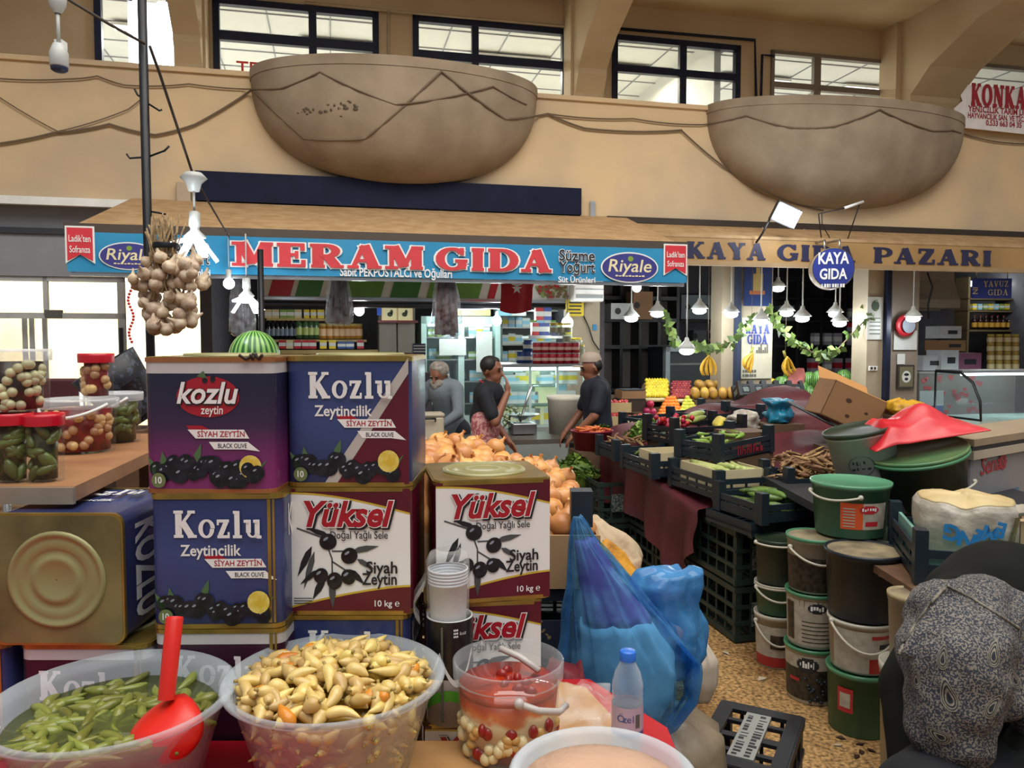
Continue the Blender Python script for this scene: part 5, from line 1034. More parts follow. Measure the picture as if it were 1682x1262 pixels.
# ---- big bowls
bn = [(.001, 0), (.115, 0), (.125, .01), (.165, .145), (.172, .152), (.182, .155), (.184, .162), (.178, .166), (.168, .16), (.158, .14), (.118, .014), (.001, .008)]
BW = mesh('bowl_wall', G().lathe(bn, 56), [BOWLP])
def pepper(n, l_, r_, bend, m, stem=None):
    g = G(); pts = [((u-.5)*l_, bend*sin(pi*u), 0) for u in [i/7 for i in range(8)]]
    g.tube(pts, [r_*.35, r_*.85, r_, r_*.95, r_*.85, r_*.65, r_*.4, r_*.1], 8)
    if stem: g.tube([(-l_*.5, 0, 0), (-l_*.62, -.002, .001)], r_*.25, 5, 1)
    return mesh(n, g, [m]+([stem] if stem else []))
def pz_table(px, py): return PZ(px, py, ZTAB)
c1 = P(187, 1166, 1.2); c2 = P(551, 1129, 1.28)
GRB = clear('green_brine', (.55, .6, .3), .2, (.25, .28, .1), .05, .25); BRF = content('green_fill', '3c3f1c', '686a30', 26)
W = root('pickle_bowl', T(c1.x, c1.y, ZTAB+.001), 'milky plastic bowl of green peppers in brine at bottom left', 'bowl')
obj('bowl_wall', BW, W); mk('brine', G().lathe([(.001, .1), (.145, .1), (.154, .128), (.001, .128)], 48), GRB, W); mk('lower_pickles', G().lathe([(.001, .012), (.112, .014), (.148, .118), (.001, .118)], 48), BRF, W)
gp = [pepper('green_pepper', .062, .0085, .006, mat('green_pickle_skin', '7d8038', .25, rnd=.3, vs=25, col2='5f6a2a')), pepper('green_pepper', .045, .01, .004, MATS['green_pickle_skin']), pepper('green_pepper', .07, .007, .01, MATS['green_pickle_skin'])]
for i in range(135):
    a = R.uniform(0, 2*pi); r_ = .142*math.sqrt(R.random()); q = c1+V((r_*cos(a), r_*sin(a), 0))
    place('green_pepper', R.choice(gp), T(q.x, q.y, ZTAB+.124+R.uniform(-.003, .007), R.uniform(0, 6.28), R.uniform(-.2, .2), R.uniform(-.25, .25)), 'pickled green pepper floating in the left bowl of brine', 'pepper', 'green peppers in the left bowl')
W = root('pickle_bowl', T(c2.x, c2.y, ZTAB+.001), 'milky plastic bowl heaped with yellow pickled peppers, front middle', 'bowl')
obj('bowl_wall', BW, W); mk('lower_pickles', G().lathe([(.001, .012), (.108, .014), (.143, .11), (.15, .14), (.001, .15)], 48), content('yellow_fill', '8a6a1e', 'b08a30', 26), W)
YP = mat('yellow_pickle_skin', 'd9bd78', .25, rnd=.2, vs=30, col2='c9a24a', sss=.1)
yp = [pepper('yellow_pepper', .044, .0095, .005, YP, mat('pepper_stem', 'a08a4a', .5)), pepper('yellow_pepper', .034, .011, .004, YP, MATS['pepper_stem']), pepper('yellow_pepper', .05, .008, .009, YP, MATS['pepper_stem']), pepper('yellow_pepper', .038, .01, .003, mat('orange_pickle_skin', 'd8872a', .25, rnd=.2))]
for i in range(205):
    a = R.uniform(0, 2*pi); f = math.sqrt(R.random()); r_ = .152*f; q = c2+V((r_*cos(a), r_*sin(a), 0))
    place('yellow_pepper', yp[3] if R.random() < .05 else R.choice(yp[:3]), T(q.x, q.y, ZTAB+.145+.04*(1-f*f)+R.uniform(-.006, .01), R.uniform(0, 6.28), R.uniform(-.5, .5), R.uniform(-.6, .6)) @ Sc(1.15), 'yellow pickled pepper heaped in the middle bowl', 'pepper', 'yellow peppers in the middle bowl')
for i in range(92):
    a = R.uniform(pi*1.0, pi*2.0); z = R.uniform(.03, .14); r_ = .118+(z-.014)*.32-.006
    place('yellow_pepper', R.choice(yp[:3]), T(c2.x+r_*cos(a), c2.y+r_*sin(a), ZTAB+z, a+pi/2+R.uniform(-.6, .6), 0, R.uniform(-.7, .7)), 'yellow pickled pepper pressed against the wall inside the middle bowl', 'pepper', 'yellow peppers against the bowl wall')
# red scoop standing in the left bowl
SCO = mat('scoop_red', 'd42418', .32, vs=3, sss=.05)
M_ = T(c1.x+.098, c1.y-.03, ZTAB+.182, radians(-30), radians(-14), radians(-7))
W = root('scoop', M_, 'red plastic scoop standing in the bowl of green peppers', 'scoop')
mk('handle', G().lathe([(.0125, -.01), (.013, .11), (.0115, .112), (.0105, .10), (.009, 0)], 18).lathe([(.001, -.012), (.0125, -.01)], 18), SCO, W)
def sc_f(u, v):
    a = (v-.5)*pi*1.15; wd = .062*(sin(min(1, u*2.1)*pi/2)**.7)*(1 if u < .55 else max(0.02, cos((u-.55)/.45*pi/2))**.6)
    return (wd*sin(a), .045*u*0-.05*cos(a)*(.25+.75*min(1, u*2))+.03-.035*u, -.005-.1*u)
mk('blade', G().grid(16, 16, sc_f), SCO, W)
o = bpy.data.objects[[x.name for x in W.children if x.name.startswith('blade')][0]]; sm_ = o.modifiers.new('thick', 'SOLIDIFY'); sm_.thickness = .003
# clear tub of mixed pickles
p = pz_table(835, 1246); p = V((P(835, 1105, 1.345).x, 1.345, ZTAB+.0075))
W = root('pickle_tub', T(p.x, p.y, p.z), 'clear round tub of layered red and white pickles with a strap handle', 'tub')
mk('wall', G().lathe([(.001, 0), (.082, 0), (.084, .004), (.091, .128), (.097, .128), (.098, .155), (.094, .157), (.092, .13)], 56), clear('tub_plastic', (.98, .99, .99), .08, (.62, .66, .68), .1, .3), W)
def layered():
    m, t, pr_, o_ = _nt('layered_pickles'); N = t.nodes; L = t.links; tc = N.new('ShaderNodeTexCoord'); sp = N.new('ShaderNodeSeparateXYZ'); nz = N.new('ShaderNodeTexNoise'); nz.inputs['Scale'].default_value = 22; nz.inputs['Detail'].default_value = 3
    ad = N.new('ShaderNodeMath'); ad.operation = 'MULTIPLY_ADD'; ad.inputs[1].default_value = .055; rp = N.new('ShaderNodeValToRGB'); mr = N.new('ShaderNodeMapRange'); mr.inputs[1].default_value = .02; mr.inputs[2].default_value = .148
    L.new(tc.outputs['Object'], sp.inputs[0]); L.new(tc.outputs['Object'], nz.inputs['Vector']); L.new(nz.outputs['Fac'], ad.inputs[0]); L.new(sp.outputs['Z'], ad.inputs[2]); L.new(ad.outputs[0], mr.inputs[0]); L.new(mr.outputs[0], rp.inputs[0])
    e = rp.color_ramp.elements
    for i, (q, c) in enumerate(((0, '5a1710'), (.22, '7a2416'), (.3, 'c9a070'), (.62, 'd8c79a'), (.7, 'c8641c'), (.8, 'b03410'), (1, '7e1410'))):
        el = e[i] if i < 2 else e.new(q); el.position = q; el.color = rgba(hx(c))
    L.new(rp.outputs[0], pr_.inputs['Base Color']); pr_.inputs['Roughness'].default_value = .3; return m
mk('contents', G().lathe([(.001, .005), (.079, .005), (.0868, .106), (.001, .108)], 48), layered(), W)
mk('red_oil', G().lathe([(.0869, .107), (.0872, .114), (.001, .115)], 48), mat('chili_oil', 'b0300c', .06, vs=25, col2='7a120a', spec=.8), W)
ch = [mesh('pickle_chunk', G().sph((0, 0, 0), s_, 10, 7), [m_]) for s_, m_ in (((.014, .01, .012), mat('garlic_chunk', 'd8c898', .3)), ((.012, .008, .012), mat('pepper_chunk', '8c1c14', .25)), ((.01, .01, .01), MATS['garlic_chunk']), ((.012, .01, .009), mat('chunk_tan', 'c09a58', .3)))]
for i in range(40):
    a = R.uniform(pi*.95, pi*2.05); z = R.uniform(.012, .062); obj('pickle_chunk', ch[i % 4], W, T((.0785+z*.07)*cos(a), (.0785+z*.07)*sin(a), z, R.random()*6))
for i in range(8): obj('pickle_chunk', ch[1], W, T(R.uniform(-.02, .05), R.uniform(-.06, .05), .113, R.random()*6))
STRAP = mat('strap_white', 'b9b2ac', .4)
def strap(pts, w_=.006): return G().tube(pts, w_, 6)
mk('strap_handle', strap([(.02, -.1, .12), (.05, -.098, .108), (.085, -.075, .095), (.1, -.03, .085)]), STRAP, W); mk('strap_handle', strap([(-.015, .06, .15), (.02, .045, .14), (.055, .02, .125)]), STRAP, W); mk('hinge_knob', G().sph((.018, -.1, .121), .009, 10, 7), STRAP, W)
# bottom edge tub with cream contents
p = P(990, 1310, .98)
W = root('cream_tub', T(p.x, p.y-.0, ZTAB+.007), 'wide milky tub cut off by the bottom edge of the photo', 'tub')
mk('wall', G().lathe([(.001, 0), (.1, 0), (.112, .145), (.12, .148), (.122, .156), (.115, .16), (.108, .15), (.095, .01), (.001, .006)], 48), MILK, W); mk('cream_paste', G().lathe([(.001, .008), (.094, .01), (.106, .138), (.05, .144), (.001, .142)], 40), mat('peach_paste', 'c9a184', .5, bump=.2, bs=50), W)
# canister with cups
q = pz_table(737, 1190); q = V((tz(737, 1.462), 1.462, ZTAB))
W = root('paper_canister', T(q.x, q.y, ZTAB+.001), 'black white and green canister behind the clear tub', 'canister')
mk('tube_wall', G().lathe([(.001, 0), (.044, 0), (.044, .2), (.041, .2), (.041, .19)], 36), mat('can_white', 'c9cbc6', .35), W)
g = G().lathe([(.0446, .13), (.0446, .199)], 36, 0).lathe([(.0444, .09), (.0444, .131)], 36, 0, fn=None)
arc = []
for k in range(2):
    def fw(u, v, k=k):
        a = radians(200+140*u); zc = (.02+.03*sin(u*pi)) if k == 0 else .13-.055*sin(pi*min(1, abs(u-.35)*1.6)); hh = .02 if k == 0 else .012
        return (.0449*cos(a), .0449*sin(a), zc+hh*v)
    g.grid(20, 1, fw, 1 if k == 0 else 2)
for i in range(9): g.box((.0452*cos(radians(285+(i % 3)*4)), .0452*sin(radians(285+(i % 3)*4)), .172+.006*(i//3)), (.002, .002, .003), 2)
for i, chh in enumerate('kuz'): g.text(chh, .007, T(.0452*cos(radians(302+i*6)), .0452*sin(radians(302+i*6)), .174, radians(302+i*6+90)) @ UP, 2)
mk('label', g, [mat('can_black', '17181a', .3), mat('can_green', '4f9c2c', .35), WHITEP], W); mk('seam_strip', G().bx(-.013, -.009, -.0465, -.044, .01, .19), col('seam_dark', '5c5a50'), W)
W = root('cup_stack', T(q.x-.003, q.y, ZTAB+.192), 'stack of white cups wrapped in clear film standing in the canister', 'cups')
CUPW = mat('cup_white', 'd0d3d6', .4)
for k in range(5): mk('cup', G().lathe([(.034, .006*k), (.037, .07+.006*k), (.0385, .071+.006*k), (.0385, .075+.006*k), (.036, .075+.006*k)], 28), CUPW, W)
mk('film_wrap', G().lathe([(.039, .0), (.0405, .09), (.042, .11), (.035, .13), (.02, .135)], 36, fn=lambda a, z: 1+(.12*noise.noise((a*2, z*40, 0)) if z > .05 else .02*sin(a*9))), FILM, W); mk('film_wrap', G().grid(10, 12, lambda u, v: (-.05-.012*sin(v*5)-.008*u, -.03+.05*u, .0+.09*v+.01*sin(u*9)), 0), FILM, W)
# water bottle
q = PZ(1030, 1228, ZTAB)
PET = clear('pet_plastic', (.93, .97, 1), .12, (.75, .85, .95), .05, .5)
W = root('water_bottle', T(q.x, q.y, ZTAB+.001), 'small clear water bottle with blue cap on the red oilcloth', 'bottle'); f = 1.0
pr = [(.001, .004), (.022, 0), (.027, .006)]+[(.027-.0012*(k % 2), .012+.006*k) for k in range(5)]+[(.0275, .045), (.0275, .085)]+[(.0275-.001*(k % 2), .09+.005*k) for k in range(5)]+[(.027, .118), (.022, .138), (.013, .155), (.012, .165)]
mk('bottle_wall', G().lathe(pr, 32), PET, W); mk('cap', G().lathe([(.0145, .158), (.0145, .173), (.013, .175), (.001, .175)], 28), mat('cap_blue', '2a6fd0', .3), W); mk('water', G().lathe([(.001, .005), (.0255, .006), (.0262, .078), (.001, .078)], 28), clear('water', (.9, .95, .97), .06, (.6, .7, .75), .03, .2), W)
g = G().lathe([(.028, .032), (.028, .082)], 32, 0).lathe([(.0281, .03), (.0281, .038)], 32, 1)
for i, chh in enumerate('Özel'): g.text(chh, .013, T(.0283*cos(radians(238+i*15)), .0283*sin(radians(238+i*15)), .057, radians(238+i*15+90)) @ UP, 1)
g.add([(.0284*cos(radians(a)), .0284*sin(radians(a)), z) for a, z in ((292, .046), (310, .046), (310, .07), (292, .07))], [(0, 1, 2, 3)], 2)
mk('label', g, [mat('label_lilac', 'b9a9bd', .4), PK_B, col('code_dark', '5b5d58')], W)
# ------------------------------------------------------------------ pole, garlic, ropes, near lamps
POLM = mat('pole_black', '15171c', .45, .3, vs=30, var=.3)
pp = P(243, 400, 3.0)
W = root('iron_pole', T(pp.x, pp.y, 0), 'black iron pole with bent hooks standing left of the garlic braid', 'pole')
mk('shaft', G().tube([(0, 0, 0), (0, 0, 3.15)], .0165, 10), POLM, W)
def rel(px, py, d=3.0): q = P(px, py, d); return (q.x-pp.x, q.y-pp.y, q.z)
for a in ([(221, 146), (226, 156), (243, 168)], [(243, 170), (262, 182), (266, 180)], [(208, 253), (213, 260), (243, 258)], [(243, 258), (270, 248), (278, 240)], [(243, 347), (262, 350), (272, 352)]): mk('hook', G().tube([rel(*q) for q in a], .004, 6), POLM, W)
mk('base_plate', G().lathe([(.09, 0), (.09, .012), (.001, .012)], 20), POLM, W)
ROPE = mat('rope_dark', '3c332c', .8)
mk('rope', G().tube([P(x, y, d) for x, y, d in ((70, -30, 2.9), (120, 4, 2.9), (180, 40, 2.95), (238, 72, 2.98))], .006, 6), ROPE, None, None, 'dark rope from the top left corner down to the iron pole', 'rope')
aw = Fp(376, 389, TA-.03); awp = FM @ aw
mk('rope', G().tube([P(246, 76, 3.0), P(262, 120, 3.1), P(290, 205, 3.3), P(318, 290, 3.5), awp], .006, 6), ROPE, None, None, 'dark rope running from the iron pole over the hanging lamp to the awning', 'rope')
def leafbulb(px, py, d, label, s=1.0, rose=True, top=None, twist=0):
    q = P(px, py, d); W = root('leaf_lamp', T(q.x, q.y, q.z, 0) @ Sc(s), label, 'lamp')
    mk('socket', G().lathe([(.012, .085), (.02, .08), (.022, .03), (.016, .02), (.018, .012), (.042, -.012), (.04, -.016), (.001, -.012)], 20), SHM, W)
    for k in range(5):
        a = k*2*pi/5+.4+twist; tl = (.95, .2, 1.0, .35, .8)[k]
        Mb = Mx.Rotation(a, 4, 'Z') @ T(.018, 0, -.018) @ Mx.Rotation(tl, 4, 'Y'); mk('light_blade', G().box((.055, 0, 0), (.1, .03, .012), 0, Mb), TUBE if k % 2 else lamp_w, W)
    h = (top-q.z)/s if top else .25
    mk('cord', G().tube([(0, 0, .08), (0, 0, h)], .004, 6), SHM, W)
    if rose: mk('ceiling_rose', G().lathe([(.001, h+.03), (.03, h+.03), (.05, h+.01), (.028, h-.01), (.02, h-.04), (.001, h-.04)], 18), SHM, W)
    point('leaf_light', (q.x, q.y-.1*s, q.z-.06*s), 3*s*s, (.85, .93, 1), .05)
lamp_w = lamp('blade_white', (.95, .98, 1), 9)
leafbulb(320, 384, 3.45, 'lamp with glaring folded light blades hanging by the garlic braid', 1.15, True, P(320, 297, 3.45).z)
ylb = (FM @ Fp(405, 482, TA-.12)).y
leafbulb(405, 482, ylb, 'leaf shaped lamp with drooping blades below the letter M of the banner', 1.5, False, P(405, 384, ylb).z, .8)
q = P(376, 466, ylb); W = root('hanging_bulb', T(q.x, q.y, q.z), 'bare round bulb hanging left of the leaf shaped lamp', 'bulb', None)
mk('glass_bulb', G().sph((0, 0, 0), .045, 14, 9), BULB, W); mk('socket', G().lathe([(.02, .035), (.024, .11), (.001, .12)], 12), SHM, W); mk('cord', G().tube([(0, 0, .1), (0, 0, P(376, 384, ylb).z-q.z)], .004), SHM, W)
q = P(97, 96, 3.1); W = root('security_camera', T(q.x, q.y, q.z), 'grey white dome camera on a rod at the top left corner', 'camera')
mk('rod', G().tube([(0, 0, .05), (0, 0, .2)], .007, 8), SHM, W); mk('funnel', G().lathe([(.012, .17), (.03, .2), (.036, .26), (.001, .26)], 18), SHM, W); mk('dome_housing', G().lathe([(.001, .06), (.02, .055), (.034, .02), (.034, -.03), (.03, -.035), (.001, -.035)], 20), SHM, W); mk('lens_ring', G().lathe([(.031, -.034), (.03, -.045), (.02, -.052), (.001, -.054)], 20), col('lens_navy', '22304f'), W); mk('back_box', G().box((-.02, .05, .03), (.03, .04, .11)), WHITE, W)
# second dark pole and red bead string behind the tins
q = P(429, 500, 5.6); mk('dark_post', G().tube([(q.x, q.y, 0), (q.x, q.y, P(429, 410, 5.6).z)], .022, 8), POLM, None, None, 'dark slim post just left of the spice shelf, below the letter M', 'post')
ybd = (FM @ Fp(214, 470, TA+.06)).y
q0 = P(214, 470, ybd); BEAD = mat('bead_red', 'b3192c', .4)
W = root('bead_string', T(q0.x, q0.y, q0.z), 'string of red beads hanging by the iron pole', 'beads'); g = G()
for k in range(22): g.sph((.02*sin(k*.6), 0, .09-k*.026), .013, 8, 5)
mk('beads', g, BEAD, W); mk('cord', G().tube([(0, 0, .1), (0, 0, P(214, 440, ybd).z-q0.z+.06)], .003), BEAD, W)
# garlic braid: stems and bulbs
GAR = mat('garlic_skin', 'd6c3aa', .6, rnd=.16, vs=35, col2='b2957a', bump=.15, bs=60); STEMG = mat('dried_stem', 'a38a63', .75, vs=60, col2='7c6444', bump=.2)
q0 = P(272, 450, 2.93); W = root('garlic_braid', T(q0.x, q0.y, q0.z), 'big braid of dried garlic bulbs tied to the iron pole', 'garlic')
gbm = mesh('garlic_bulb', G().lathe([(.001, -.02), (.012, -.021), (.023, -.01), (.0255, .002), (.02, .014), (.009, .024), (.005, .036), (.003, .05)], 14, fn=lambda a, z: 1+.07*sin(a*6)), [GAR])
def gl(px, py): v = P(px, py, 2.93)-q0; return v
for x, y in ((255, 418), (290, 425), (272, 425), (240, 430), (310, 435), (322, 440), (268, 440), (295, 445), (246, 452), (284, 458), (312, 455), (328, 462), (240, 470), (262, 472), (300, 468), (318, 472), (330, 468), (280, 480), (250, 488), (296, 492), (240, 498), (272, 500), (314, 490), (256, 508), (290, 512), (308, 510), (268, 522), (286, 528), (300, 530), (262, 536), (280, 542), (248, 520), (318, 500), (234, 484), (226, 460), (226, 468), (312, 528))+tuple((R.uniform(238, 326), R.uniform(425, 480)) for k in range(14))+tuple((R.uniform(240, 312), R.uniform(485, 540)) for k in range(14)):
    v = gl(x, y); sc = R.uniform(.82, 1.15)
    obj('garlic_bulb', gbm, W, Mx.Translation((v.x, R.uniform(-.05, .035), v.z)) @ Mx.Rotation(R.uniform(0, 6.28), 4, 'Z') @ Mx.Rotation(R.uniform(-1.3, 1.3), 4, 'X') @ Sc(sc))
g = G()
for k in range(46):
    x0 = R.uniform(255, 300); a, b = gl(x0+R.uniform(-14, 8)-6, 352+R.uniform(-6, 34)), gl(268+R.uniform(-18, 22), R.uniform(415, 500)); m_ = (a+b)/2+V((R.uniform(-.015, .015), R.uniform(-.03, .03), 0))
    g.tube([(a.x, R.uniform(-.03, .03), a.z), m_, (b.x, R.uniform(-.05, .0), b.z)], R.uniform(.002, .005), 5)
mk('stems', g, STEMG, W); mk('tie', G().lathe([(.045, -.01), (.048, 0), (.045, .012)], 18, 0, T(gl(272, 405).x, 0, gl(272, 405).z)), POLM, W)
# watermelon peeking over the purple tin, dark bag and crate at left
def melon_mat(n, c1, c2, sc=4):
    m, t, p, o = _nt(n); N = t.nodes; L = t.links; tc = N.new('ShaderNodeTexCoord'); wv = N.new('ShaderNodeTexWave'); wv.wave_type = 'BANDS'; wv.bands_direction = 'X'
    sp = N.new('ShaderNodeSeparateXYZ'); at = N.new('ShaderNodeMath'); at.operation = 'ARCTAN2'; cb = N.new('ShaderNodeCombineXYZ'); L.new(tc.outputs['Object'], sp.inputs[0]); L.new(sp.outputs[1], at.inputs[0]); L.new(sp.outputs[0], at.inputs[1]); L.new(at.outputs[0], cb.inputs[0]); L.new(sp.outputs[2], cb.inputs[2])
    wv.inputs['Scale'].default_value = sc/6.283*2.0; wv.inputs['Distortion'].default_value = 2.5; wv.inputs['Detail'].default_value = 3; wv.inputs['Detail Scale'].default_value = 3
    rp = N.new('ShaderNodeValToRGB'); L.new(cb.outputs[0], wv.inputs['Vector']); L.new(wv.outputs['Fac'], rp.inputs[0]); e = rp.color_ramp.elements; e[0].color = rgba(hx(c1)); e[1].color = rgba(hx(c2)); e[0].position = .4; e[1].position = .62
    L.new(rp.outputs[0], p.inputs['Base Color']); p.inputs['Roughness'].default_value = .3; return m
WMEL = melon_mat('watermelon_rind', '1f5a2a', '86b45c'); wmm = mesh('watermelon', G().sph((0, 0, 0), (.115, .115, .125), 22, 14), [WMEL])
q = P(418, 566, 3.6); place('watermelon', wmm, T(q.x, q.y, q.z-.06), 'striped watermelon peeking out behind the purple olive tin', 'watermelon')
mk('watermelon_stand', G().bx(q.x-.3, q.x+.3, q.y-.2, q.y+.25, 0, q.z-.183), WOODB, None, None, 'wooden stand carrying the watermelon behind the tins', 'stand')
q = P(205, 640, 2.6); g = G()
mk('basket_stand', G().bx(-.1, .1, -.08, .1, 0, q.z-.13), WOODB, None, T(q.x-.01, q.y, 0), 'dark stand under the tilted perforated basket', 'stand')
mk('dark_basket', G().lathe([(.07, -.12), (.1, .02), (.11, .1), (.105, .1), (.09, -.1)], 20, 0, T(0, 0, 0, 0, .3, -.5)), mat('basket_black', '181a22', .5, vs=60, col2='3a4252', lo=.55, hi=.6), None, T(q.x-.01, q.y, q.z), 'dark perforated plastic basket tilted beside the red jar', 'basket')
W = root('maroon_chair', T(P(90, 640, 3.0).x, 3.0, 0), 'maroon chair back seen behind the jars at left', 'chair'); z1 = P(90, 622, 3).z
mk('backrest', G().bx(-.2, .1, -.02, .02, z1-.25, z1), mat('chair_maroon', '4d2026', .5), W, bevel=.01); mk('seat', G().bx(-.22, .12, -.4, 0, .45, .49), MATS['chair_maroon'], W)
for x in (-.2, .1):
    for y in (-.38, 0): mk('leg', G().tube([(x, y, 0), (x, y, .46 if y else z1-.05)], .014), STEEL, W)
# ------------------------------------------------------------------ crates
CRG = mat('crate_green', '1d2f2a', .5, vs=5, var=.25); CRN = mat('crate_navy', '19262f', .45, vs=5, var=.2); CRK = mat('crate_black', '15181f', .45, vs=5, var=.2); PAN = mat('crate_panel', '6f7a76', .5, vs=90, col2='2b3733', lo=.48, hi=.52)
CRM = {}
def crate(kind, M, label, w_=.5, d_=.36, h=.3, m=None, panel=True, posts=0, group=None, panm=None):
    m = m or CRG; k = (kind, w_, d_, h, m.name, posts)
    if k not in CRM:
        g = G(); c = .035
        for x in (-1, 1):
            for y in (-1, 1): g.bx(x*w_/2-(c if x > 0 else 0), x*w_/2+(0 if x > 0 else c), y*d_/2-(c if y > 0 else 0), y*d_/2+(0 if y > 0 else c), 0, h)
        nz = 4 if h > .2 else 3
        for i in range(nz):
            z0 = .01+(h-.04)*i/(nz-1); hh = .03 if i in (0, nz-1) else .02
            for y in (-1, 1): g.bx(-w_/2, w_/2, y*d_/2-.006, y*d_/2+.006, z0, z0+hh)
            for x in (-1, 1): g.bx(x*w_/2-.006, x*w_/2+.006, -d_/2, d_/2, z0, z0+hh)
        for i in range(1, 5):
            x = -w_/2+w_*i/5; g.bx(x-.006, x+.006, -d_/2-.004, -d_/2+.004, .01, h-.01).bx(x-.006, x+.006, d_/2-.004, d_/2+.004, .01, h-.01)
        for i in range(1, 4):
            y = -d_/2+d_*i/4; g.bx(-w_/2-.004, -w_/2+.004, y-.006, y+.006, .01, h-.01).bx(w_/2-.004, w_/2+.004, y-.006, y+.006, .01, h-.01)
        for i in range(7): y = -d_/2+.03+(d_-.06)*i/6; g.bx(-w_/2, w_/2, y-.014, y+.014, .008, .016)
        bm_ = mesh('body', g, [m]); pm = None
        ps = mesh('corner_post', G().bx(-.022, .022, -.03, .03, 0, h+posts), [m]) if posts else None
        if panel: pm = mesh('label_panel', G().bx(-w_*.22, w_*.22, -d_/2-.012, -d_/2-.004, h*.3, h*.72).bx(-w_/2-.012, -w_/2-.004, -d_*.25, d_*.25, h*.3, h*.72), [panm or PAN])
        CRM[k] = (bm_, pm, ps)
    bm_, pm, ps = CRM[k]; W = root('plastic_crate', M, label, 'crate', group); obj('crate_body', bm_, W)
    if pm: obj('label_panel', pm, W)
    if ps:
        for x in (-1, 1):
            for y in (-1, 1): obj('corner_post', ps, W, T(x*(w_/2-.01), y*(d_/2-.02), 0))
    return W
# stacks under the stall (stall axes follow the shop front)
E0 = V((1.18, 4.05, 0)); SRZ = FA
def ST(u, v, z, rz=0, rx=0, ry=0): q = E0+FU*u+FN*v; return T(q.x, q.y, z, SRZ+rz, rx, ry)
for k in range(4):
    for j in range(2): crate('tall', ST(.185, .265+k*.54, .303*j, pi/2), '%s dark green crate of the %s stack along the aisle under the stall' % (('lower', 'upper')[j], ('nearest', 'second', 'third', 'farthest')[k]), .52, .36, .3)
for k, (x, y, d, n) in enumerate(((1003, 870, 5.6, 3),)):
    q = P(x, y, d)
    for j in range(2): crate('tall', T(q.x+.02, d+.15, .303*j, SRZ+pi/2), ('bottom', 'top')[j]+' green crate in the slim stack left of the maroon cloth', .5, .36, .3)
for j in range(2): crate('tall', T(P(960, 800, 6.0).x, 6.05, .303*j, SRZ), ('bottom', 'top')[j]+' dark crate in the stack under the leafy greens', .5, .36, .3, CRK)
# dark crates behind the olive tins carrying the onions
for j in range(3):
    crate('tall', T(.1, 2.32, .303*j, .03), ('bottom', 'middle', 'top')[j]+' navy crate of the stack under the onion heap, right end', .44, .34, .3, CRN, True, 0, None, mat('crate_gold_print', '2a3140', .5, vs=50, col2='a08a5a', lo=.6, hi=.63) if j == 0 else MATS['crate_gold_print'])
    crate('tall', T(-.42, 2.75, .303*j, .0), ('bottom', 'middle', 'top')[j]+' navy crate of the stack under the onion heap, hidden left end', .5, .36, .3, CRN)
    crate('tall', T(.05, 2.85, .303*j, .0), ('bottom', 'middle', 'top')[j]+' navy crate of the rear stack under the onion heap', .44, .34, .3, CRN)
W = root('onion_tray', T(0, 0, .915), 'wide shallow carton tray holding the onion heap', 'tray')
mk('tray_bottom', G().bx(-.68, .235, 2.14, 3.05, 0, .02), CARD, W); g = G().bx(-.68, .235, 2.13, 2.14, 0, .15).bx(-.68, .235, 3.05, 3.06, 0, .15).bx(-.69, -.68, 2.13, 3.06, 0, .15).bx(.235, .245, 2.13, 3.06, 0, .15)
mk('tray_wall', g, mat('carton_pale', 'a8875f', .7), W)
q = P(950, 840, 2.12); mk('corner_block', G().box((0, 0, 0), (.06, .06, .1)), CRN, None, T(q.x+.012, q.y+.05, q.z), 'navy ribbed crate post at the right end of the onion tray', 'post')
bpy.data.objects['corner_block'].parent = None
ONM = mat('onion_skin', 'dda566', .35, rnd=.16, vs=16, col2='c98442', lo=.35, hi=.7); 
onm = mesh('onion', G().lathe([(.001, -.03), (.012, -.031), (.026, -.02), (.033, -.004), (.032, .01), (.022, .023), (.008, .03), (.004, .04), (.006, .048)], 16, fn=lambda a, z: 1+.02*sin(a*7)), [ONM])
pts = []
for i in range(2600):
    x, y = R.uniform(-.66, .21), R.uniform(2.17, 3.02); zz = 1.035+.15*math.exp(-((x+.27)/.36)**2)*min(1, max(0, (y-2.1)/.45))+.012*(y-2.2)+(.03 if y < 2.5 else .02)
    if all((x-a)**2+(y-b)**2 > .061**2 for a, b, c in pts): pts.append((x, y, zz+R.uniform(-.012, .016)))
for x, y, z in pts: place('onion', onm, T(x, y, z, R.uniform(0, 6.28), R.uniform(-1.3, 1.3), R.uniform(-.8, .8)) @ Sc(R.uniform(1.05, 1.3)), 'golden brown onion in the heap behind the olive tins', 'onion', 'onions in the heap')
# ------------------------------------------------------------------ bags and sacks at the end of the table
def blob(name, prof, M, m, label=None, cat=None, seed=0, amp=.12, fr=3, n=40, sy=1, parent=None, ruff=0, zf=9):
    """sack or bag: lathe profile [(r, z, dx, dy)] with soft noise folds"""
    pr = []
    for i in range(len(prof)-1):
        for k in range(4):
            u = k/4; pr.append(tuple(a+(b-a)*u for a, b in zip(prof[i], prof[i+1])))
    pr.append(prof[-1]); vs = []
    for r_, z, dx, dy in pr:
        for i in range(n):
            a = 2*pi*i/n; q = noise.noise((cos(a)*fr+seed, sin(a)*fr, z*zf+seed)); q2 = noise.noise((cos(a)*fr*3, sin(a)*fr*3+seed, z*zf*.6)); f = 1+amp*q+amp*.5*q2+ruff*(.35*sin(a*13+seed)+.3*sin(a*23+2*seed+z*6))
            vs.append((dx+r_*f*cos(a), dy+r_*f*sin(a)*sy, z+.02*q*(r_ > .01)))
    k = len(pr); fs = [(j*n+i, j*n+(i+1) % n, (j+1)*n+(i+1) % n, (j+1)*n+i) for j in range(k-1) for i in range(n)]+[tuple(range(n-1, -1, -1)), tuple((k-1)*n+i for i in range(n))]
    return mk(name, G().add(vs, fs, 0, True), m, parent, M, label, cat)
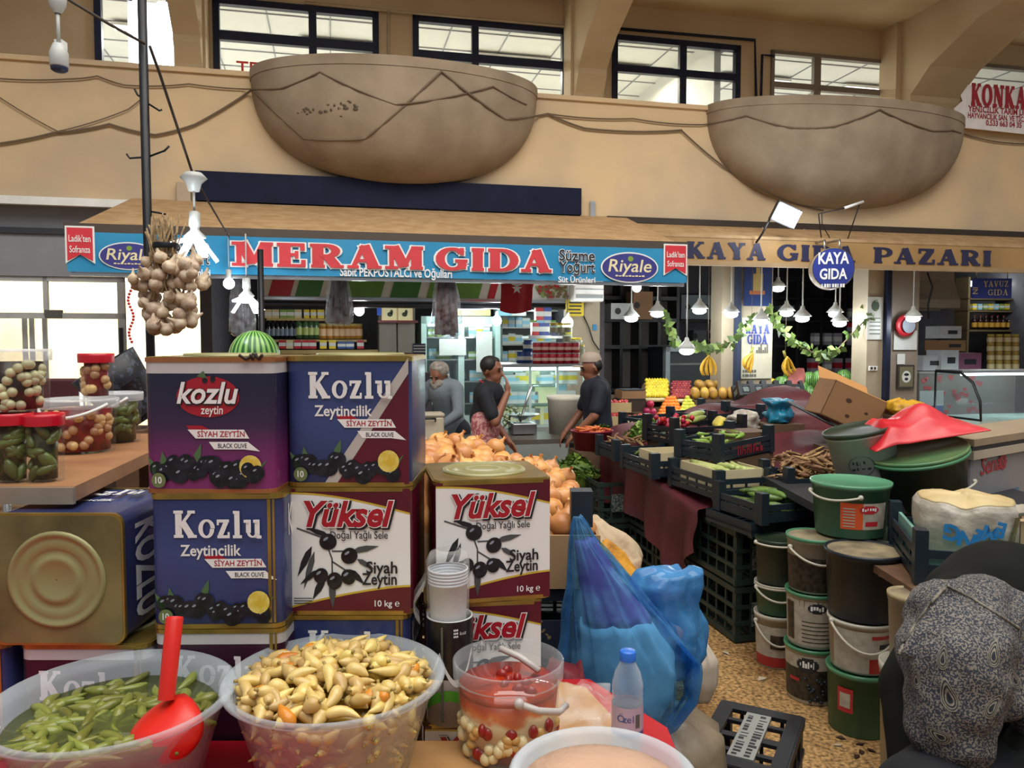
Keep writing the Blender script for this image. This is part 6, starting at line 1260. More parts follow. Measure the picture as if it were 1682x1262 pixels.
BLB = clear('blue_bag_film', (.42, .68, .94), .12, (.12, .36, .64), .16, .42, 1.5, 11); BLB2 = clear('blue_bag_film2', (.3, .6, .95), .6, (.08, .3, .62), .22, .25, .8, 16)
q = P(1040, 1200, 2.02)
W = root('carrier_bag', T(q.x, q.y, .56), 'tall translucent blue carrier bag pulled up to a point behind the water bottle', 'bag')
def A(px, py, d=1.98): v = P(px, py, d); return v.x-q.x, v.z-.56
pr = []
for yl, xa, xb in ((1215, 985, 1090), (1190, 945, 1120), (1150, 932, 1148), (1090, 928, 1150), (1030, 931, 1105), (980, 934, 1060), (930, 936, 1015), (895, 937, 985), (868, 940, 968), (855, 944, 956)):
    a, z = A(xa, yl); b, _ = A(xb, yl); pr.append(((b-a)/2, z, (a+b)/2, 0))
blob('bag_film', pr, None, BLB, seed=3, amp=.08, fr=2.6, n=110, sy=.75, parent=W, ruff=.16)
pw = [(r_*.8, z, dx, 0) for r_, z, dx, dy in pr[:5]]; blob('inner_parcel', [(r_*.7, z, dx-.005, 0) for r_, z, dx, dy in pr[1:5]], None, mat('parcel_pale', 'c4d8d4', .6), seed=4, amp=.03, sy=.6, parent=W); blob('inner_bag', [(r_*.68, z, dx+.0, 0) for r_, z, dx, dy in pr[4:8]], None, mat('bag_violet', 'b07aa8', .5), seed=5, amp=.04, sy=.6, parent=W)
def sack(name, px, py, d, prof, m, label, cat, **k): v = P(px, py, d); return blob(name, prof, T(v.x, v.y, v.z), m, label, cat, **k)
q2 = P(1098, 1150, 2.12)
W = root('carrier_bag', T(q2.x, q2.y, .68), 'smaller crumpled blue carrier bag right of the tall blue bag', 'bag'); blob('bag_film', [(.07, 0, 0, 0), (.1, .06, 0, 0), (.095, .14, 0, 0), (.085, .2, -.01, 0), (.1, .25, -.015, 0), (.085, .285, 0, 0), (.05, .295, .01, 0)], None, BLB2, seed=9, amp=.25, fr=2.5, n=48, sy=.7, parent=W)
blob('contents', [(.05, .01, 0, 0), (.075, .06, 0, 0), (.07, .14, 0, 0), (.04, .19, 0, 0)], None, mat('bag_content', '5a6f94', .6), seed=2, amp=.2, parent=W)
blob('brown_sack', [(.14, 0, 0, 0), (.2, .1, 0, 0), (.2, .25, .0, 0), (.18, .4, 0, 0), (.17, .5, 0, 0), (.1, .565, -.03, 0)], T(P(1085, 1262, 2.14).x, 2.16, 0), clear('sack_film', (.75, .62, .42), .75, (.32, .25, .17), .3, .2, .6, 12), 'brown translucent sack standing on the floor under the blue bags', 'sack', seed=7, amp=.1)
blob('white_parcel', [(.03, 0, 0, 0), (.05, .05, 0, 0), (.05, .12, 0, 0), (.02, .17, 0, 0)], T(P(1152, 1120, 2.22).x, 2.24, .55), mat('parcel_white', 'c9bba8', .6), 'pale parcel poking out behind the smaller blue bag', 'parcel', seed=1, amp=.2)
blob('brown_sack', [(.16, 0, 0, 0), (.2, .1, 0, 0), (.19, .4, 0, 0), (.15, .555, 0, 0)], T(.32, 2.5, 0), mat('sack_brown', '5a4630', .8), 'dark brown sack hidden behind the tall blue bag', 'sack', seed=12, amp=.1)
YBM = mat('yellow_mesh', 'cf9226', .6, vs=14, col2='a86e18', bump=.25, bs=60)
sack('yellow_bag', 1030, 975, 2.42, [(.06, -.1, 0, 0), (.085, -.02, 0, 0), (.08, .05, -.03, 0), (.06, .12, -.07, 0), (.03, .16, -.1, 0)], YBM, 'golden yellow bag leaning behind the tall blue bag', 'bag', seed=4, amp=.22)
sack('white_sack', 1000, 925, 2.6, [(.08, -.16, 0, 0), (.1, -.06, 0, 0), (.11, .02, 0, 0), (.1, .05, -.01, 0), (.09, .1, -.04, 0), (.05, .15, -.07, 0)], mat('sack_cream', 'bfa98a', .7, bump=.2, bs=50), 'cream woven sack with folded rim above the yellow bag', 'sack', seed=6, amp=.2)
sack('pink_bag', 1088, 1010, 2.45, [(.06, -.12, 0, 0), (.1, -.04, 0, 0), (.1, .03, 0, 0), (.07, .08, 0, 0), (.03, .1, .0, 0)], mat('bag_pink', 'c44f6e', .4, vs=10, col2='d98a98'), 'pink bag behind the smaller blue bag', 'bag', seed=8, amp=.3)
W = root('stool', T(.46, 2.55, 0), 'dark stool under the yellow and pink bags', 'stool'); mk('seat', G().bx(-.2, .06, -.14, .2, .7, .73), WOODB, W)
for x in (-.17, .03):
    for y in (-.1, .16): mk('leg', G().bx(x-.02, x+.02, y-.02, y+.02, 0, .7), WOODB, W)
blob('red_sack', [(.05, 0, 0, 0), (.08, .1, 0, 0), (.08, .35, 0, 0), (.05, .5, 0, 0)], T(.125, 1.88, .3), mat('sack_red', '6e1520', .6), 'dark red sack in the shadow beside the tall blue bag', 'sack', seed=3, amp=.1)
mk('sack_block', G().bx(.0, .22, 1.8, 1.96, 0, .3), WOODB, None, None, 'dark wooden block under the red sack', 'block')
# near black crate, floor litter
q = PZ(1240, 1222, .33)
W = crate('near', T(q.x+.0, q.y+.05, .0, radians(62)), 'upturned black plastic crate in the near foreground with a pale lettered panel', .42, .27, .33, CRK, False)
g = G().bx(-.2, .2, -.13, .13, .318, .33); mk('top_plate', G().bx(-.21, .21, -.135, -.09, .318, .332).bx(-.21, .21, .09, .135, .318, .332).bx(-.21, -.16, -.09, .09, .318, .332).bx(.16, .21, -.09, .09, .318, .332).bx(-.03, .0, -.09, .09, .318, .33).bx(-.12, -.1, -.09, .09, .318, .33).bx(.08, .1, -.09, .09, .318, .33), CRK, W)
g = G().bx(-.155, .155, -.04, .04, .32, .3335, 0); [g.bx(-.145+.021*(k % 14), -.145+.021*(k % 14)+R.choice((.005, .012, .015)), (.006, -.034)[k//14]+R.choice((0, .008)), (.03, -.008)[k//14], .3334, .3342, 1) for k in range(28)]; mk('lettering', g, [col('panel_silver', '8a8c88'), BLACK], W)
LIT = mat('litter_pale', 'b9a88c', .7); LIT2 = mat('litter_dark', '3a1f18', .6)
for i, (x, y) in enumerate(((1245, 1120), (1199, 1078), (1385, 1225), (1412, 1232), (1372, 1212), (1405, 1248), (1440, 1238), (1420, 1222))):
    q = PZ(x, y, 0); mk('floor_scrap', G().add([(0, 0, .004), (.03, .008, .006), (.045, .03, .004), (.012, .03, .009)], [(0, 1, 2, 3)]).add([(0, 0, .001), (.03, .008, .001), (.045, .03, .001), (.012, .03, .001)], [(0, 3, 2, 1)]), LIT if i < 3 else LIT2, None, T(q.x, q.y, 0, i*1.3) @ Sc(1.2 if i < 2 else .8), ('pale' if i < 3 else 'dark')+' scrap on the floor, '+('in the aisle before the buckets', 'in the aisle by the crate stacks', 'by the near green bucket', 'cluster below the green bucket', 'dark peel by the green bucket', 'nearest the black crate', 'beside the headscarf', 'between the buckets')[i], 'scrap')
# ------------------------------------------------------------------ vegetable stall
STW = mat('stall_plank', '5d4734', .7, vs=6)
CLM = mat('maroon_cloth', '5c2029', .55, vs=3, col2='45171f', bump=.08, bs=30)
def sz(u, v): return .615+.115*max(0, v-.25)+.2*max(0, u-.1)*min(1, max(0, v-.2)/.6)
W = root('stall_table', ST(0, 0, 0), 'plank stall table under the maroon cloth', 'table')
mk('tabletop', G().add([(0, .5, .605), (1.9, .5, .605), (1.9, 2.3, .605), (0, 2.3, .605), (0, .5, .575), (1.9, .5, .575), (1.9, 2.3, .575), (0, 2.3, .575)], [(0, 1, 2, 3), (7, 6, 5, 4), (0, 4, 5, 1), (1, 5, 6, 2), (2, 6, 7, 3), (3, 7, 4, 0)]), STW, W)
for u in (.45, 1.8):
    for v in (.6, 2.2): mk('leg', G().bx(u-.03, u+.03, v-.03, v+.03, 0, .575), STW, W)
def clothf(a, b):   # a along v, b across: 0..0.3 hangs down the aisle side, rest lies on the stall
    v = .32+1.95*a
    if b < .3:
        k = 1-b/.3; dr = .40+.06*sin(a*9)-.16*(a < .14)*(1-a/.14)
        return (-.07-.03*k*sin(a*40)-.015*sin(a*23+2)*k, v+.02*sin(b*20), sz(0, v)+.03-dr*k)
    u = -.06+(b-.3)/.7*1.75; f = noise.noise((u*2.2, v*2.0, 4))
    return (u, v, sz(u, v)+.03+.06*max(0, f)+.05*abs(sin(u*5+v*3+f*2))**3*min(1, max(0, u-.15)))
W = mk('stall_cloth', G().grid(70, 60, clothf), CLM, None, ST(0, 0, 0), 'crumpled maroon cloth draped over the vegetable stall and hanging to the aisle', 'cloth')
def lie(kind, me, M0, n, w_, d_, z, label, group, cat, jz=.02, tilt=.2, ang=None, spread=.5):
    for i in range(n):
        a = R.uniform(0, 6.28) if ang is None else ang+R.uniform(-.25, .25)
        place(kind, me if not isinstance(me, list) else R.choice(me), M0 @ T(R.uniform(-w_/2, w_/2), R.uniform(-d_/2, d_/2), z+R.uniform(0, jz), a, R.uniform(-tilt, tilt), R.uniform(-tilt, tilt)), label, cat, group)
def veg(n, l_, r_, bend, m, prof=(.35, .8, 1, 1, 1, .95, .75, .3), stem=None): 
    g = G(); pts = [((u-.5)*l_, bend*sin(pi*u), 0) for u in [i/7 for i in range(8)]]; g.tube(pts, [r_*k for k in prof], 9)
    if stem: g.tube([(-l_/2, 0, 0), (-l_*.58, .004, .002)], r_*.25, 5, 1)
    return mesh(n, g, [m]+([stem] if stem else []))
CUM = mat('cucumber_skin', '66803a', .35, rnd=.25, vs=30, col2='4a642c'); PEP = mat('pepper_green', '7d9a3e', .3, rnd=.3, vs=12); ZUC = mat('zucchini_pale', '9fa85e', .4, rnd=.15, vs=20, col2='7d8a45'); RADM = mat('radish_red', 'b02038', .35, rnd=.2); ROOTM = mat('root_brown', '7a5a3c', .8, rnd=.3, vs=40, col2='a5835a'); LEEK = mat('leek_pale', 'c9cf8a', .4, vs=8, col2='8fa84c'); YELV = mat('corn_yellow', 'cfc049', .45, rnd=.15, vs=40)
STG = mat('stem_green', '56702e', .6)
cuc = [veg('cucumber', .17, .0185, .012, CUM), veg('cucumber', .15, .019, -.02, CUM), veg('cucumber', .18, .017, .02, CUM)]
pep = [veg('green_pepper_pod', .1, .012, .012, PEP, (.6, 1, 1, .95, .8, .65, .45, .1), STG), veg('green_pepper_pod', .085, .015, .006, PEP, (.6, 1, 1, .95, .85, .7, .5, .2), STG)]
zuc = veg('zucchini', .2, .022, .008, ZUC); leek = veg('leek', .34, .014, .006, LEEK, (1.2, 1, 1, 1, 1, 1, .9, .8)); crn = veg('corn_cob', .17, .021, .004, YELV, (.5, .9, 1, 1, 1, .95, .7, .3)); roo = [veg('dried_root', .14, .009, .012, ROOTM), veg('dried_root', .18, .007, -.015, ROOTM), veg('dried_root', .1, .012, .004, ROOTM)]
rad = mesh('radish', G().lathe([(.001, -.03), (.006, -.018), (.018, -.006), (.019, .006), (.01, .016), (.004, .022)], 12), [RADM])
def letter_bars(n, h_, M, st=.03):
    g = G()
    for k in range(n): x = k*st; g.bx(x, x+.006, -.002, .002, 0, h_, 0, M).bx(x+st*.55, x+st*.55+.006, -.002, .002, 0, h_*R.choice((.5, 1)), 0, M); g.bx(x, x+st*.6, -.002, .002, h_*R.choice((0, .45, .85)), h_*R.choice((0, .45, .85))+.007, 0, M) if k % 3 else None
    return g
# cucumber crate on two nested dark trays at the near end
M0 = ST(.2, .06, .607, .12); crate('tray', M0, 'lower dark navy tray under the cucumbers', .46, .4, .075, CRN, False)
for k in range(2): crate('tall', ST(.75, .1, .303*k, 0), ('lower', 'upper')[k]+' hidden green crate under the cucumber tray, behind the buckets', .5, .36, .3)
M1 = ST(.25, .02, .684, .12); crate('tray', M1, 'navy tray of cucumbers at the near end of the stall', .5, .4, .1, CRN, False, .06)
mk('crate_lettering', letter_bars(7, .05, T(-.02, -.209, .03)), col('crate_letter', '394762'), bpy.data.objects[[o.name for o in bpy.data.objects if o.get('label') == 'navy tray of cucumbers at the near end of the stall'][0]], None)
for k in range(3): lie('cucumber', cuc, M1, 11, .34, .26, .03+.035*k, 'green cucumber in the near tray of the stall', 'cucumbers in the tray', 'cucumber', .02, .12, radians(115))
# two navy crates with pale cartons and leeks along the front edge
M0 = ST(.17, .5, sz(.1, .5)+.075, pi/2+.08); crate('tray', M0, 'navy tray with cream carton of leeks, second from the near end', .52, .38, .12, CRN, False, .05)
def cart(M, l_, w_=.42, d_=.3): 
    g = G()
    for x0, x1, y0, y1 in ((-w_/2, w_/2, -d_/2, -d_/2+.01), (-w_/2, w_/2, d_/2-.01, d_/2), (-w_/2, -w_/2+.01, -d_/2, d_/2), (w_/2-.01, w_/2, -d_/2, d_/2)): g.bx(x0, x1, y0, y1, .02, .16)
    g.bx(-w_/2, w_/2, -d_/2, d_/2, .018, .03); return mk('cream_carton', g, mat('carton_cream', 'c9bc96', .6) if 'carton_cream' not in MATS else MATS['carton_cream'], None, M, l_, 'carton')
cart(M0, 'cream carton standing in the navy tray next to the cucumbers'); lie('leek', leek, M0, 9, .06, .2, .13, 'pale leek lying on the cream carton of the stall', 'leeks', 'leek', .03, .05, 0)
place('leek', leek, M0 @ T(.2, -.1, .2, .5, 0, -.7), 'single leek sticking up from the cream carton', 'leek')
M0 = ST(.02, 1.05, sz(.02, 1.05)+.04, pi/2+.05); crate('tray', M0, 'navy tray with a small white carton, third from the near end', .46, .32, .11, CRN, False, .05); cart(M0 @ T(-.1, 0, 0), 'small cream carton in the third tray of the stall', .26, .26); lie('green_pepper_pod', pep, M0 @ T(.12, 0, 0), 16, .2, .22, .07, 'green pepper in the third tray of the stall', 'peppers in the third tray', 'pepper', .05)
# upper row
def onpx(px, py, d, rz=0, rx=0, ry=0): q = P(px, py, d); return T(q.x, q.y, q.z, SRZ+rz, rx, ry)
M0 = onpx(1190, 746, 4.85, .4, 0, -.05); CX = crate('tray', M0, 'navy tray with red side lettering holding green peppers', .5, .34, .11, CRN, False, .06)
mk('side_lettering', letter_bars(6, .055, T(-.1, -.181, .025), .042), col('letter_dull_red', '8a2430'), CX)
lie('green_pepper_pod', pep, M0, 30, .38, .22, .07, 'green pepper in the tray with red lettering', 'peppers in the lettered tray', 'pepper', .06)
mk('tray_block', G().bx(-.26, .26, -.17, .17, -.4, -.004), STW, None, M0, 'wooden prop under the tray with red lettering', 'prop')
M0 = onpx(1140, 724, 5.5, .2, 0, 0); crate('tray', M0, 'dark tray of pale zucchini, corn and radishes', .6, .36, .12, CRK, False, .07)
for k in range(6): place('zucchini', zuc, M0 @ T(-.08+.03*k, .02+.05*(k % 3-1), .13+.025*(k//2), .35, 0, -.12), 'pale zucchini in the dark tray above the lettered tray', 'zucchini', 'pale zucchini')
for k in range(4): place('corn_cob', crn, M0 @ T(.16+.02*k, -.1+.04*k, .13, .6, 0, -.3), 'yellow corn cob in the dark tray beside the zucchini', 'corn', 'corn cobs')
lie('radish', rad, M0 @ T(-.2, -.05, 0), 34, .18, .2, .12, 'red radish at the left end of the zucchini tray', 'radishes', 'radish', .06, 1)
mk('tray_block', G().bx(-.28, .28, -.17, .17, -.5, -.004), STW, None, M0, 'wooden prop under the zucchini tray', 'prop')
M0 = onpx(1050, 750, 5.6, .05, 0, 0); crate('tray', M0, 'dark tray of brown roots at the left corner of the stall', .52, .34, .1, CRN, False, .05)
lie('dried_root', roo, M0, 34, .46, .26, .09, 'brown root in the tray at the left corner of the stall', 'roots in the corner tray', 'root', .06, .4)
mk('tray_block', G().bx(-.1, .25, .02, .17, -.62, -.004), DARK, None, M0, 'dark prop under the root tray', 'prop')
def leafheap(name, M, rx, ry, rz, n, m, label, size=.05):
    g = G()
    for i in range(n):
        a = R.uniform(0, 6.28); f = math.sqrt(R.random()); x, y = rx*f*cos(a), ry*f*sin(a); z = rz*(1-f*f)*R.uniform(.5, 1)
        c = V((x, y, z)); d1 = V((R.uniform(-1, 1), R.uniform(-1, 1), R.uniform(-.2, .8))).normalized()*size*R.uniform(.6, 1.2); d2 = d1.cross(V((R.random(), R.random(), R.random()))).normalized()*size*.45
        g.add([c-d1*.5, c+d2, c+d1, c-d2], [(0, 1, 2, 3)], 0 if R.random() < .65 else 1)
    g.sph((0, 0, 0), (rx*.9, ry*.9, rz*.75), 14, 8, 0); return mk(name, g, m, None, M, label, 'greens', None, 'stuff' if False else None)
GL = [mat('parsley_green', '5d7a2e', .6, vs=8, col2='3f5a22'), mat('parsley_light', '86a04a', .6)]
leafheap('parsley_heap', onpx(1062, 724, 5.9), .17, .12, .17, 420, GL, 'heap of curly parsley above the brown root tray', .045)
leafheap('parsley_heap', onpx(945, 782, 5.85), .18, .13, .17, 420, GL, 'heap of leafy greens on the dark crates by the aisle', .045); leafheap('parsley_heap', onpx(985, 712, 6.3), .17, .1, .06, 260, GL, 'low bed of greens behind the red tub of carrots', .04)
M0 = onpx(972, 738, 6.0); W = root('red_tub', M0, 'round crimson tub of carrots by the aisle', 'tub'); mk('wall', G().lathe([(.001, 0), (.13, 0), (.16, .14), (.166, .14), (.166, .15), (.15, .15), (.001, .09)], 24), col('tub_crimson', '7a1430', rough=.4), W)
car = veg('carrot', .09, .012, .004, mat('carrot_orange', 'd4703c', .45, rnd=.2), (.9, 1, .95, .85, .7, .55, .35, .1)); lie('carrot', car, M0, 34, .2, .2, .12, 'orange carrot in the crimson tub', 'carrots', 'carrot', .05, .3)
mk('tub_stand', G().bx(-.15, .15, -.12, .12, -.5, -.002), STW, None, M0, 'wooden stand under the crimson tub', 'stand')
# dried roots crate near the white bucket
M0 = onpx(1335, 806, 4.35, -.1); crate('tray', M0, 'dark navy tray heaped with dried root bundles before the white bucket', .46, .34, .1, CRN, False, .06)
for k in range(4): lie('dried_root', roo, M0, 34, .42-.03*k, .26, .06+.035*k, 'dried brown root in the heap before the white bucket', 'dried roots in the heap', 'root', .04, .5)
mk('tray_block', G().bx(-.2, .2, -.15, .15, -.25, -.003), STW, None, M0, 'wooden prop under the dried root tray', 'prop')
# navy crates, white and blue bags in the middle of the stall
for i, (x, y, d, l_) in enumerate(((1170, 706, 6.3, 'navy tray pushed in behind the zucchini tray'), (1262, 698, 6.2, 'navy tray behind the white plastic bag'), (1215, 690, 6.9, 'navy tray at the back of the stall below the melons'), (1085, 712, 6.9, 'navy tray below the pyramid of oranges'))):
    M0 = onpx(x, y, d, .3); crate('tray', M0, l_, .6, .4, .15, CRN, False, .04); mk('tray_block', G().bx(-.28, .28, -.18, .18, -.6, -.004), STW, None, M0, 'wooden prop under the '+l_, 'prop')
WB = mat('white_bag', 'c3bcae', .45, vs=12, col2='9a9285', bump=.4, bs=25)
blob('white_bag', [(.08, 0, 0, 0), (.115, .045, 0, 0), (.11, .11, 0, 0), (.08, .145, 0, 0), (.02, .16, 0, 0)], onpx(1222, 710, 5.6), WB, 'crumpled white plastic bag on the stall', 'bag', seed=2, amp=.42, fr=1.6, zf=26); mk('tray_block', G().bx(-.14, .14, -.12, .12, -.3, -.004), STW, None, onpx(1220, 706, 5.0), 'wooden prop under the white plastic bag', 'prop')
blob('blue_bag', [(.08, 0, 0, 0), (.1, .05, 0, 0), (.07, .11, 0, 0), (.1, .16, 0, 0), (.05, .17, 0, 0)], onpx(1278, 694, 5.6), mat('bag_turquoise', '1c7d9c', .35, vs=9, col2='115a78'), 'small turquoise bag right of the white bag', 'bag', seed=5, amp=.45, fr=1.6, zf=26); mk('tray_block', G().bx(-.14, .14, -.12, .12, -.4, -.004), STW, None, onpx(1278, 694, 5.6), 'wooden prop under the turquoise bag', 'prop')
# tilted cardboard box
M0 = onpx(1388, 668, 4.9, -.25, 0, radians(24))
W = root('cardboard_box', M0, 'open brown cardboard box tilted on the maroon cloth', 'carton')
CB = mat('carton_kraft', '8f6844', .75, vs=3); CBI = mat('carton_flap', 'bf8a52', .75, vs=3); x, y, z = .175, .14, .115
g = G().bx(-x, x, -y, -y+.006, -z, z).bx(-x, x, y-.006, y, -z, z).bx(-x, -x+.006, -y, y, -z, z).bx(x-.006, x, -y, y, -z, z).bx(-x, x, -y, y, -z, -z+.006)
mk('box_wall', g, CB, W); mk('flap', G().box((0, -.08, 0), (2*x, .16, .005), 0, T(0, -y, z, 0, radians(-28)) @ T(0, .16, 0)), CBI, W); mk('flap', G().box((.06, 0, 0), (.12, 2*y, .005), 0, T(x, 0, z, 0, 0, radians(25))), CBI, W); mk('flap', G().box((0, .07, 0), (2*x, .14, .005), 0, T(0, y, z, 0, radians(35))), CBI, W)
g = G()
for a, b, r_ in ((-.05, .03, .02), (.08, .0, .012), (-.02, -.06, .015)): g.disc(a, b, r_, r_*.7, y+.001, 0, UP, 9)
mk('box_print', g, col('print_brown', '4a3020'), W); mk('box_block', G().bx(-.15, .15, -.12, .12, -.5, -.25), STW, None, onpx(1388, 668, 4.9, -.25), 'wooden prop under the tilted cardboard box', 'prop')
mk('stall_rail', G().tube([P(1295, 660, 5.3), P(1440, 735, 4.3)], .012, 6), BLKM, None, None, 'thin black rail slanting in front of the tilted cardboard box', 'rail')
# ------------------------------------------------------------------ Kaya fruit stand
a, b = Fp(990, 690, .4).x, Fp(1350, 690, .4).x
W = root('fruit_stand', FT(a, .4, 0), 'stepped wooden fruit stand before the middle shop', 'stand'); wd = b-a
for k in range(4): mk('step', G().bx(-.3, wd, -.55+k*.33, -.22+k*.33, 0, .5+.13*k), STW, W)
def fz(k): return .5+.13*k
LEMM = mat('lemon_skin', 'd8c02a', .35, rnd=.12); APM = mat('apple_red', '8f2a35', .3, rnd=.2, vs=14, col2='b0504a'); ORM = mat('orange_skin', 'e07d1c', .4, rnd=.12); QUM = mat('quince_skin', 'c2c23f', .4, rnd=.15); MELM = mat('melon_skin', 'c2983a', .45, rnd=.15, vs=12, col2='9a7030', bump=.1)
def panel(kind, me, x0, x1, y0, y1, nx, ny, t0, t1, label, group, cat, stand):
    for j in range(ny):
        for i in range(nx):
            u, v = (i+.5*(j % 2))/max(1, nx-.5), j/(ny-1); t = t0+(t1-t0)*v; sh = (y1-y0)*0
            place(kind, me, FPT(x0+(x1-x0)*u, y0+(y1-y0)*v, t, R.uniform(0, 3)), label, cat, group)
    p0, p1 = Fp(x0-3, y0+3, t0), Fp(x1+3, y1, t1); q0, q1 = Fp(x1+3, y0+3, t0), Fp(x0-3, y1, t1)
    W = root('fruit_tray', FT(0, 0, 0), stand, 'tray'); o = V((0, .03, -.035))
    mk('tray_board', G().add([p0+o, q0+o, p1+o, q1+o, V((p0.x, p0.y+.2, .9)), V((q0.x, q0.y+.2, .9)), V((p1.x, p1.y+.2, .9)), V((q1.x, q1.y+.2, .9))], [(0, 1, 2, 3), (0, 4, 5, 1), (1, 5, 6, 2), (2, 6, 7, 3), (3, 7, 4, 0)]), STW, W); mk('front_edge', G().tube([p0+V((0, -.04, -.03)), q0+V((0, -.04, -.03))], .03, 6), PK_C, W)
ball = lambda n, r_, m: mesh(n, G().lathe([(.001, -r_*.95), (r_*.6, -r_*.78), (r_, 0), (r_*.62, r_*.78), (r_*.15, r_*.9), (.001, r_*.82)], 12), [m])
panel('lemon', mesh('lemon', G().lathe([(.001, -.03), (.012, -.027), (.024, -.012), (.026, .005), (.018, .02), (.008, .028), (.001, .034)], 10), [LEMM]), 1062, 1096, 650, 625, 8, 9, .55, .95, 'yellow lemon in the tilted tray of lemons', 'lemons', 'lemon', 'tilted tray of yellow lemons')
panel('apple', ball('apple', .027, APM), 1104, 1133, 652, 628, 7, 8, .55, .95, 'red apple in the tilted tray right of the lemons', 'apples', 'apple', 'tilted tray of red apples right of the lemons')
orm = ball('orange', .034, ORM)
for j in range(7):
    for i in range(9-j):
        for k in range(1 if j else 1): place('orange', orm, FPT(1080+j*2.6+i*5.3+j*.2, 686-j*5.2, .15+.05*j), 'orange in the pyramid of oranges', 'orange', 'oranges in the pyramid')
for i in range(9): place('orange', orm, FPT(1094+i*4.2, 692-(i % 2)*2, .05), 'orange in the loose front row below the pyramid', 'orange', 'oranges in the front row')
qm = ball('quince', .036, QUM)
for j in range(6):
    for i in range(6-j): place('quince', qm, FPT(1118+j*2.2+i*6, 680-j*5.2, .2+.04*j), 'yellow green quince in the pile right of the oranges', 'quince', 'quinces')
W = root('fruit_tray', FT(0, 0, 0), 'pale tray board under the oranges and quinces', 'tray'); p0, p1 = Fp(1070, 690, .0), Fp(1160, 690, .35); mk('tray_board', G().bx(p0.x, p1.x, -.1, .55, .5, p0.z-.035), PK_C, W)
mm = mesh('melon', G().sph((0, 0, 0), (.062, .062, .085), 14, 10), [MELM])
for j, (y, xs) in enumerate(((646, (1142, 1157, 1171, 1187, 1201, 1216)), (632, (1150, 1166, 1182, 1196, 1212, 1228)), (620, (1180, 1196, 1222)))):
    for x in xs: place('melon', mm, FPT(x, y, .5+.18*j, R.uniform(0, 3)) @ Mx.Rotation(.3+.9*(j == 1), 4, 'Y'), 'golden melon in the stacked rows of melons', 'melon', 'golden melons')
place('yellow_melon', mesh('yellow_melon', G().sph((0, 0, 0), (.09, .06, .06), 12, 8), [LEMM]), FPT(1265, 628, .8), 'bright yellow melon above the dark crates', 'melon')
W = root('fruit_tray', FT(0, 0, 0), 'wooden tray under the rows of melons', 'tray'); p0, p1 = Fp(1136, 657, .5), Fp(1240, 657, .5); mk('tray_board', G().bx(p0.x, p1.x, .4, 1.0, .75, p0.z), STW, W)
WMK = mesh('watermelon', G().sph((0, 0, 0), (.115, .115, .13), 18, 12), [WMEL])
for i, (x, y) in enumerate(((1283, 634), (1300, 622), (1329, 626), (1346, 624), (1331, 648), (1316, 641), (1352, 640), (1372, 628), (1386, 622))): place('watermelon', WMK, FPT(x, y, .6+.1*(i % 3), R.uniform(0, 6)), 'striped watermelon, %s in the pile behind the dark crates' % ('leftmost one', 'top left one beside the pink cloth', 'large upright one in the middle', 'right top one', 'low front one', 'half hidden one by the pink cloth', 'one right behind the cardboard box', 'one above the cardboard box', 'far one above the cardboard box')[i], 'watermelon')
W = root('fruit_tray', FT(0, 0, 0), 'wooden tray under the watermelons', 'tray'); p0, p1 = Fp(1268, 662, .6), Fp(1400, 662, .6); mk('tray_board', G().bx(p0.x, p1.x, .45, 1.1, .7, p0.z), STW, W)
mk('pink_cloth', G().grid(14, 14, lambda u, v: (-.13+.26*u+.02*sin(v*7), -.12*sin(pi*u)-.02*sin(u*12), .2-.42*v+.04*sin(u*pi))), mat('cloth_pink', 'c0706a', .6), None, FPT(1306, 634, .42), 'pink cloth hanging over the watermelons', 'cloth')
for i in range(5): W = crate('small', FPT(1222+i*21, 655, .25, -.1) @ Mx.Rotation(-.5, 4, 'X'), 'small tilted black tray before the melons, %s of five' % ('first from the left', 'second from the left', 'middle one', 'fourth from the left', 'last on the right')[i], .17, .2, .16, CRK, True, .05)
mk('ledge_plank', G().bx(-.5, .62, -.1, .12, -.03, 0), PK_C, None, FPT(1275, 659, .2), 'pale plank ledge under the small black trays', 'plank')
# odds and ends left of the lemons
tom = ball('tomato', .03, mat('tomato_red', 'b83028', .3, rnd=.2))
for k, (x, y, n, l_) in enumerate(((1010, 668, 16, 'tomatoes in the tray by the standing man'), (1012, 690, 14, 'tomatoes in the low front tray'), (1050, 692, 8, 'tomatoes beside the pomegranates'))):
    M0 = FPT(x, y, -.3-.2*k); mk('wooden_tray', G().bx(-.16, .16, -.1, .1, -.06, 0).bx(-.16, .16, -.11, -.1, -.06, .05).bx(-.16, .16, .1, .11, -.06, .05), PK_C, None, M0, 'pale wooden tray of red tomatoes, '+('behind the standing man', 'lowest in front', 'in the middle')[k], 'tray')
    lie('tomato', tom, M0, n, .26, .16, .03, 'red tomato among the '+l_, l_, 'tomato', .03, 1)
    mk('tray_block', G().bx(-.14, .14, -.08, .08, -.8+.12*k, -.061), STW, None, M0, 'wooden prop under the tomatoes, '+('behind the standing man', 'lowest in front', 'in the middle')[k], 'prop')
pom = ball('pomegranate', .05, mat('pomegranate_pink', 'a81c48', .35, rnd=.15))
for i, (x, y) in enumerate(((1068, 664), (1062, 676), (1072, 677), (1066, 686), (1058, 688))): place('pomegranate', pom, FPT(x, y, -.1), 'crimson pomegranate left of the orange pyramid', 'pomegranate', 'pomegranates')
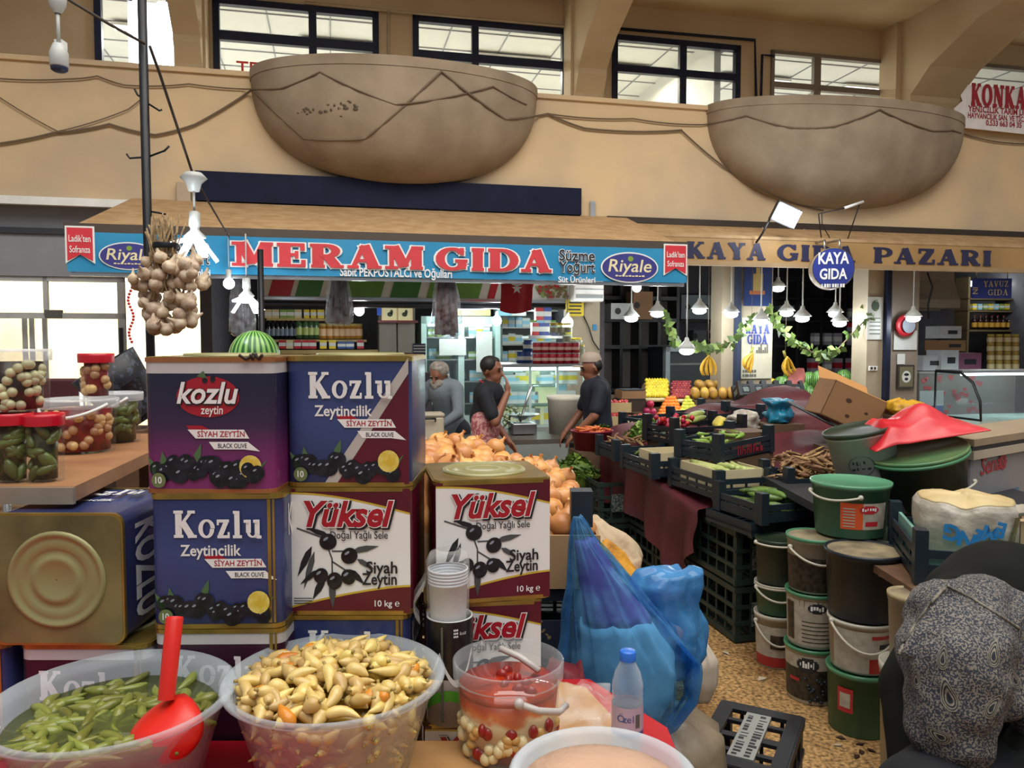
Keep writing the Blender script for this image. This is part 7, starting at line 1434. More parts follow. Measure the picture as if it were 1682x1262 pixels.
for i, (x, y, w_, h_, m_, l_) in enumerate(((1040, 655, .3, .1, CTN, 'flat brown carton on the left end of the fruit stand'), (1038, 676, .34, .14, col('carton_dark', '3a2c26'), 'dark carton below the flat brown one'), (1020, 700, .5, .12, col('bags_grey', '8fa09a'), 'pale grey carton of bagged greens below the tomatoes'))): mk('carton', G().box((0, .1, h_/2), (w_, .25, h_)).bx(-w_*.46, w_*.46, -.03, .22, h_*.98, h_+.01, 1), [m_, DARK], None, FPT(x, y, -.05), l_, 'carton')
# ------------------------------------------------------------------ buckets on the right
BGR = mat('bucket_green', '2f5a40', .4, vs=2, var=.12); BGR2 = mat('bucket_dark_green', '26382c', .45); BNV = mat('bucket_navy', '1b2029', .4); BWT = mat('bucket_white', 'a9a79c', .45, vs=5, var=.1); LDG = mat('lid_green', '4c8460', .35, vs=5, var=.12); LDD = mat('lid_dark', '21301f', .4); LDW = mat('lid_white', 'b7b3a4', .45); LDGY = mat('lid_dusty', '6d6250', .6, vs=9, col2='9a8c6c')
LBO = mat('label_orange', 'd0542a', .4); LBD = mat('label_dark', '3a342a', .45, vs=50, col2='14120f'); LBP = mat('label_pale', 'a8a294', .45, vs=30, var=.2); LBR = mat('label_red', '9c2a2a', .4)
def lab(g, r0, r1, h, z0, z1, a0, a1, m, off=.0015, n=14):
    rr = lambda z: r0+(r1-r0)*z/h+off
    g.grid(n, 1, lambda u, v: (rr(z0+(z1-z0)*v)*cos(radians(a0+(a1-a0)*u)), rr(z0+(z1-z0)*v)*sin(radians(a0+(a1-a0)*u)), z0+(z1-z0)*v), m)
def arc_text(g, s_, r_, z, a0, h_, m, step=None):
    k = degrees_per(h_*.62, r_) if step is None else step
    for i, c in enumerate(s_): a = radians(a0+i*k); g.text(c, h_, T(r_*cos(a), r_*sin(a), z, a+pi/2) @ UP, m, .02)
def degrees_per(w_, r_): return math.degrees(w_/r_)
def marks(g, r0, r1, h, z0, z1, a0, a1, n, m, off=.003):
    st = (a1-a0)/n
    for k in range(n): lab(g, r0, r1, h, z0+(z1-z0)*R.choice((0, 0, .25)), z1-(z1-z0)*R.choice((0, 0, .3)), a0+st*k, a0+st*(k+R.choice((.35, .6, .75))), m, off, 2)
def badge(g, r0, r1, h, zc, hz, ac, ha, m, off):
    for k in range(7): q = (k-3)/3.5; w_ = ha*math.sqrt(1-q*q); lab(g, r0, r1, h, zc+hz*(q-.146), zc+hz*(q+.146), ac-w_, ac+w_, m, off, 6)
def pail(M, r0, r1, h, bm_, lm, label, group=None, labels=None, lidtop=None, handle=None, rimm=None):
    W = root('bucket', M, label, 'bucket', group)
    mk('wall', G().lathe([(.001, 0), (r0*.97, 0), (r0, .006), (r1, h*.9), (r1*1.03, h*.9), (r1*1.03, h*.96)], 36), bm_, W)
    mk('lid', G().lathe([(r1*1.035, h*.93), (r1*1.06, h*.95), (r1*1.06, h), (r1*1.02, h), (r1*1.0, h-.006), (.001, h-.006)], 36), lm, W)
    if lidtop: mk('lid_dust', G().lathe([(r1*.97, h-.0055), (.001, h-.0045)], 30), lidtop, W)
    if rimm: mk('rim_ring', G().lathe([(r1*1.035, h*.86), (r1*1.07, h*.87), (r1*1.07, h*.93), (r1*1.035, h*.93)], 36), rimm, W)
    if labels:
        g = G(); labels(g); mk('label', g, [LBO, LBP, LBD, LBR, WHITEP, BLK, LDG, PK_R], W)
    if handle:
        a0, a1, z0, dz = handle; n = 16; ho = mk('handle', G().tube([((r1*1.08+.004)*cos(radians(a0+(a1-a0)*i/n)), (r1*1.08+.004)*sin(radians(a0+(a1-a0)*i/n)), h*z0-dz*sin(pi*i/n)) for i in range(n+1)], .0055, 6), LDW, W)
        g = G()
        for a in (a0, a1): g.sph((r1*1.07*cos(radians(a)), r1*1.07*sin(radians(a)), h*z0), .012, 8, 6)
        mk('handle_knob', g, LDW, ho)
    return W
def gp_(px, py): q = PZ(px, py, 0); return q
qa = gp_(1286, 1102); xa, ya = qa.x, qa.y+.1; GR = None
def l1(g): lab(g, .095, .105, .262, .03, .21, 180, 330, 1); lab(g, .095, .105, .262, .01, .06, 180, 330, 3, .002); lab(g, .095, .105, .262, .1, .17, 235, 275, 2, .003)
pail(T(xa, ya, 0), .095, .105, .262, BWT, LDW, 'white bucket with red lower band at the floor, far column of the bucket stack', GR, l1, None, (190, 330, .85, .1))
pail(T(xa, ya, .263), .095, .105, .15, BGR, LDW, 'short green bucket with cream rim in the middle of the far bucket column', GR, None, None, (190, 330, .85, .05), LDW)
pail(T(xa, ya, .414), .098, .106, .22, BGR2, LDD, 'dark green bucket on top of the far bucket column', GR, None, None, (185, 280, .9, .0))
qb = gp_(1348, 1162); xb, yb = qb.x, qb.y+.11
def l2(g):
    lab(g, .105, .115, .25, .02, .225, 170, 360, 2); lab(g, .105, .115, .25, .16, .225, 170, 360, 1, .002)
    badge(g, .105, .115, .25, .182, .03, 240, 24, 5, .003); marks(g, .105, .115, .25, .168, .198, 224, 257, 6, 4, .004)
    for i in range(26): a = radians(R.uniform(235, 300)); z = .07+.05*sin(i); g.sph((.112*cos(a), .112*sin(a), z), (.008, .008, .007), 7, 5, 5)
    lab(g, .105, .115, .25, .1, .115, 196, 222, 7, .003)
pail(T(xb, yb, 0), .105, .115, .25, BWT, LDG, 'bucket printed with black olives on the floor, middle bucket column', GR, l2)
def l3(g): lab(g, .105, .115, .244, .015, .22, 170, 360, 1); badge(g, .105, .115, .244, .185, .022, 258, 20, 5, .002); marks(g, .105, .115, .244, .175, .196, 244, 273, 5, 4, .003); lab(g, .105, .115, .244, .03, .2, 180, 205, 2, .002); [lab(g, .105, .115, .244, .03+.018*k, .034+.018*k, 225, 320, 2, .002) for k in range(6)]
pail(T(xb, yb, .251), .105, .115, .244, BWT, LDG, 'white labelled bucket in the middle of the middle bucket column', GR, l3, None, (300, 345, .9, .0))
def l4(g): lab(g, .105, .115, .246, .01, .16, 170, 360, 2)
pail(T(xb, yb, .496), .105, .115, .246, BWT, LDG, 'clear topped bucket of dark olives with white handle, top of the middle column', GR, l4, LDGY, (195, 345, .8, .06))
qc = gp_(1432, 1218); xc, yc = qc.x, qc.y+.12
def l5(g): g.lathe([(.001, 0), (.001, .001)], 4, 1); lab(g, .118, .126, .262, .1, .2, 205, 235, 7); lab(g, .118, .126, .262, .12, .18, 210, 230, 1, .003)
pail(T(xc, yc, 0), .118, .126, .262, mat('bucket_mid_green', '355e40', .45), LDG, 'mid green bucket with a small red oval sticker, nearest one on the floor', GR, l5)
def l6(g): lab(g, .115, .125, .208, .01, .18, 190, 350, 1); lab(g, .115, .125, .208, .01, .07, 262, 350, 3, .002); lab(g, .115, .125, .208, .15, .165, 265, 350, 3, .002); lab(g, .115, .125, .208, .11, .13, 280, 310, 5, .002)
pail(T(xc, yc, .263), .115, .125, .208, BWT, LDW, 'dirty white bucket with red patches under the big navy bucket', GR, l6, None, (190, 330, .95, .1))
pail(T(xc+.015, yc+.02, .472), .135, .148, .275, BNV, BNV, 'big navy bucket with dusty lid, near bucket column', GR, None, LDGY, (268, 350, .78, .0))
# green bucket with orange label on top
def l7(g):
    lab(g, .145, .162, .235, .045, .16, 232, 296, 0); lab(g, .145, .162, .235, .045, .16, 266, 309, 1, .002); badge(g, .145, .162, .235, .132, .018, 276, 16, 7, .003); marks(g, .145, .162, .235, .126, .14, 264, 288, 6, 4, .004)
    lab(g, .145, .162, .235, .06, .08, 270, 292, 7, .003); [lab(g, .145, .162, .235, .055+.013*k, .06+.013*k, 236, 254, 1, .003) for k in range(7)]
pail(T(P(1396, 850, 3.46).x, 3.46, .7475), .145, .162, .235, mat('bucket_sage', '3c6a54', .4), mat('lid_sage', '5a9472', .3, vs=6, var=.1), 'large sage green bucket with orange and white label on top of the bucket stacks', GR, l7, None, (175, 260, .8, .02))
pail(T(P(1500, 1262, 3.3).x-.03, 3.42, 0), .14, .15, .37, BNV, BNV, 'dark bucket at floor level hidden behind the near column'); pail(T(P(1500, 1262, 3.3).x-.03, 3.42, .371), .14, .15, .374, BGR2, LDD, 'dark green bucket stacked behind the big navy bucket')
qd = P(1500, 970, 2.72); pail(T(qd.x, qd.y, 0), .09, .1, .46, BWT, LDW, 'tall pale bucket hidden below the small cream bucket'); pail(T(qd.x, qd.y, .461), .07, .08, .25, BWT, mat('lid_cream_dirty', 'a89a78', .55, vs=9, col2='8a7a58'), 'small cream bucket with dirty lid just left of the headscarf', None, None, LDGY)
# ------------------------------------------------------------------ crate with cheese bag, side bench, tilted tubs, chest
W = root('low_table', T(0, 0, 0), 'dark low table behind the seated person carrying the cheese crate', 'table'); mk('tabletop', G().bx(1.43, 2.5, 2.72, 3.3, .69, .72), WOODB, W)
for x in (1.48, 2.45):
    for y in (2.76, 3.26): mk('leg', G().bx(x-.03, x+.03, y-.03, y+.03, 0, .69), WOODB, W)
M0 = T(1.72, 3.02, .722, radians(-17)); crate('tray', M0 @ T(.06, -.02, 0), 'dark navy crate with corner posts holding the big cheese bag', .46, .56, .13, CRN, False, .07)
mk('tray_liner', G().bx(-.2, .22, -.25, .25, .02, .03).bx(-.212, -.2, -.25, .25, .02, .16).bx(-.2, .22, -.262, -.25, .02, .1).bx(.21, .222, -.25, .25, .02, .15), mat('liner_teal', '7fb0a4', .4), None, M0 @ T(.06, -.02, 0), 'pale turquoise liner inside the navy crate', 'liner')
W = root('cheese_bag', M0 @ T(.05, .0, .032), 'bulky white plastic bag of cheese with blue lettering in the navy crate', 'bag')
CHB = mat('bag_cheese', 'b3aca0', .35, vs=9, col2='96907f', bump=.4, bs=20)
blob('bag_body', [(.15, 0, 0, 0), (.17, .04, 0, 0), (.185, .15, 0, 0), (.18, .215, 0, 0), (.165, .235, 0, 0)], None, CHB, seed=4, amp=.07, fr=2, n=56, parent=W)
blob('cream_top', [(.16, .225, 0, 0), (.165, .238, 0, 0), (.12, .25, 0, 0), (.02, .252, 0, 0)], None, mat('cheese_top', 'cdb98a', .5, vs=5, col2='b79f6c'), seed=4, amp=.05, fr=2, n=56, parent=W)
blob('bag_tail', [(.05, .2, .14, -.03), (.05, .22, .22, -.05), (.06, .215, .3, -.06), (.02, .2, .36, -.07)], None, CHB, seed=7, amp=.15, fr=2, n=30, parent=W)
g = G()
for i, c in enumerate('EMİN'): a = radians(293-i*11); g.text(c, .055, T(.197*cos(a), (.199*sin(a)), .185-.014*i, a+pi/2) @ UP @ Mx.Rotation(pi-.25, 4, 'Z'), 0, .045)
a = radians(245); g.text('G', .06, T(.197*cos(a), .197*sin(a), .165, a+pi/2) @ UP @ Mx.Rotation(pi-.1, 4, 'Z'), 0, .04)
mk('lettering', g, mat('letter_cyan', '2a78b4', .4), W)
g = G(); rr = lambda z: .192
g.add([(rr(0)*cos(radians(a)), rr(0)*sin(radians(a)), z) for a, z in ((297, .03), (306, .03), (322, .2), (312, .2))], [(0, 1, 2, 3)]); mk('olive_strip', g, mat('strip_olive', '6a6440', .5, vs=40, col2='4a4630'), W)
mk('cream_box', G().bx(-.16, .2, -.12, .14, 0, .16).bx(-.17, .21, -.13, -.12, .1, .2).bx(-.17, .21, .14, .15, .1, .2), mat('cream_box_card', 'b49a76', .6), None, T(2.12, 2.98, .722, -.3), 'cream carton box at the right edge beside the cheese bag', 'carton')
W = root('side_bench', T(0, 0, 0), 'dark bench under the tilted green tub and the grey bucket', 'bench'); mk('bench_top', G().bx(1.42, 2.6, 3.6, 4.4, .8, .84), DARK, W); mk('bench_front', G().bx(1.45, 2.6, 3.62, 3.64, .2, .8), mat('bench_dark_grey', '23262a', .7), W)  # bench front in one even dark grey
for x in (1.5, 2.5):
    for y in (3.7, 4.3): mk('leg', G().bx(x-.03, x+.03, y-.03, y+.03, 0, .8), WOODB, W)
def l8(g):
    marks(g, .135, .158, .33, .175, .195, 225, 250, 4, 5, .001); marks(g, .135, .158, .33, .15, .165, 222, 258, 4, 5, .001)
    g.tube([((.149+.012*(.06*sin(q)+.06))*cos(radians(240+22*cos(q))), (.149+.012*(.06*sin(q)+.06))*sin(radians(240+22*cos(q))), .172+.048*sin(q)) for q in [i*pi/12 for i in range(24)]], .0018, 4, 5, None, True)
    for i in range(10): a = radians(215+i*11); g.sph((.144*cos(a), .144*sin(a), .07+.012*sin(i*2)), (.014, .014, .012), 7, 5, 2)
    g.lathe([(.1365, .0), (.1385, .03)], 30, 6)
q = P(1432, 800, 3.8); M0 = T(q.x, q.y, .86, 0, 0, radians(-13)); pail(M0, .135, .158, .33, mat('bucket_grey', 'b9beb9', .45), LDD, 'grey white bucket with dark green lid and round black print, tilted behind the sage bucket', None, l8)
q = P(1535, 800, 3.62); M0 = T(q.x, q.y+.1, .85, 0, radians(6), radians(-13)); 
def l9(g): lab(g, .19, .215, .25, .02, .06, 250, 330, 2)
pail(M0, .19, .215, .25, BGR2, mat('lid_moss', '4f7a4f', .35, vs=4, col2='7d8f5c'), 'wide dark green tub with mossy lid leaning to the left under the red bag', None, l9, None, (255, 320, .35, .0), LDG)
def redf(u, v):
    x, y = (u-.5)*.52, (v-.5)*.36; h = .115*math.exp(-((x-.02)/.12)**2-((y)/.12)**2)+.05*math.exp(-((x+.17)/.07)**2); n_ = noise.noise((u*5, v*5, 2)); e = min(1, 5*min(u, v, 1-u, 1-v))
    return (x, y+.03*noise.noise((u*3, 1, 5)), .01+h*e+.018*n_*e-.02*(1-e)+.24*(x+.1)*(x > -.1)*.3-.25*max(0, -.16-x))
W = mk('red_bag', G().grid(40, 30, redf), mat('bag_red', 'c2202c', .35, vs=5, col2='d8434a', sss=.0), None, T(P(1528, 720, 3.6).x, 3.74, P(1528, 722, 3.6).z+.02, -.05, radians(4), radians(-6)), 'crumpled red plastic bag lying over the mossy tub lid', 'bag')
m_ = W.modifiers.new('t', 'SOLIDIFY'); m_.thickness = .004
blob('yellow_pouch', [(.07, 0, 0, 0), (.1, .03, 0, 0), (.09, .07, 0, 0), (.03, .09, 0, 0)], T(P(1488, 682, 4.6).x, 4.6, P(1488, 682, 4.6).z), mat('pouch_yellow', 'd1a021', .5, vs=14, col2='a5761a', bump=.3, bs=40), 'crumpled yellow pouch behind the red bag', 'bag', seed=11, amp=.3); mk('pouch_stand', G().bx(-.1, .1, -.08, .08, -P(1488, 682, 4.6).z, -.002), WOODB, None, T(P(1488, 682, 4.6).x, 4.6, P(1488, 682, 4.6).z), 'dark stand under the yellow pouch', 'stand')
# chest freezer
q0 = P(1596, 738, 3.75); W = root('chest_freezer', T(q0.x, q0.y, 0, radians(35)), 'grey chest freezer with red script lettering at the right edge', 'freezer'); zt_ = q0.z
FRG = mat('freezer_grey', '8c8b8d', .4); mk('cabinet', G().bx(0, 1.4, 0, .28, .1, zt_-.05), FRG, W, bevel=.02); mk('rim', G().bx(-.02, 1.42, -.02, .3, zt_-.05, zt_-.01), mat('rim_pale', 'b8ac98', .5), W); mk('gasket', G().bx(-.005, 1.41, -.005, .29, zt_-.01, zt_+.015), BLACK, W); mk('sliding_lid', G().bx(-.02, 1.42, -.02, .3, zt_+.015, zt_+.05), mat('lid_wood', '9c8a70', .5), W)
for x in (.05, 1.35): mk('foot', G().bx(x-.03, x+.03, .05, .23, 0, .1), BLACK, W)
g = G().text('Sena', .085, T(.2, -.003, zt_-.13) @ UP @ Mx.Rotation(.06, 4, 'Z'), 0, .02, .3)
for i in range(8): a = i*pi/4; g.disc(.33+.03*cos(a), zt_-.09+.03*sin(a), .016, .012, .004, 0, UP, 8)
g.disc(.33, zt_-.09, .012, .012, .005, 0, UP, 10); mk('script_lettering', g, mat('script_red', 'a8303c', .4), W)
g = G().poly([(.33, zt_-.36, .004), (.52, zt_-.36, .004), (.52, zt_-.24, .004), (.35, zt_-.25, .004)], 0, UP).disc(.24, zt_-.33, .03, .025, .004, 1, UP, 10).disc(.28, zt_-.4, .03, .02, .004, 2, UP, 10).disc(.4, zt_-.42, .07, .02, .004, 1, UP, 12)
mk('sticker', g, [col('sticker_blue', '3f78a0'), PK_W, col('sticker_rose', 'a05a62')], W)
# ------------------------------------------------------------------ people
SKIN = mat('skin', '8a5a44', .5, vs=5, var=.08, sss=.08); HAIRD = mat('hair_dark', '17120f', .6, vs=30); HAIRG = mat('hair_grey', '9c948a', .7, vs=30, col2='6e665e'); SHB = mat('tshirt_black', '14171f', .8, vs=6, var=.2); SHN = mat('tshirt_navy', '171c2a', .8, vs=6, var=.2)
SHG = mat('checked_shirt', '6e7880', .8, vs=3); TRP = mat('pink_pattern_trousers', 'a8585f', .75, vs=45, col2='d0a09a', lo=.48, hi=.55); TRD = mat('dark_trousers', '20222a', .8); SHOE = mat('shoe_dark', '1c1a1a', .5)
def cap(g, a, b, ra, rb, n=12):
    a, b = V(a), V(b); d = b-a; L = max(d.length, 1e-4); q = d.to_track_quat('Z', 'Y').to_matrix().to_4x4(); pr = []
    for k in range(5): t = -pi/2+pi/2*k/4; pr.append((max(.0005, ra*cos(t)), ra*sin(t)))
    for k in range(5): t = pi/2*k/4; pr.append((max(.0005, rb*cos(t)), L+rb*sin(t)))
    g.lathe(pr, n, 0, Mx.Translation(a) @ q, cap0=True, cap1=True)
def fuse(name, caps, m, parent, vox=.012, smooth=4, M=None, ell=()):
    g = G()
    for c in caps: cap(g, *c)
    for c, r_ in ell: g.sph(c, r_, 16, 10)
    o = mk(name, g, m, parent, M); r_ = o.modifiers.new('r', 'REMESH'); r_.mode = 'VOXEL'; r_.voxel_size = vox; r_.use_smooth_shade = True
    s_ = o.modifiers.new('s', 'SMOOTH'); s_.iterations = smooth; s_.factor = .5; return o
def hand(caps, w_, d, up, s=1.0, curl=.4):
    """palm with five bent fingers: w_ wrist, d direction, up = back of the hand"""
    d, up = V(d).normalized(), V(up).normalized(); side = d.cross(up); w_ = V(w_)
    caps.append((w_, w_+d*.05*s, .024*s, .03*s)); caps.append((w_+side*.015*s+d*.03*s, w_+side*.022*s+d*.085*s, .018*s, .016*s)); caps.append((w_-side*.015*s+d*.03*s, w_-side*.02*s+d*.085*s, .018*s, .016*s))
    for k, (o_, l_) in enumerate(((-.03, .062), (-.01, .075), (.01, .08), (.03, .072))):
        b = w_+d*.088*s+side*o_*s; m_ = b+(d*cos(curl*.6)-up*sin(curl*.6))*l_*.5*s; e = m_+(d*cos(curl*1.6)-up*sin(curl*1.6))*l_*.5*s
        caps.append((b, m_, .0095*s, .009*s)); caps.append((m_, e, .009*s, .007*s))
    b = w_+side*.028*s+d*.025*s; m_ = b+(side*.8+d*.6-up*.2)*.035*s; caps.append((b, m_, .014*s, .011*s)); caps.append((m_, m_+(d*.9+side*.2-up*.3)*.032*s, .011*s, .008*s))
def headcaps(hc, f, s=1.0):
    hc, f = V(hc), V(f).normalized(); u = V((0, 0, 1)); u = (u-f*u.dot(f)).normalized(); l = u.cross(f)
    el = [(hc+u*.025*s, (.092*s, .078*s, .1*s)), (hc+f*.035*s-u*.045*s, (.058*s, .056*s, .065*s))]
    cs = [(hc+f*.092*s+u*.012*s, hc+f*.112*s-u*.022*s, .01*s, .015*s), (hc+f*.075*s-u*.085*s, hc+f*.06*s-u*.09*s, .022*s, .03*s), (hc+f*.088*s-u*.052*s+l*.012*s, hc+f*.088*s-u*.052*s-l*.012*s, .009*s, .009*s), (hc+f*.075*s+u*.035*s+l*.03*s, hc+f*.075*s+u*.035*s-l*.03*s, .017*s, .017*s)]
    for k in (-1, 1): cs.append((hc+l*k*.076*s-f*.005*s+u*.01*s, hc+l*k*.08*s-f*.012*s-u*.025*s, .016*s, .01*s))
    return el, cs, (hc, f, u, l, s)
def face(fr, W, beard=None):
    hc, f, u, l, s = fr
    for k in (-1, 1):
        mk('eye', G().sph(hc+f*.086*s+l*k*.03*s+u*.012*s, .009*s, 8, 6), col('eye_dark', '1a1412', rough=.2), W); mk('eyebrow', G().tube([hc+f*.094*s+l*k*.015*s+u*.032*s, hc+f*.086*s+l*k*.045*s+u*.03*s], .004*s, 5), HAIRD if not beard else beard, W)
    mk('mouth', G().tube([hc+f*.096*s+l*.018*s-u*.052*s, hc+f*.098*s-u*.051*s, hc+f*.096*s-l*.018*s-u*.052*s], .0035*s, 5), col('lip', '6e3a34'), W)
def person(name, M, label, H, head, hd, arms, sleeve, shirt, trous, hair, lean=0, hands=None, seated=False, cape=None, extra=None, hf=.52):
    W = root(name, M, label, 'person'); hip, sh = hf*H, .82*H
    dx = lean; C_ = [((0, 0, hip), (dx*.5, 0, (hip+sh)/2), .13*H/1.6, .115*H/1.6), ((dx*.5, 0, (hip+sh)/2), (dx, 0, sh-.06), .115*H/1.6, .13*H/1.6), ((dx, -.12*H/1.6, sh-.03), (dx, .12*H/1.6, sh-.03), .07*H/1.6, .07*H/1.6), ((dx, 0, sh), V(head)-V((0, 0, .08)), .055, .05)]
    body = list(C_); el, cs, fr = headcaps(head, hd, H/1.62); body += cs; shc = list(C_[:3]); 
    shc = [(V(a)+V((0, 0, .06 if hf > .55 and i == 0 else 0)), b, r0+.012, r1+.012) for i, (a, b, r0, r1) in enumerate(shc)]+[((dx, 0, sh-.02), (dx, 0, sh+.025), .07, .06)]
    for k, (elb, wr, d, up) in zip((-1, 1), arms):
        s0 = V((dx, k*.165*H/1.6, sh-.04)); body += [(s0, elb, .048, .038), (elb, wr, .038, .026)]; hand(body, wr, d, up, H/1.7)
        e2 = s0+(V(elb)-s0)*(.75 if sleeve == 'short' else 1); shc.append((s0, e2, .062, .058 if sleeve == 'short' else .05))
        if sleeve == 'long': shc.append((e2, V(wr)-(V(wr)-V(elb)).normalized()*.02, .05, .036))
    tr = []
    for k in (-1, 1):
        if seated: kn, an = V((.36, k*.1, hip-.04)), V((.34, k*.11, .09))
        else: kn, an = V((.02, k*.085, .285*H)), V((0, k*.09, .05))
        h0 = V((0, k*.08, hip)); body += [(h0, kn, .075, .052), (kn, an, .05, .035), (an, an+V((.12, 0, -.02)), .035, .03)]; tr += [(h0+V((0, 0, .03)), kn, .1, .075), (kn, an+V((0, 0, .04)), .073, .06)]
        fuse('shoe', [(an+V((-.03, 0, -.015)), an+V((.15, k*.01, -.02)), .045, .035)], SHOE, W, .012)
    tr.append(((0, 0, hip+.06), (0, 0, hip-.02), .135*H/1.6, .13*H/1.6))
    b = fuse('body', body, SKIN, W, .0085, 3, None, el); fuse('shirt', shc, shirt, W, .013, 6); fuse('trousers', tr, trous, W, .014, 5); face(fr, W, HAIRG if hair is HAIRG else None)
    hc, f, u, l, s = fr
    if cape is None: fuse('hair', [(hc+u*.05*s-f*.015*s+l*.02*s, hc+u*.05*s-f*.02*s-l*.02*s, .082*s, .082*s), (hc+u*.085*s+f*.03*s, hc+u*.085*s-f*.02*s, .04*s, .045*s)], hair, W, .008)
    else:
        mk('cap', G().lathe([(.096*s, .0*s), (.096*s, .03*s), (.078*s, .068*s), (.04*s, .085*s), (.001, .09*s)], 20, sy=.86), cape, W, Mx.Translation(hc+u*.06*s-f*.005*s)); mk('cap_peak', G().sph(hc+f*.12*s+u*.055*s, (.06*s, .06*s, .01*s), 14, 6), cape, W)
        fuse('hair', [(hc-f*.04*s+u*.02*s+l*.03*s, hc-f*.04*s+u*.02*s-l*.03*s, .06*s, .06*s)], hair, W, .008)
    if extra: extra(W)
    return W
# boy with hand at his mouth
x_ = tz(797, 6.25); HB = 1.5
person('person', T(x_, 6.25, 0, radians(-12)), 'boy in black t-shirt and pink patterned trousers holding his hand to his mouth', HB, (.05, 0, 1.37), (1, -.15, -.12), [(V((.13, -.2, .98)), V((.2, -.08, 1.2)), V((-.05, .25, 1)), V((1, 0, .2))), (V((.02, .2, .95)), V((.16, .17, .78)), V((.6, 0, -.8)), V((.6, .5, .4)))], 'short', SHB, TRP, HAIRD, .03, hf=.62, extra=lambda W: mk('neck_ribbon', G().tube([(.03+.075*cos(a), .07*sin(a), 1.265-.03*cos(a)) for a in [i*pi/8 for i in range(17)]], .006, 6), PK_R, W))
# man with pale cap reaching down to the left
x_ = tz(984, 6.5)
person('person', T(x_, 6.5, 0, radians(190)), 'man in navy t-shirt and pale cap reaching down towards the white tub', 1.52, (.06, 0, 1.38), (1, 0, -.3), [(V((.1, -.2, 1.0)), V((.24, -.16, .84)), V((.5, 0, -.8)), V((.6, -.2, .5))), (V((.1, .21, 1.0)), V((.24, .16, .86)), V((.7, 0, -.7)), V((.7, 0, .7)))], 'short', SHN, TRD, HAIRD, .03, cape=mat('cap_pale', 'a8998a', .8))
# older seller in checked shirt bending over the counter
x_ = tz(744, 7.05)
person('person', T(x_, 7.05, 0, radians(-122)), 'grey haired bearded seller in a checked shirt leaning forward behind the cool box', 1.5, (.2, .0, 1.31), (1, .0, -.5), [(V((.24, -.22, .98)), V((.36, -.1, .86)), V((.7, .5, -.2)), V((0, 0, 1))), (V((.22, .22, .98)), V((.36, .1, .86)), V((.7, -.4, -.2)), V((0, 0, 1)))], 'long', SHG, TRD, HAIRG, .15, extra=lambda W: fuse('beard', [(V((.245, .03, 1.235)), V((.245, -.03, 1.235)), .04, .04), (V((.26, 0, 1.21)), V((.25, 0, 1.2)), .035, .03)], HAIRG, W, .01))
# seated person in a paisley headscarf, bent forward
def paisley():
    m, t, p, o = _nt('paisley_cloth'); N = t.nodes; L = t.links; tc = N.new('ShaderNodeTexCoord')
    def nn(ty, **k):
        n_ = N.new(ty)
        for a, b in k.items(): n_.inputs[a].default_value = b
        return n_
    wob = nn('ShaderNodeTexNoise', Scale=9.0); mxv = N.new('ShaderNodeVectorMath'); mxv.operation = 'MULTIPLY_ADD'; mxv.inputs[1].default_value = (.06, .06, .06); L.new(tc.outputs['Object'], wob.inputs['Vector']); L.new(wob.outputs['Color'], mxv.inputs[0]); L.new(tc.outputs['Object'], mxv.inputs[2])
    vo = nn('ShaderNodeTexVoronoi', Scale=8.0); L.new(mxv.outputs[0], vo.inputs['Vector'])
    rg = N.new('ShaderNodeMath'); rg.operation = 'MULTIPLY'; rg.inputs[1].default_value = 52; L.new(vo.outputs['Distance'], rg.inputs[0]); sn = N.new('ShaderNodeMath'); sn.operation = 'SINE'; L.new(rg.outputs[0], sn.inputs[0])
    gt = N.new('ShaderNodeMath'); gt.operation = 'GREATER_THAN'; gt.inputs[1].default_value = .25; L.new(sn.outputs[0], gt.inputs[0])
    v2 = nn('ShaderNodeTexVoronoi', Scale=150.0); L.new(tc.outputs['Object'], v2.inputs['Vector']); sp = nn('ShaderNodeTexNoise', Scale=230.0, Detail=2.0); L.new(tc.outputs['Object'], sp.inputs['Vector']); g2 = N.new('ShaderNodeMath'); g2.operation = 'GREATER_THAN'; g2.inputs[1].default_value = .52; L.new(sp.outputs['Fac'], g2.inputs[0])
    inn = N.new('ShaderNodeMath'); inn.operation = 'LESS_THAN'; inn.inputs[1].default_value = .0; L.new(vo.outputs['Distance'], inn.inputs[0])
    mx = N.new('ShaderNodeMix'); mx.data_type = 'FLOAT'; L.new(inn.outputs[0], mx.inputs[0]); L.new(g2.outputs[0], mx.inputs[2]); L.new(gt.outputs[0], mx.inputs[3])
    cm = N.new('ShaderNodeMixRGB'); cm.inputs[1].default_value = rgba(hx('2a2e3a')); cm.inputs[2].default_value = rgba(hx('7b746a')); L.new(mx.outputs[0], cm.inputs[0]); L.new(cm.outputs[0], p.inputs['Base Color']); p.inputs['Roughness'].default_value = .8; return m
PAI = paisley(); COAT = mat('coat_black_olive', '191a17', .85, vs=4, spec=.15, var=.25, bump=.1, bs=20); SKIRT = mat('skirt_black', '0e1016', .8, var=.2)
o0 = P(1585, 1110, 1.85); W = root('person', T(o0.x, o0.y, 0), 'person in dark coat and paisley headscarf bent forward, seated at bottom right', 'person')
def rp(px, py, d): q = P(px, py, d); return V((q.x-o0.x, q.y-o0.y, q.z))
hd_ = rp(1570, 1120, 1.84)
el, cs, fr = headcaps(hd_, (-.25, -.75, -.75), .95)
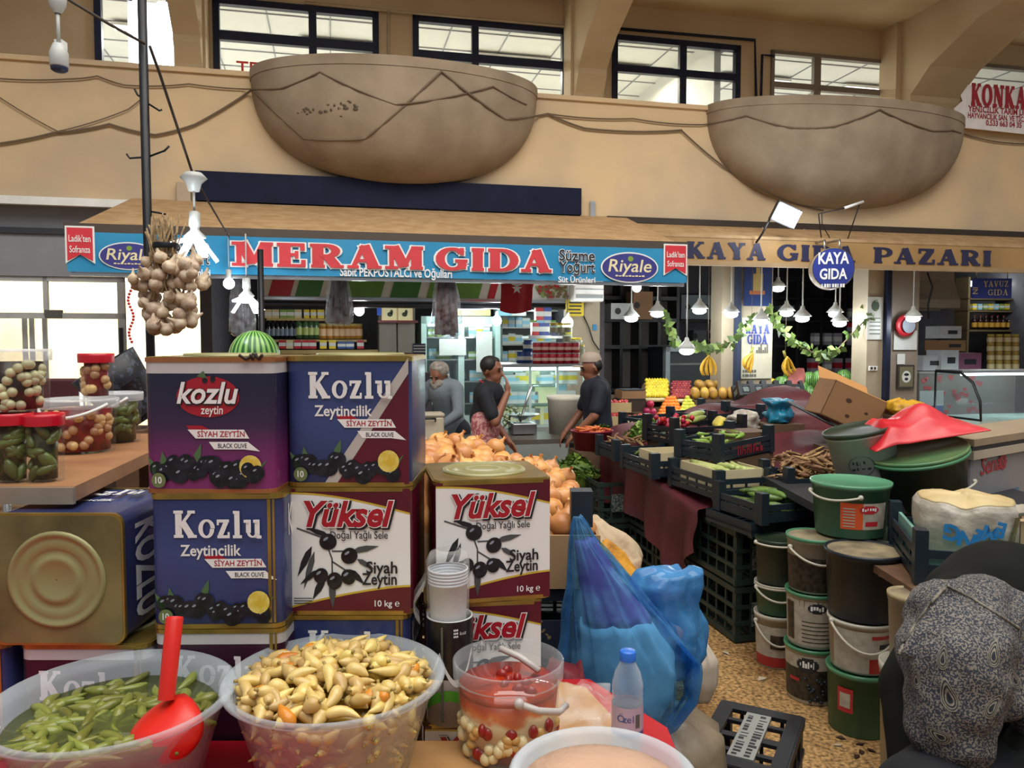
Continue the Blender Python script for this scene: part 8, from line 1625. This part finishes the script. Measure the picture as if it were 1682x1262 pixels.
bd_ = [(rp(1660, 985, 2.2), rp(1690, 1120, 2.25), .12, .13), (rp(1690, 1120, 2.25), rp(1650, 1240, 2.3), .14, .16), (rp(1620, 1010, 2.05), rp(1590, 1070, 1.92), .07, .06), (rp(1600, 1000, 2.15), rp(1490, 1130, 2.05), .06, .05), (rp(1490, 1130, 2.05), rp(1500, 1290, 1.9), .045, .032), (rp(1720, 1030, 2.12), rp(1740, 1180, 1.97), .045, .045), (rp(1740, 1180, 1.97), rp(1640, 1300, 1.85), .045, .032)]
for k in (0, 1): bd_ += [(rp(1640+50*k, 1235, 2.3), V((.05+.2*k-.15, -.12, .47)), .11, .08), (V((-.1+.2*k, -.12, .47)), V((-.12+.2*k, -.05, .07)), .07, .05), (V((-.12+.2*k, -.05, .05)), V((-.13+.2*k, -.2, .04)), .045, .04)]
hand(bd_, rp(1500, 1290, 1.9), (.2, -.5, -.8), (-.7, -.5, .2), .95); hand(bd_, rp(1640, 1300, 1.85), (-.4, -.5, -.6), (.3, -.6, .5), .95)
fuse('body', bd_+cs, SKIN, W, .011, 3, None, el); face(fr, W)
fuse('coat', [(rp(1650, 1000, 2.22), rp(1690, 1120, 2.25), .2, .21), (rp(1690, 1120, 2.25), rp(1660, 1250, 2.3), .215, .23), (rp(1585, 985, 2.22), rp(1740, 985, 2.2), .115, .13), (rp(1580, 1000, 2.15), rp(1492, 1130, 2.06), .1, .08), (rp(1492, 1130, 2.06), rp(1500, 1270, 1.92), .075, .06), (rp(1720, 1020, 2.1), rp(1740, 1180, 1.97), .1, .09), (rp(1740, 1180, 1.97), rp(1650, 1290, 1.87), .08, .06)], COAT, W, .016, 8)
fuse('skirt', [(rp(1660, 1230, 2.3), V((-.12, -.1, .5)), .2, .14), (rp(1700, 1230, 2.3), V((.2, -.1, .5)), .2, .14), (V((-.12, -.1, .5)), V((-.16, -.02, .14)), .15, .17), (V((.2, -.1, .5)), V((.18, -.02, .14)), .15, .17), (V((-.14, -.02, .3)), V((.18, -.02, .3)), .16, .16)], SKIRT, W, .018, 8)
sc = fuse('headscarf', [(hd_+V((0, 0, .03)), hd_+V((-.03, -.03, -.1)), .128, .1), (hd_+V((-.04, -.03, -.1)), rp(1545, 1215, 1.79), .095, .055), (hd_+V((.03, .04, .06)), rp(1610, 1020, 1.98), .12, .12), (rp(1560, 1015, 1.98), rp(1680, 1045, 2.0), .105, .115), (rp(1525, 1060, 1.93), rp(1520, 1110, 1.87), .075, .06), (rp(1570, 985, 2.06), rp(1600, 985, 2.07), .05, .06), (rp(1660, 1050, 1.95), rp(1665, 1130, 1.86), .09, .065), (rp(1665, 1120, 1.88), rp(1640, 1160, 1.82), .06, .04), (rp(1700, 1080, 1.95), rp(1700, 1170, 1.92), .09, .06)], PAI, W, .012, 5)
tx = bpy.data.textures.new('folds', 'CLOUDS'); tx.noise_scale = .075; tx.noise_depth = 1; d_ = sc.modifiers.new('folds', 'DISPLACE'); d_.texture = tx; d_.strength = .038; d_.mid_level = .5; s_ = sc.modifiers.new('s2', 'SMOOTH'); s_.iterations = 2
qa_, ql, qr, qc_ = rp(1556, 955, 1.9), rp(1474, 1075, 1.82), rp(1700, 1052, 1.87), rp(1600, 1105, 1.82)
def flapf(u, v):
    p = qa_*(1-u)*(1-v)+ql*u*(1-v)+qr*(1-u)*v+qc_*u*v; return p+V((0, -.075*sin(pi*u)*sin(pi*v)+.012*noise.noise((u*6, v*6, 2)), .02*sin(pi*u)*sin(pi*v)+.01*noise.noise((u*5, v*7, 9))))
fl = mk('scarf_corner', G().grid(26, 26, flapf), PAI, sc); k_ = fl.modifiers.new('t', 'SOLIDIFY'); k_.thickness = .003
PAC, PAD = mat('paisley_cream', '8f8876', .8, vs=160, col2='6a665c'), mat('paisley_dark', '20242e', .8)
def drop(cx, cy, s_, rot, k0):
    out = []
    for i in range(30):
        a = 2*pi*i/30; r_ = k0*(.5+.0*a); x, y = r_*.62*cos(a), r_*sin(a); y += (max(0, sin(a))**3)*.35*k0; x += .28*k0*max(0, y/k0)**2
        out.append((cx+s_*(x*cos(rot)-y*sin(rot)), cy+s_*(x*sin(rot)+y*cos(rot))))
    return out
from mathutils.bvhtree import BVHTree
bpy.context.view_layer.update(); dg = bpy.context.evaluated_depsgraph_get(); off_ = V((o0.x, o0.y, 0)); VS, FS = [], []
for o in (sc, fl):
    ev = o.evaluated_get(dg); me = ev.to_mesh(); b_ = len(VS); VS += [v.co+off_ for v in me.vertices]; FS += [[b_+q for q in f.vertices] for f in me.polygons]; ev.to_mesh_clear()
bv = BVHTree.FromPolygons(VS, FS)
def onscarf(px, py, lift=.002):
    r = ray(px, py).normalized(); h = bv.ray_cast(EYE, r)
    return None if h[0] is None else h[0]-r*lift-off_
for i, (px, py, s_, rot) in enumerate(((1548, 1085, 32, .1), (1560, 1150, 44, .5), (1546, 1212, 34, 1.2), (1632, 1080, 34, .1), (1628, 1165, 34, -.4), (1505, 1120, 24, .3), (1668, 1120, 26, .6))):
    g = G()
    for k, (a, b) in enumerate(((1, .88), (.78, .66), (.52, .34), (.88, .78), (.66, .52), (.34, .05))):
        A_, B_ = drop(px, -py, s_, rot, a), drop(px, -py, s_, rot, b); vs = [onscarf(x, -z) for x, z in A_+B_]
        if all(v is not None for v in vs) and max(v.y for v in vs)-min(v.y for v in vs) < .12: g.add(vs, [(q, (q+1) % 30, 30+(q+1) % 30, 30+q) for q in range(30)], 0 if k < 3 else 1)
    if g.f: mk('paisley_print', g, [PAC, PAD], sc)
HEM = mat('hem_pale', '8a8274', .8, vs=150, col2='55534f')
for ln in (((1476, 1075), (1500, 1032), (1530, 990), (1556, 962)), ((1556, 962), (1600, 985), (1640, 1010), (1680, 1036))):
    pts = []
    for (x0, y0), (x1, y1) in zip(ln, ln[1:]):
        for k in range(8): v = onscarf(x0+(x1-x0)*k/8, y0+(y1-y0)*k/8, .003); pts += [v] if v is not None else []
    if len(pts) > 3: mk('scarf_hem', G().tube(pts, .004, 5), HEM, sc)
sq = P(1690, 1250, 2.34); W2 = root('low_stool', T(sq.x, sq.y, 0), 'low stool under the seated person', 'stool'); mk('seat', G().bx(-.2, .2, -.15, .15, .1, .13), WOODB, W2)
for x in (-.16, .16):
    for y in (-.12, .12): mk('leg', G().bx(x-.02, x+.02, y-.02, y+.02, 0, .1), WOODB, W2)
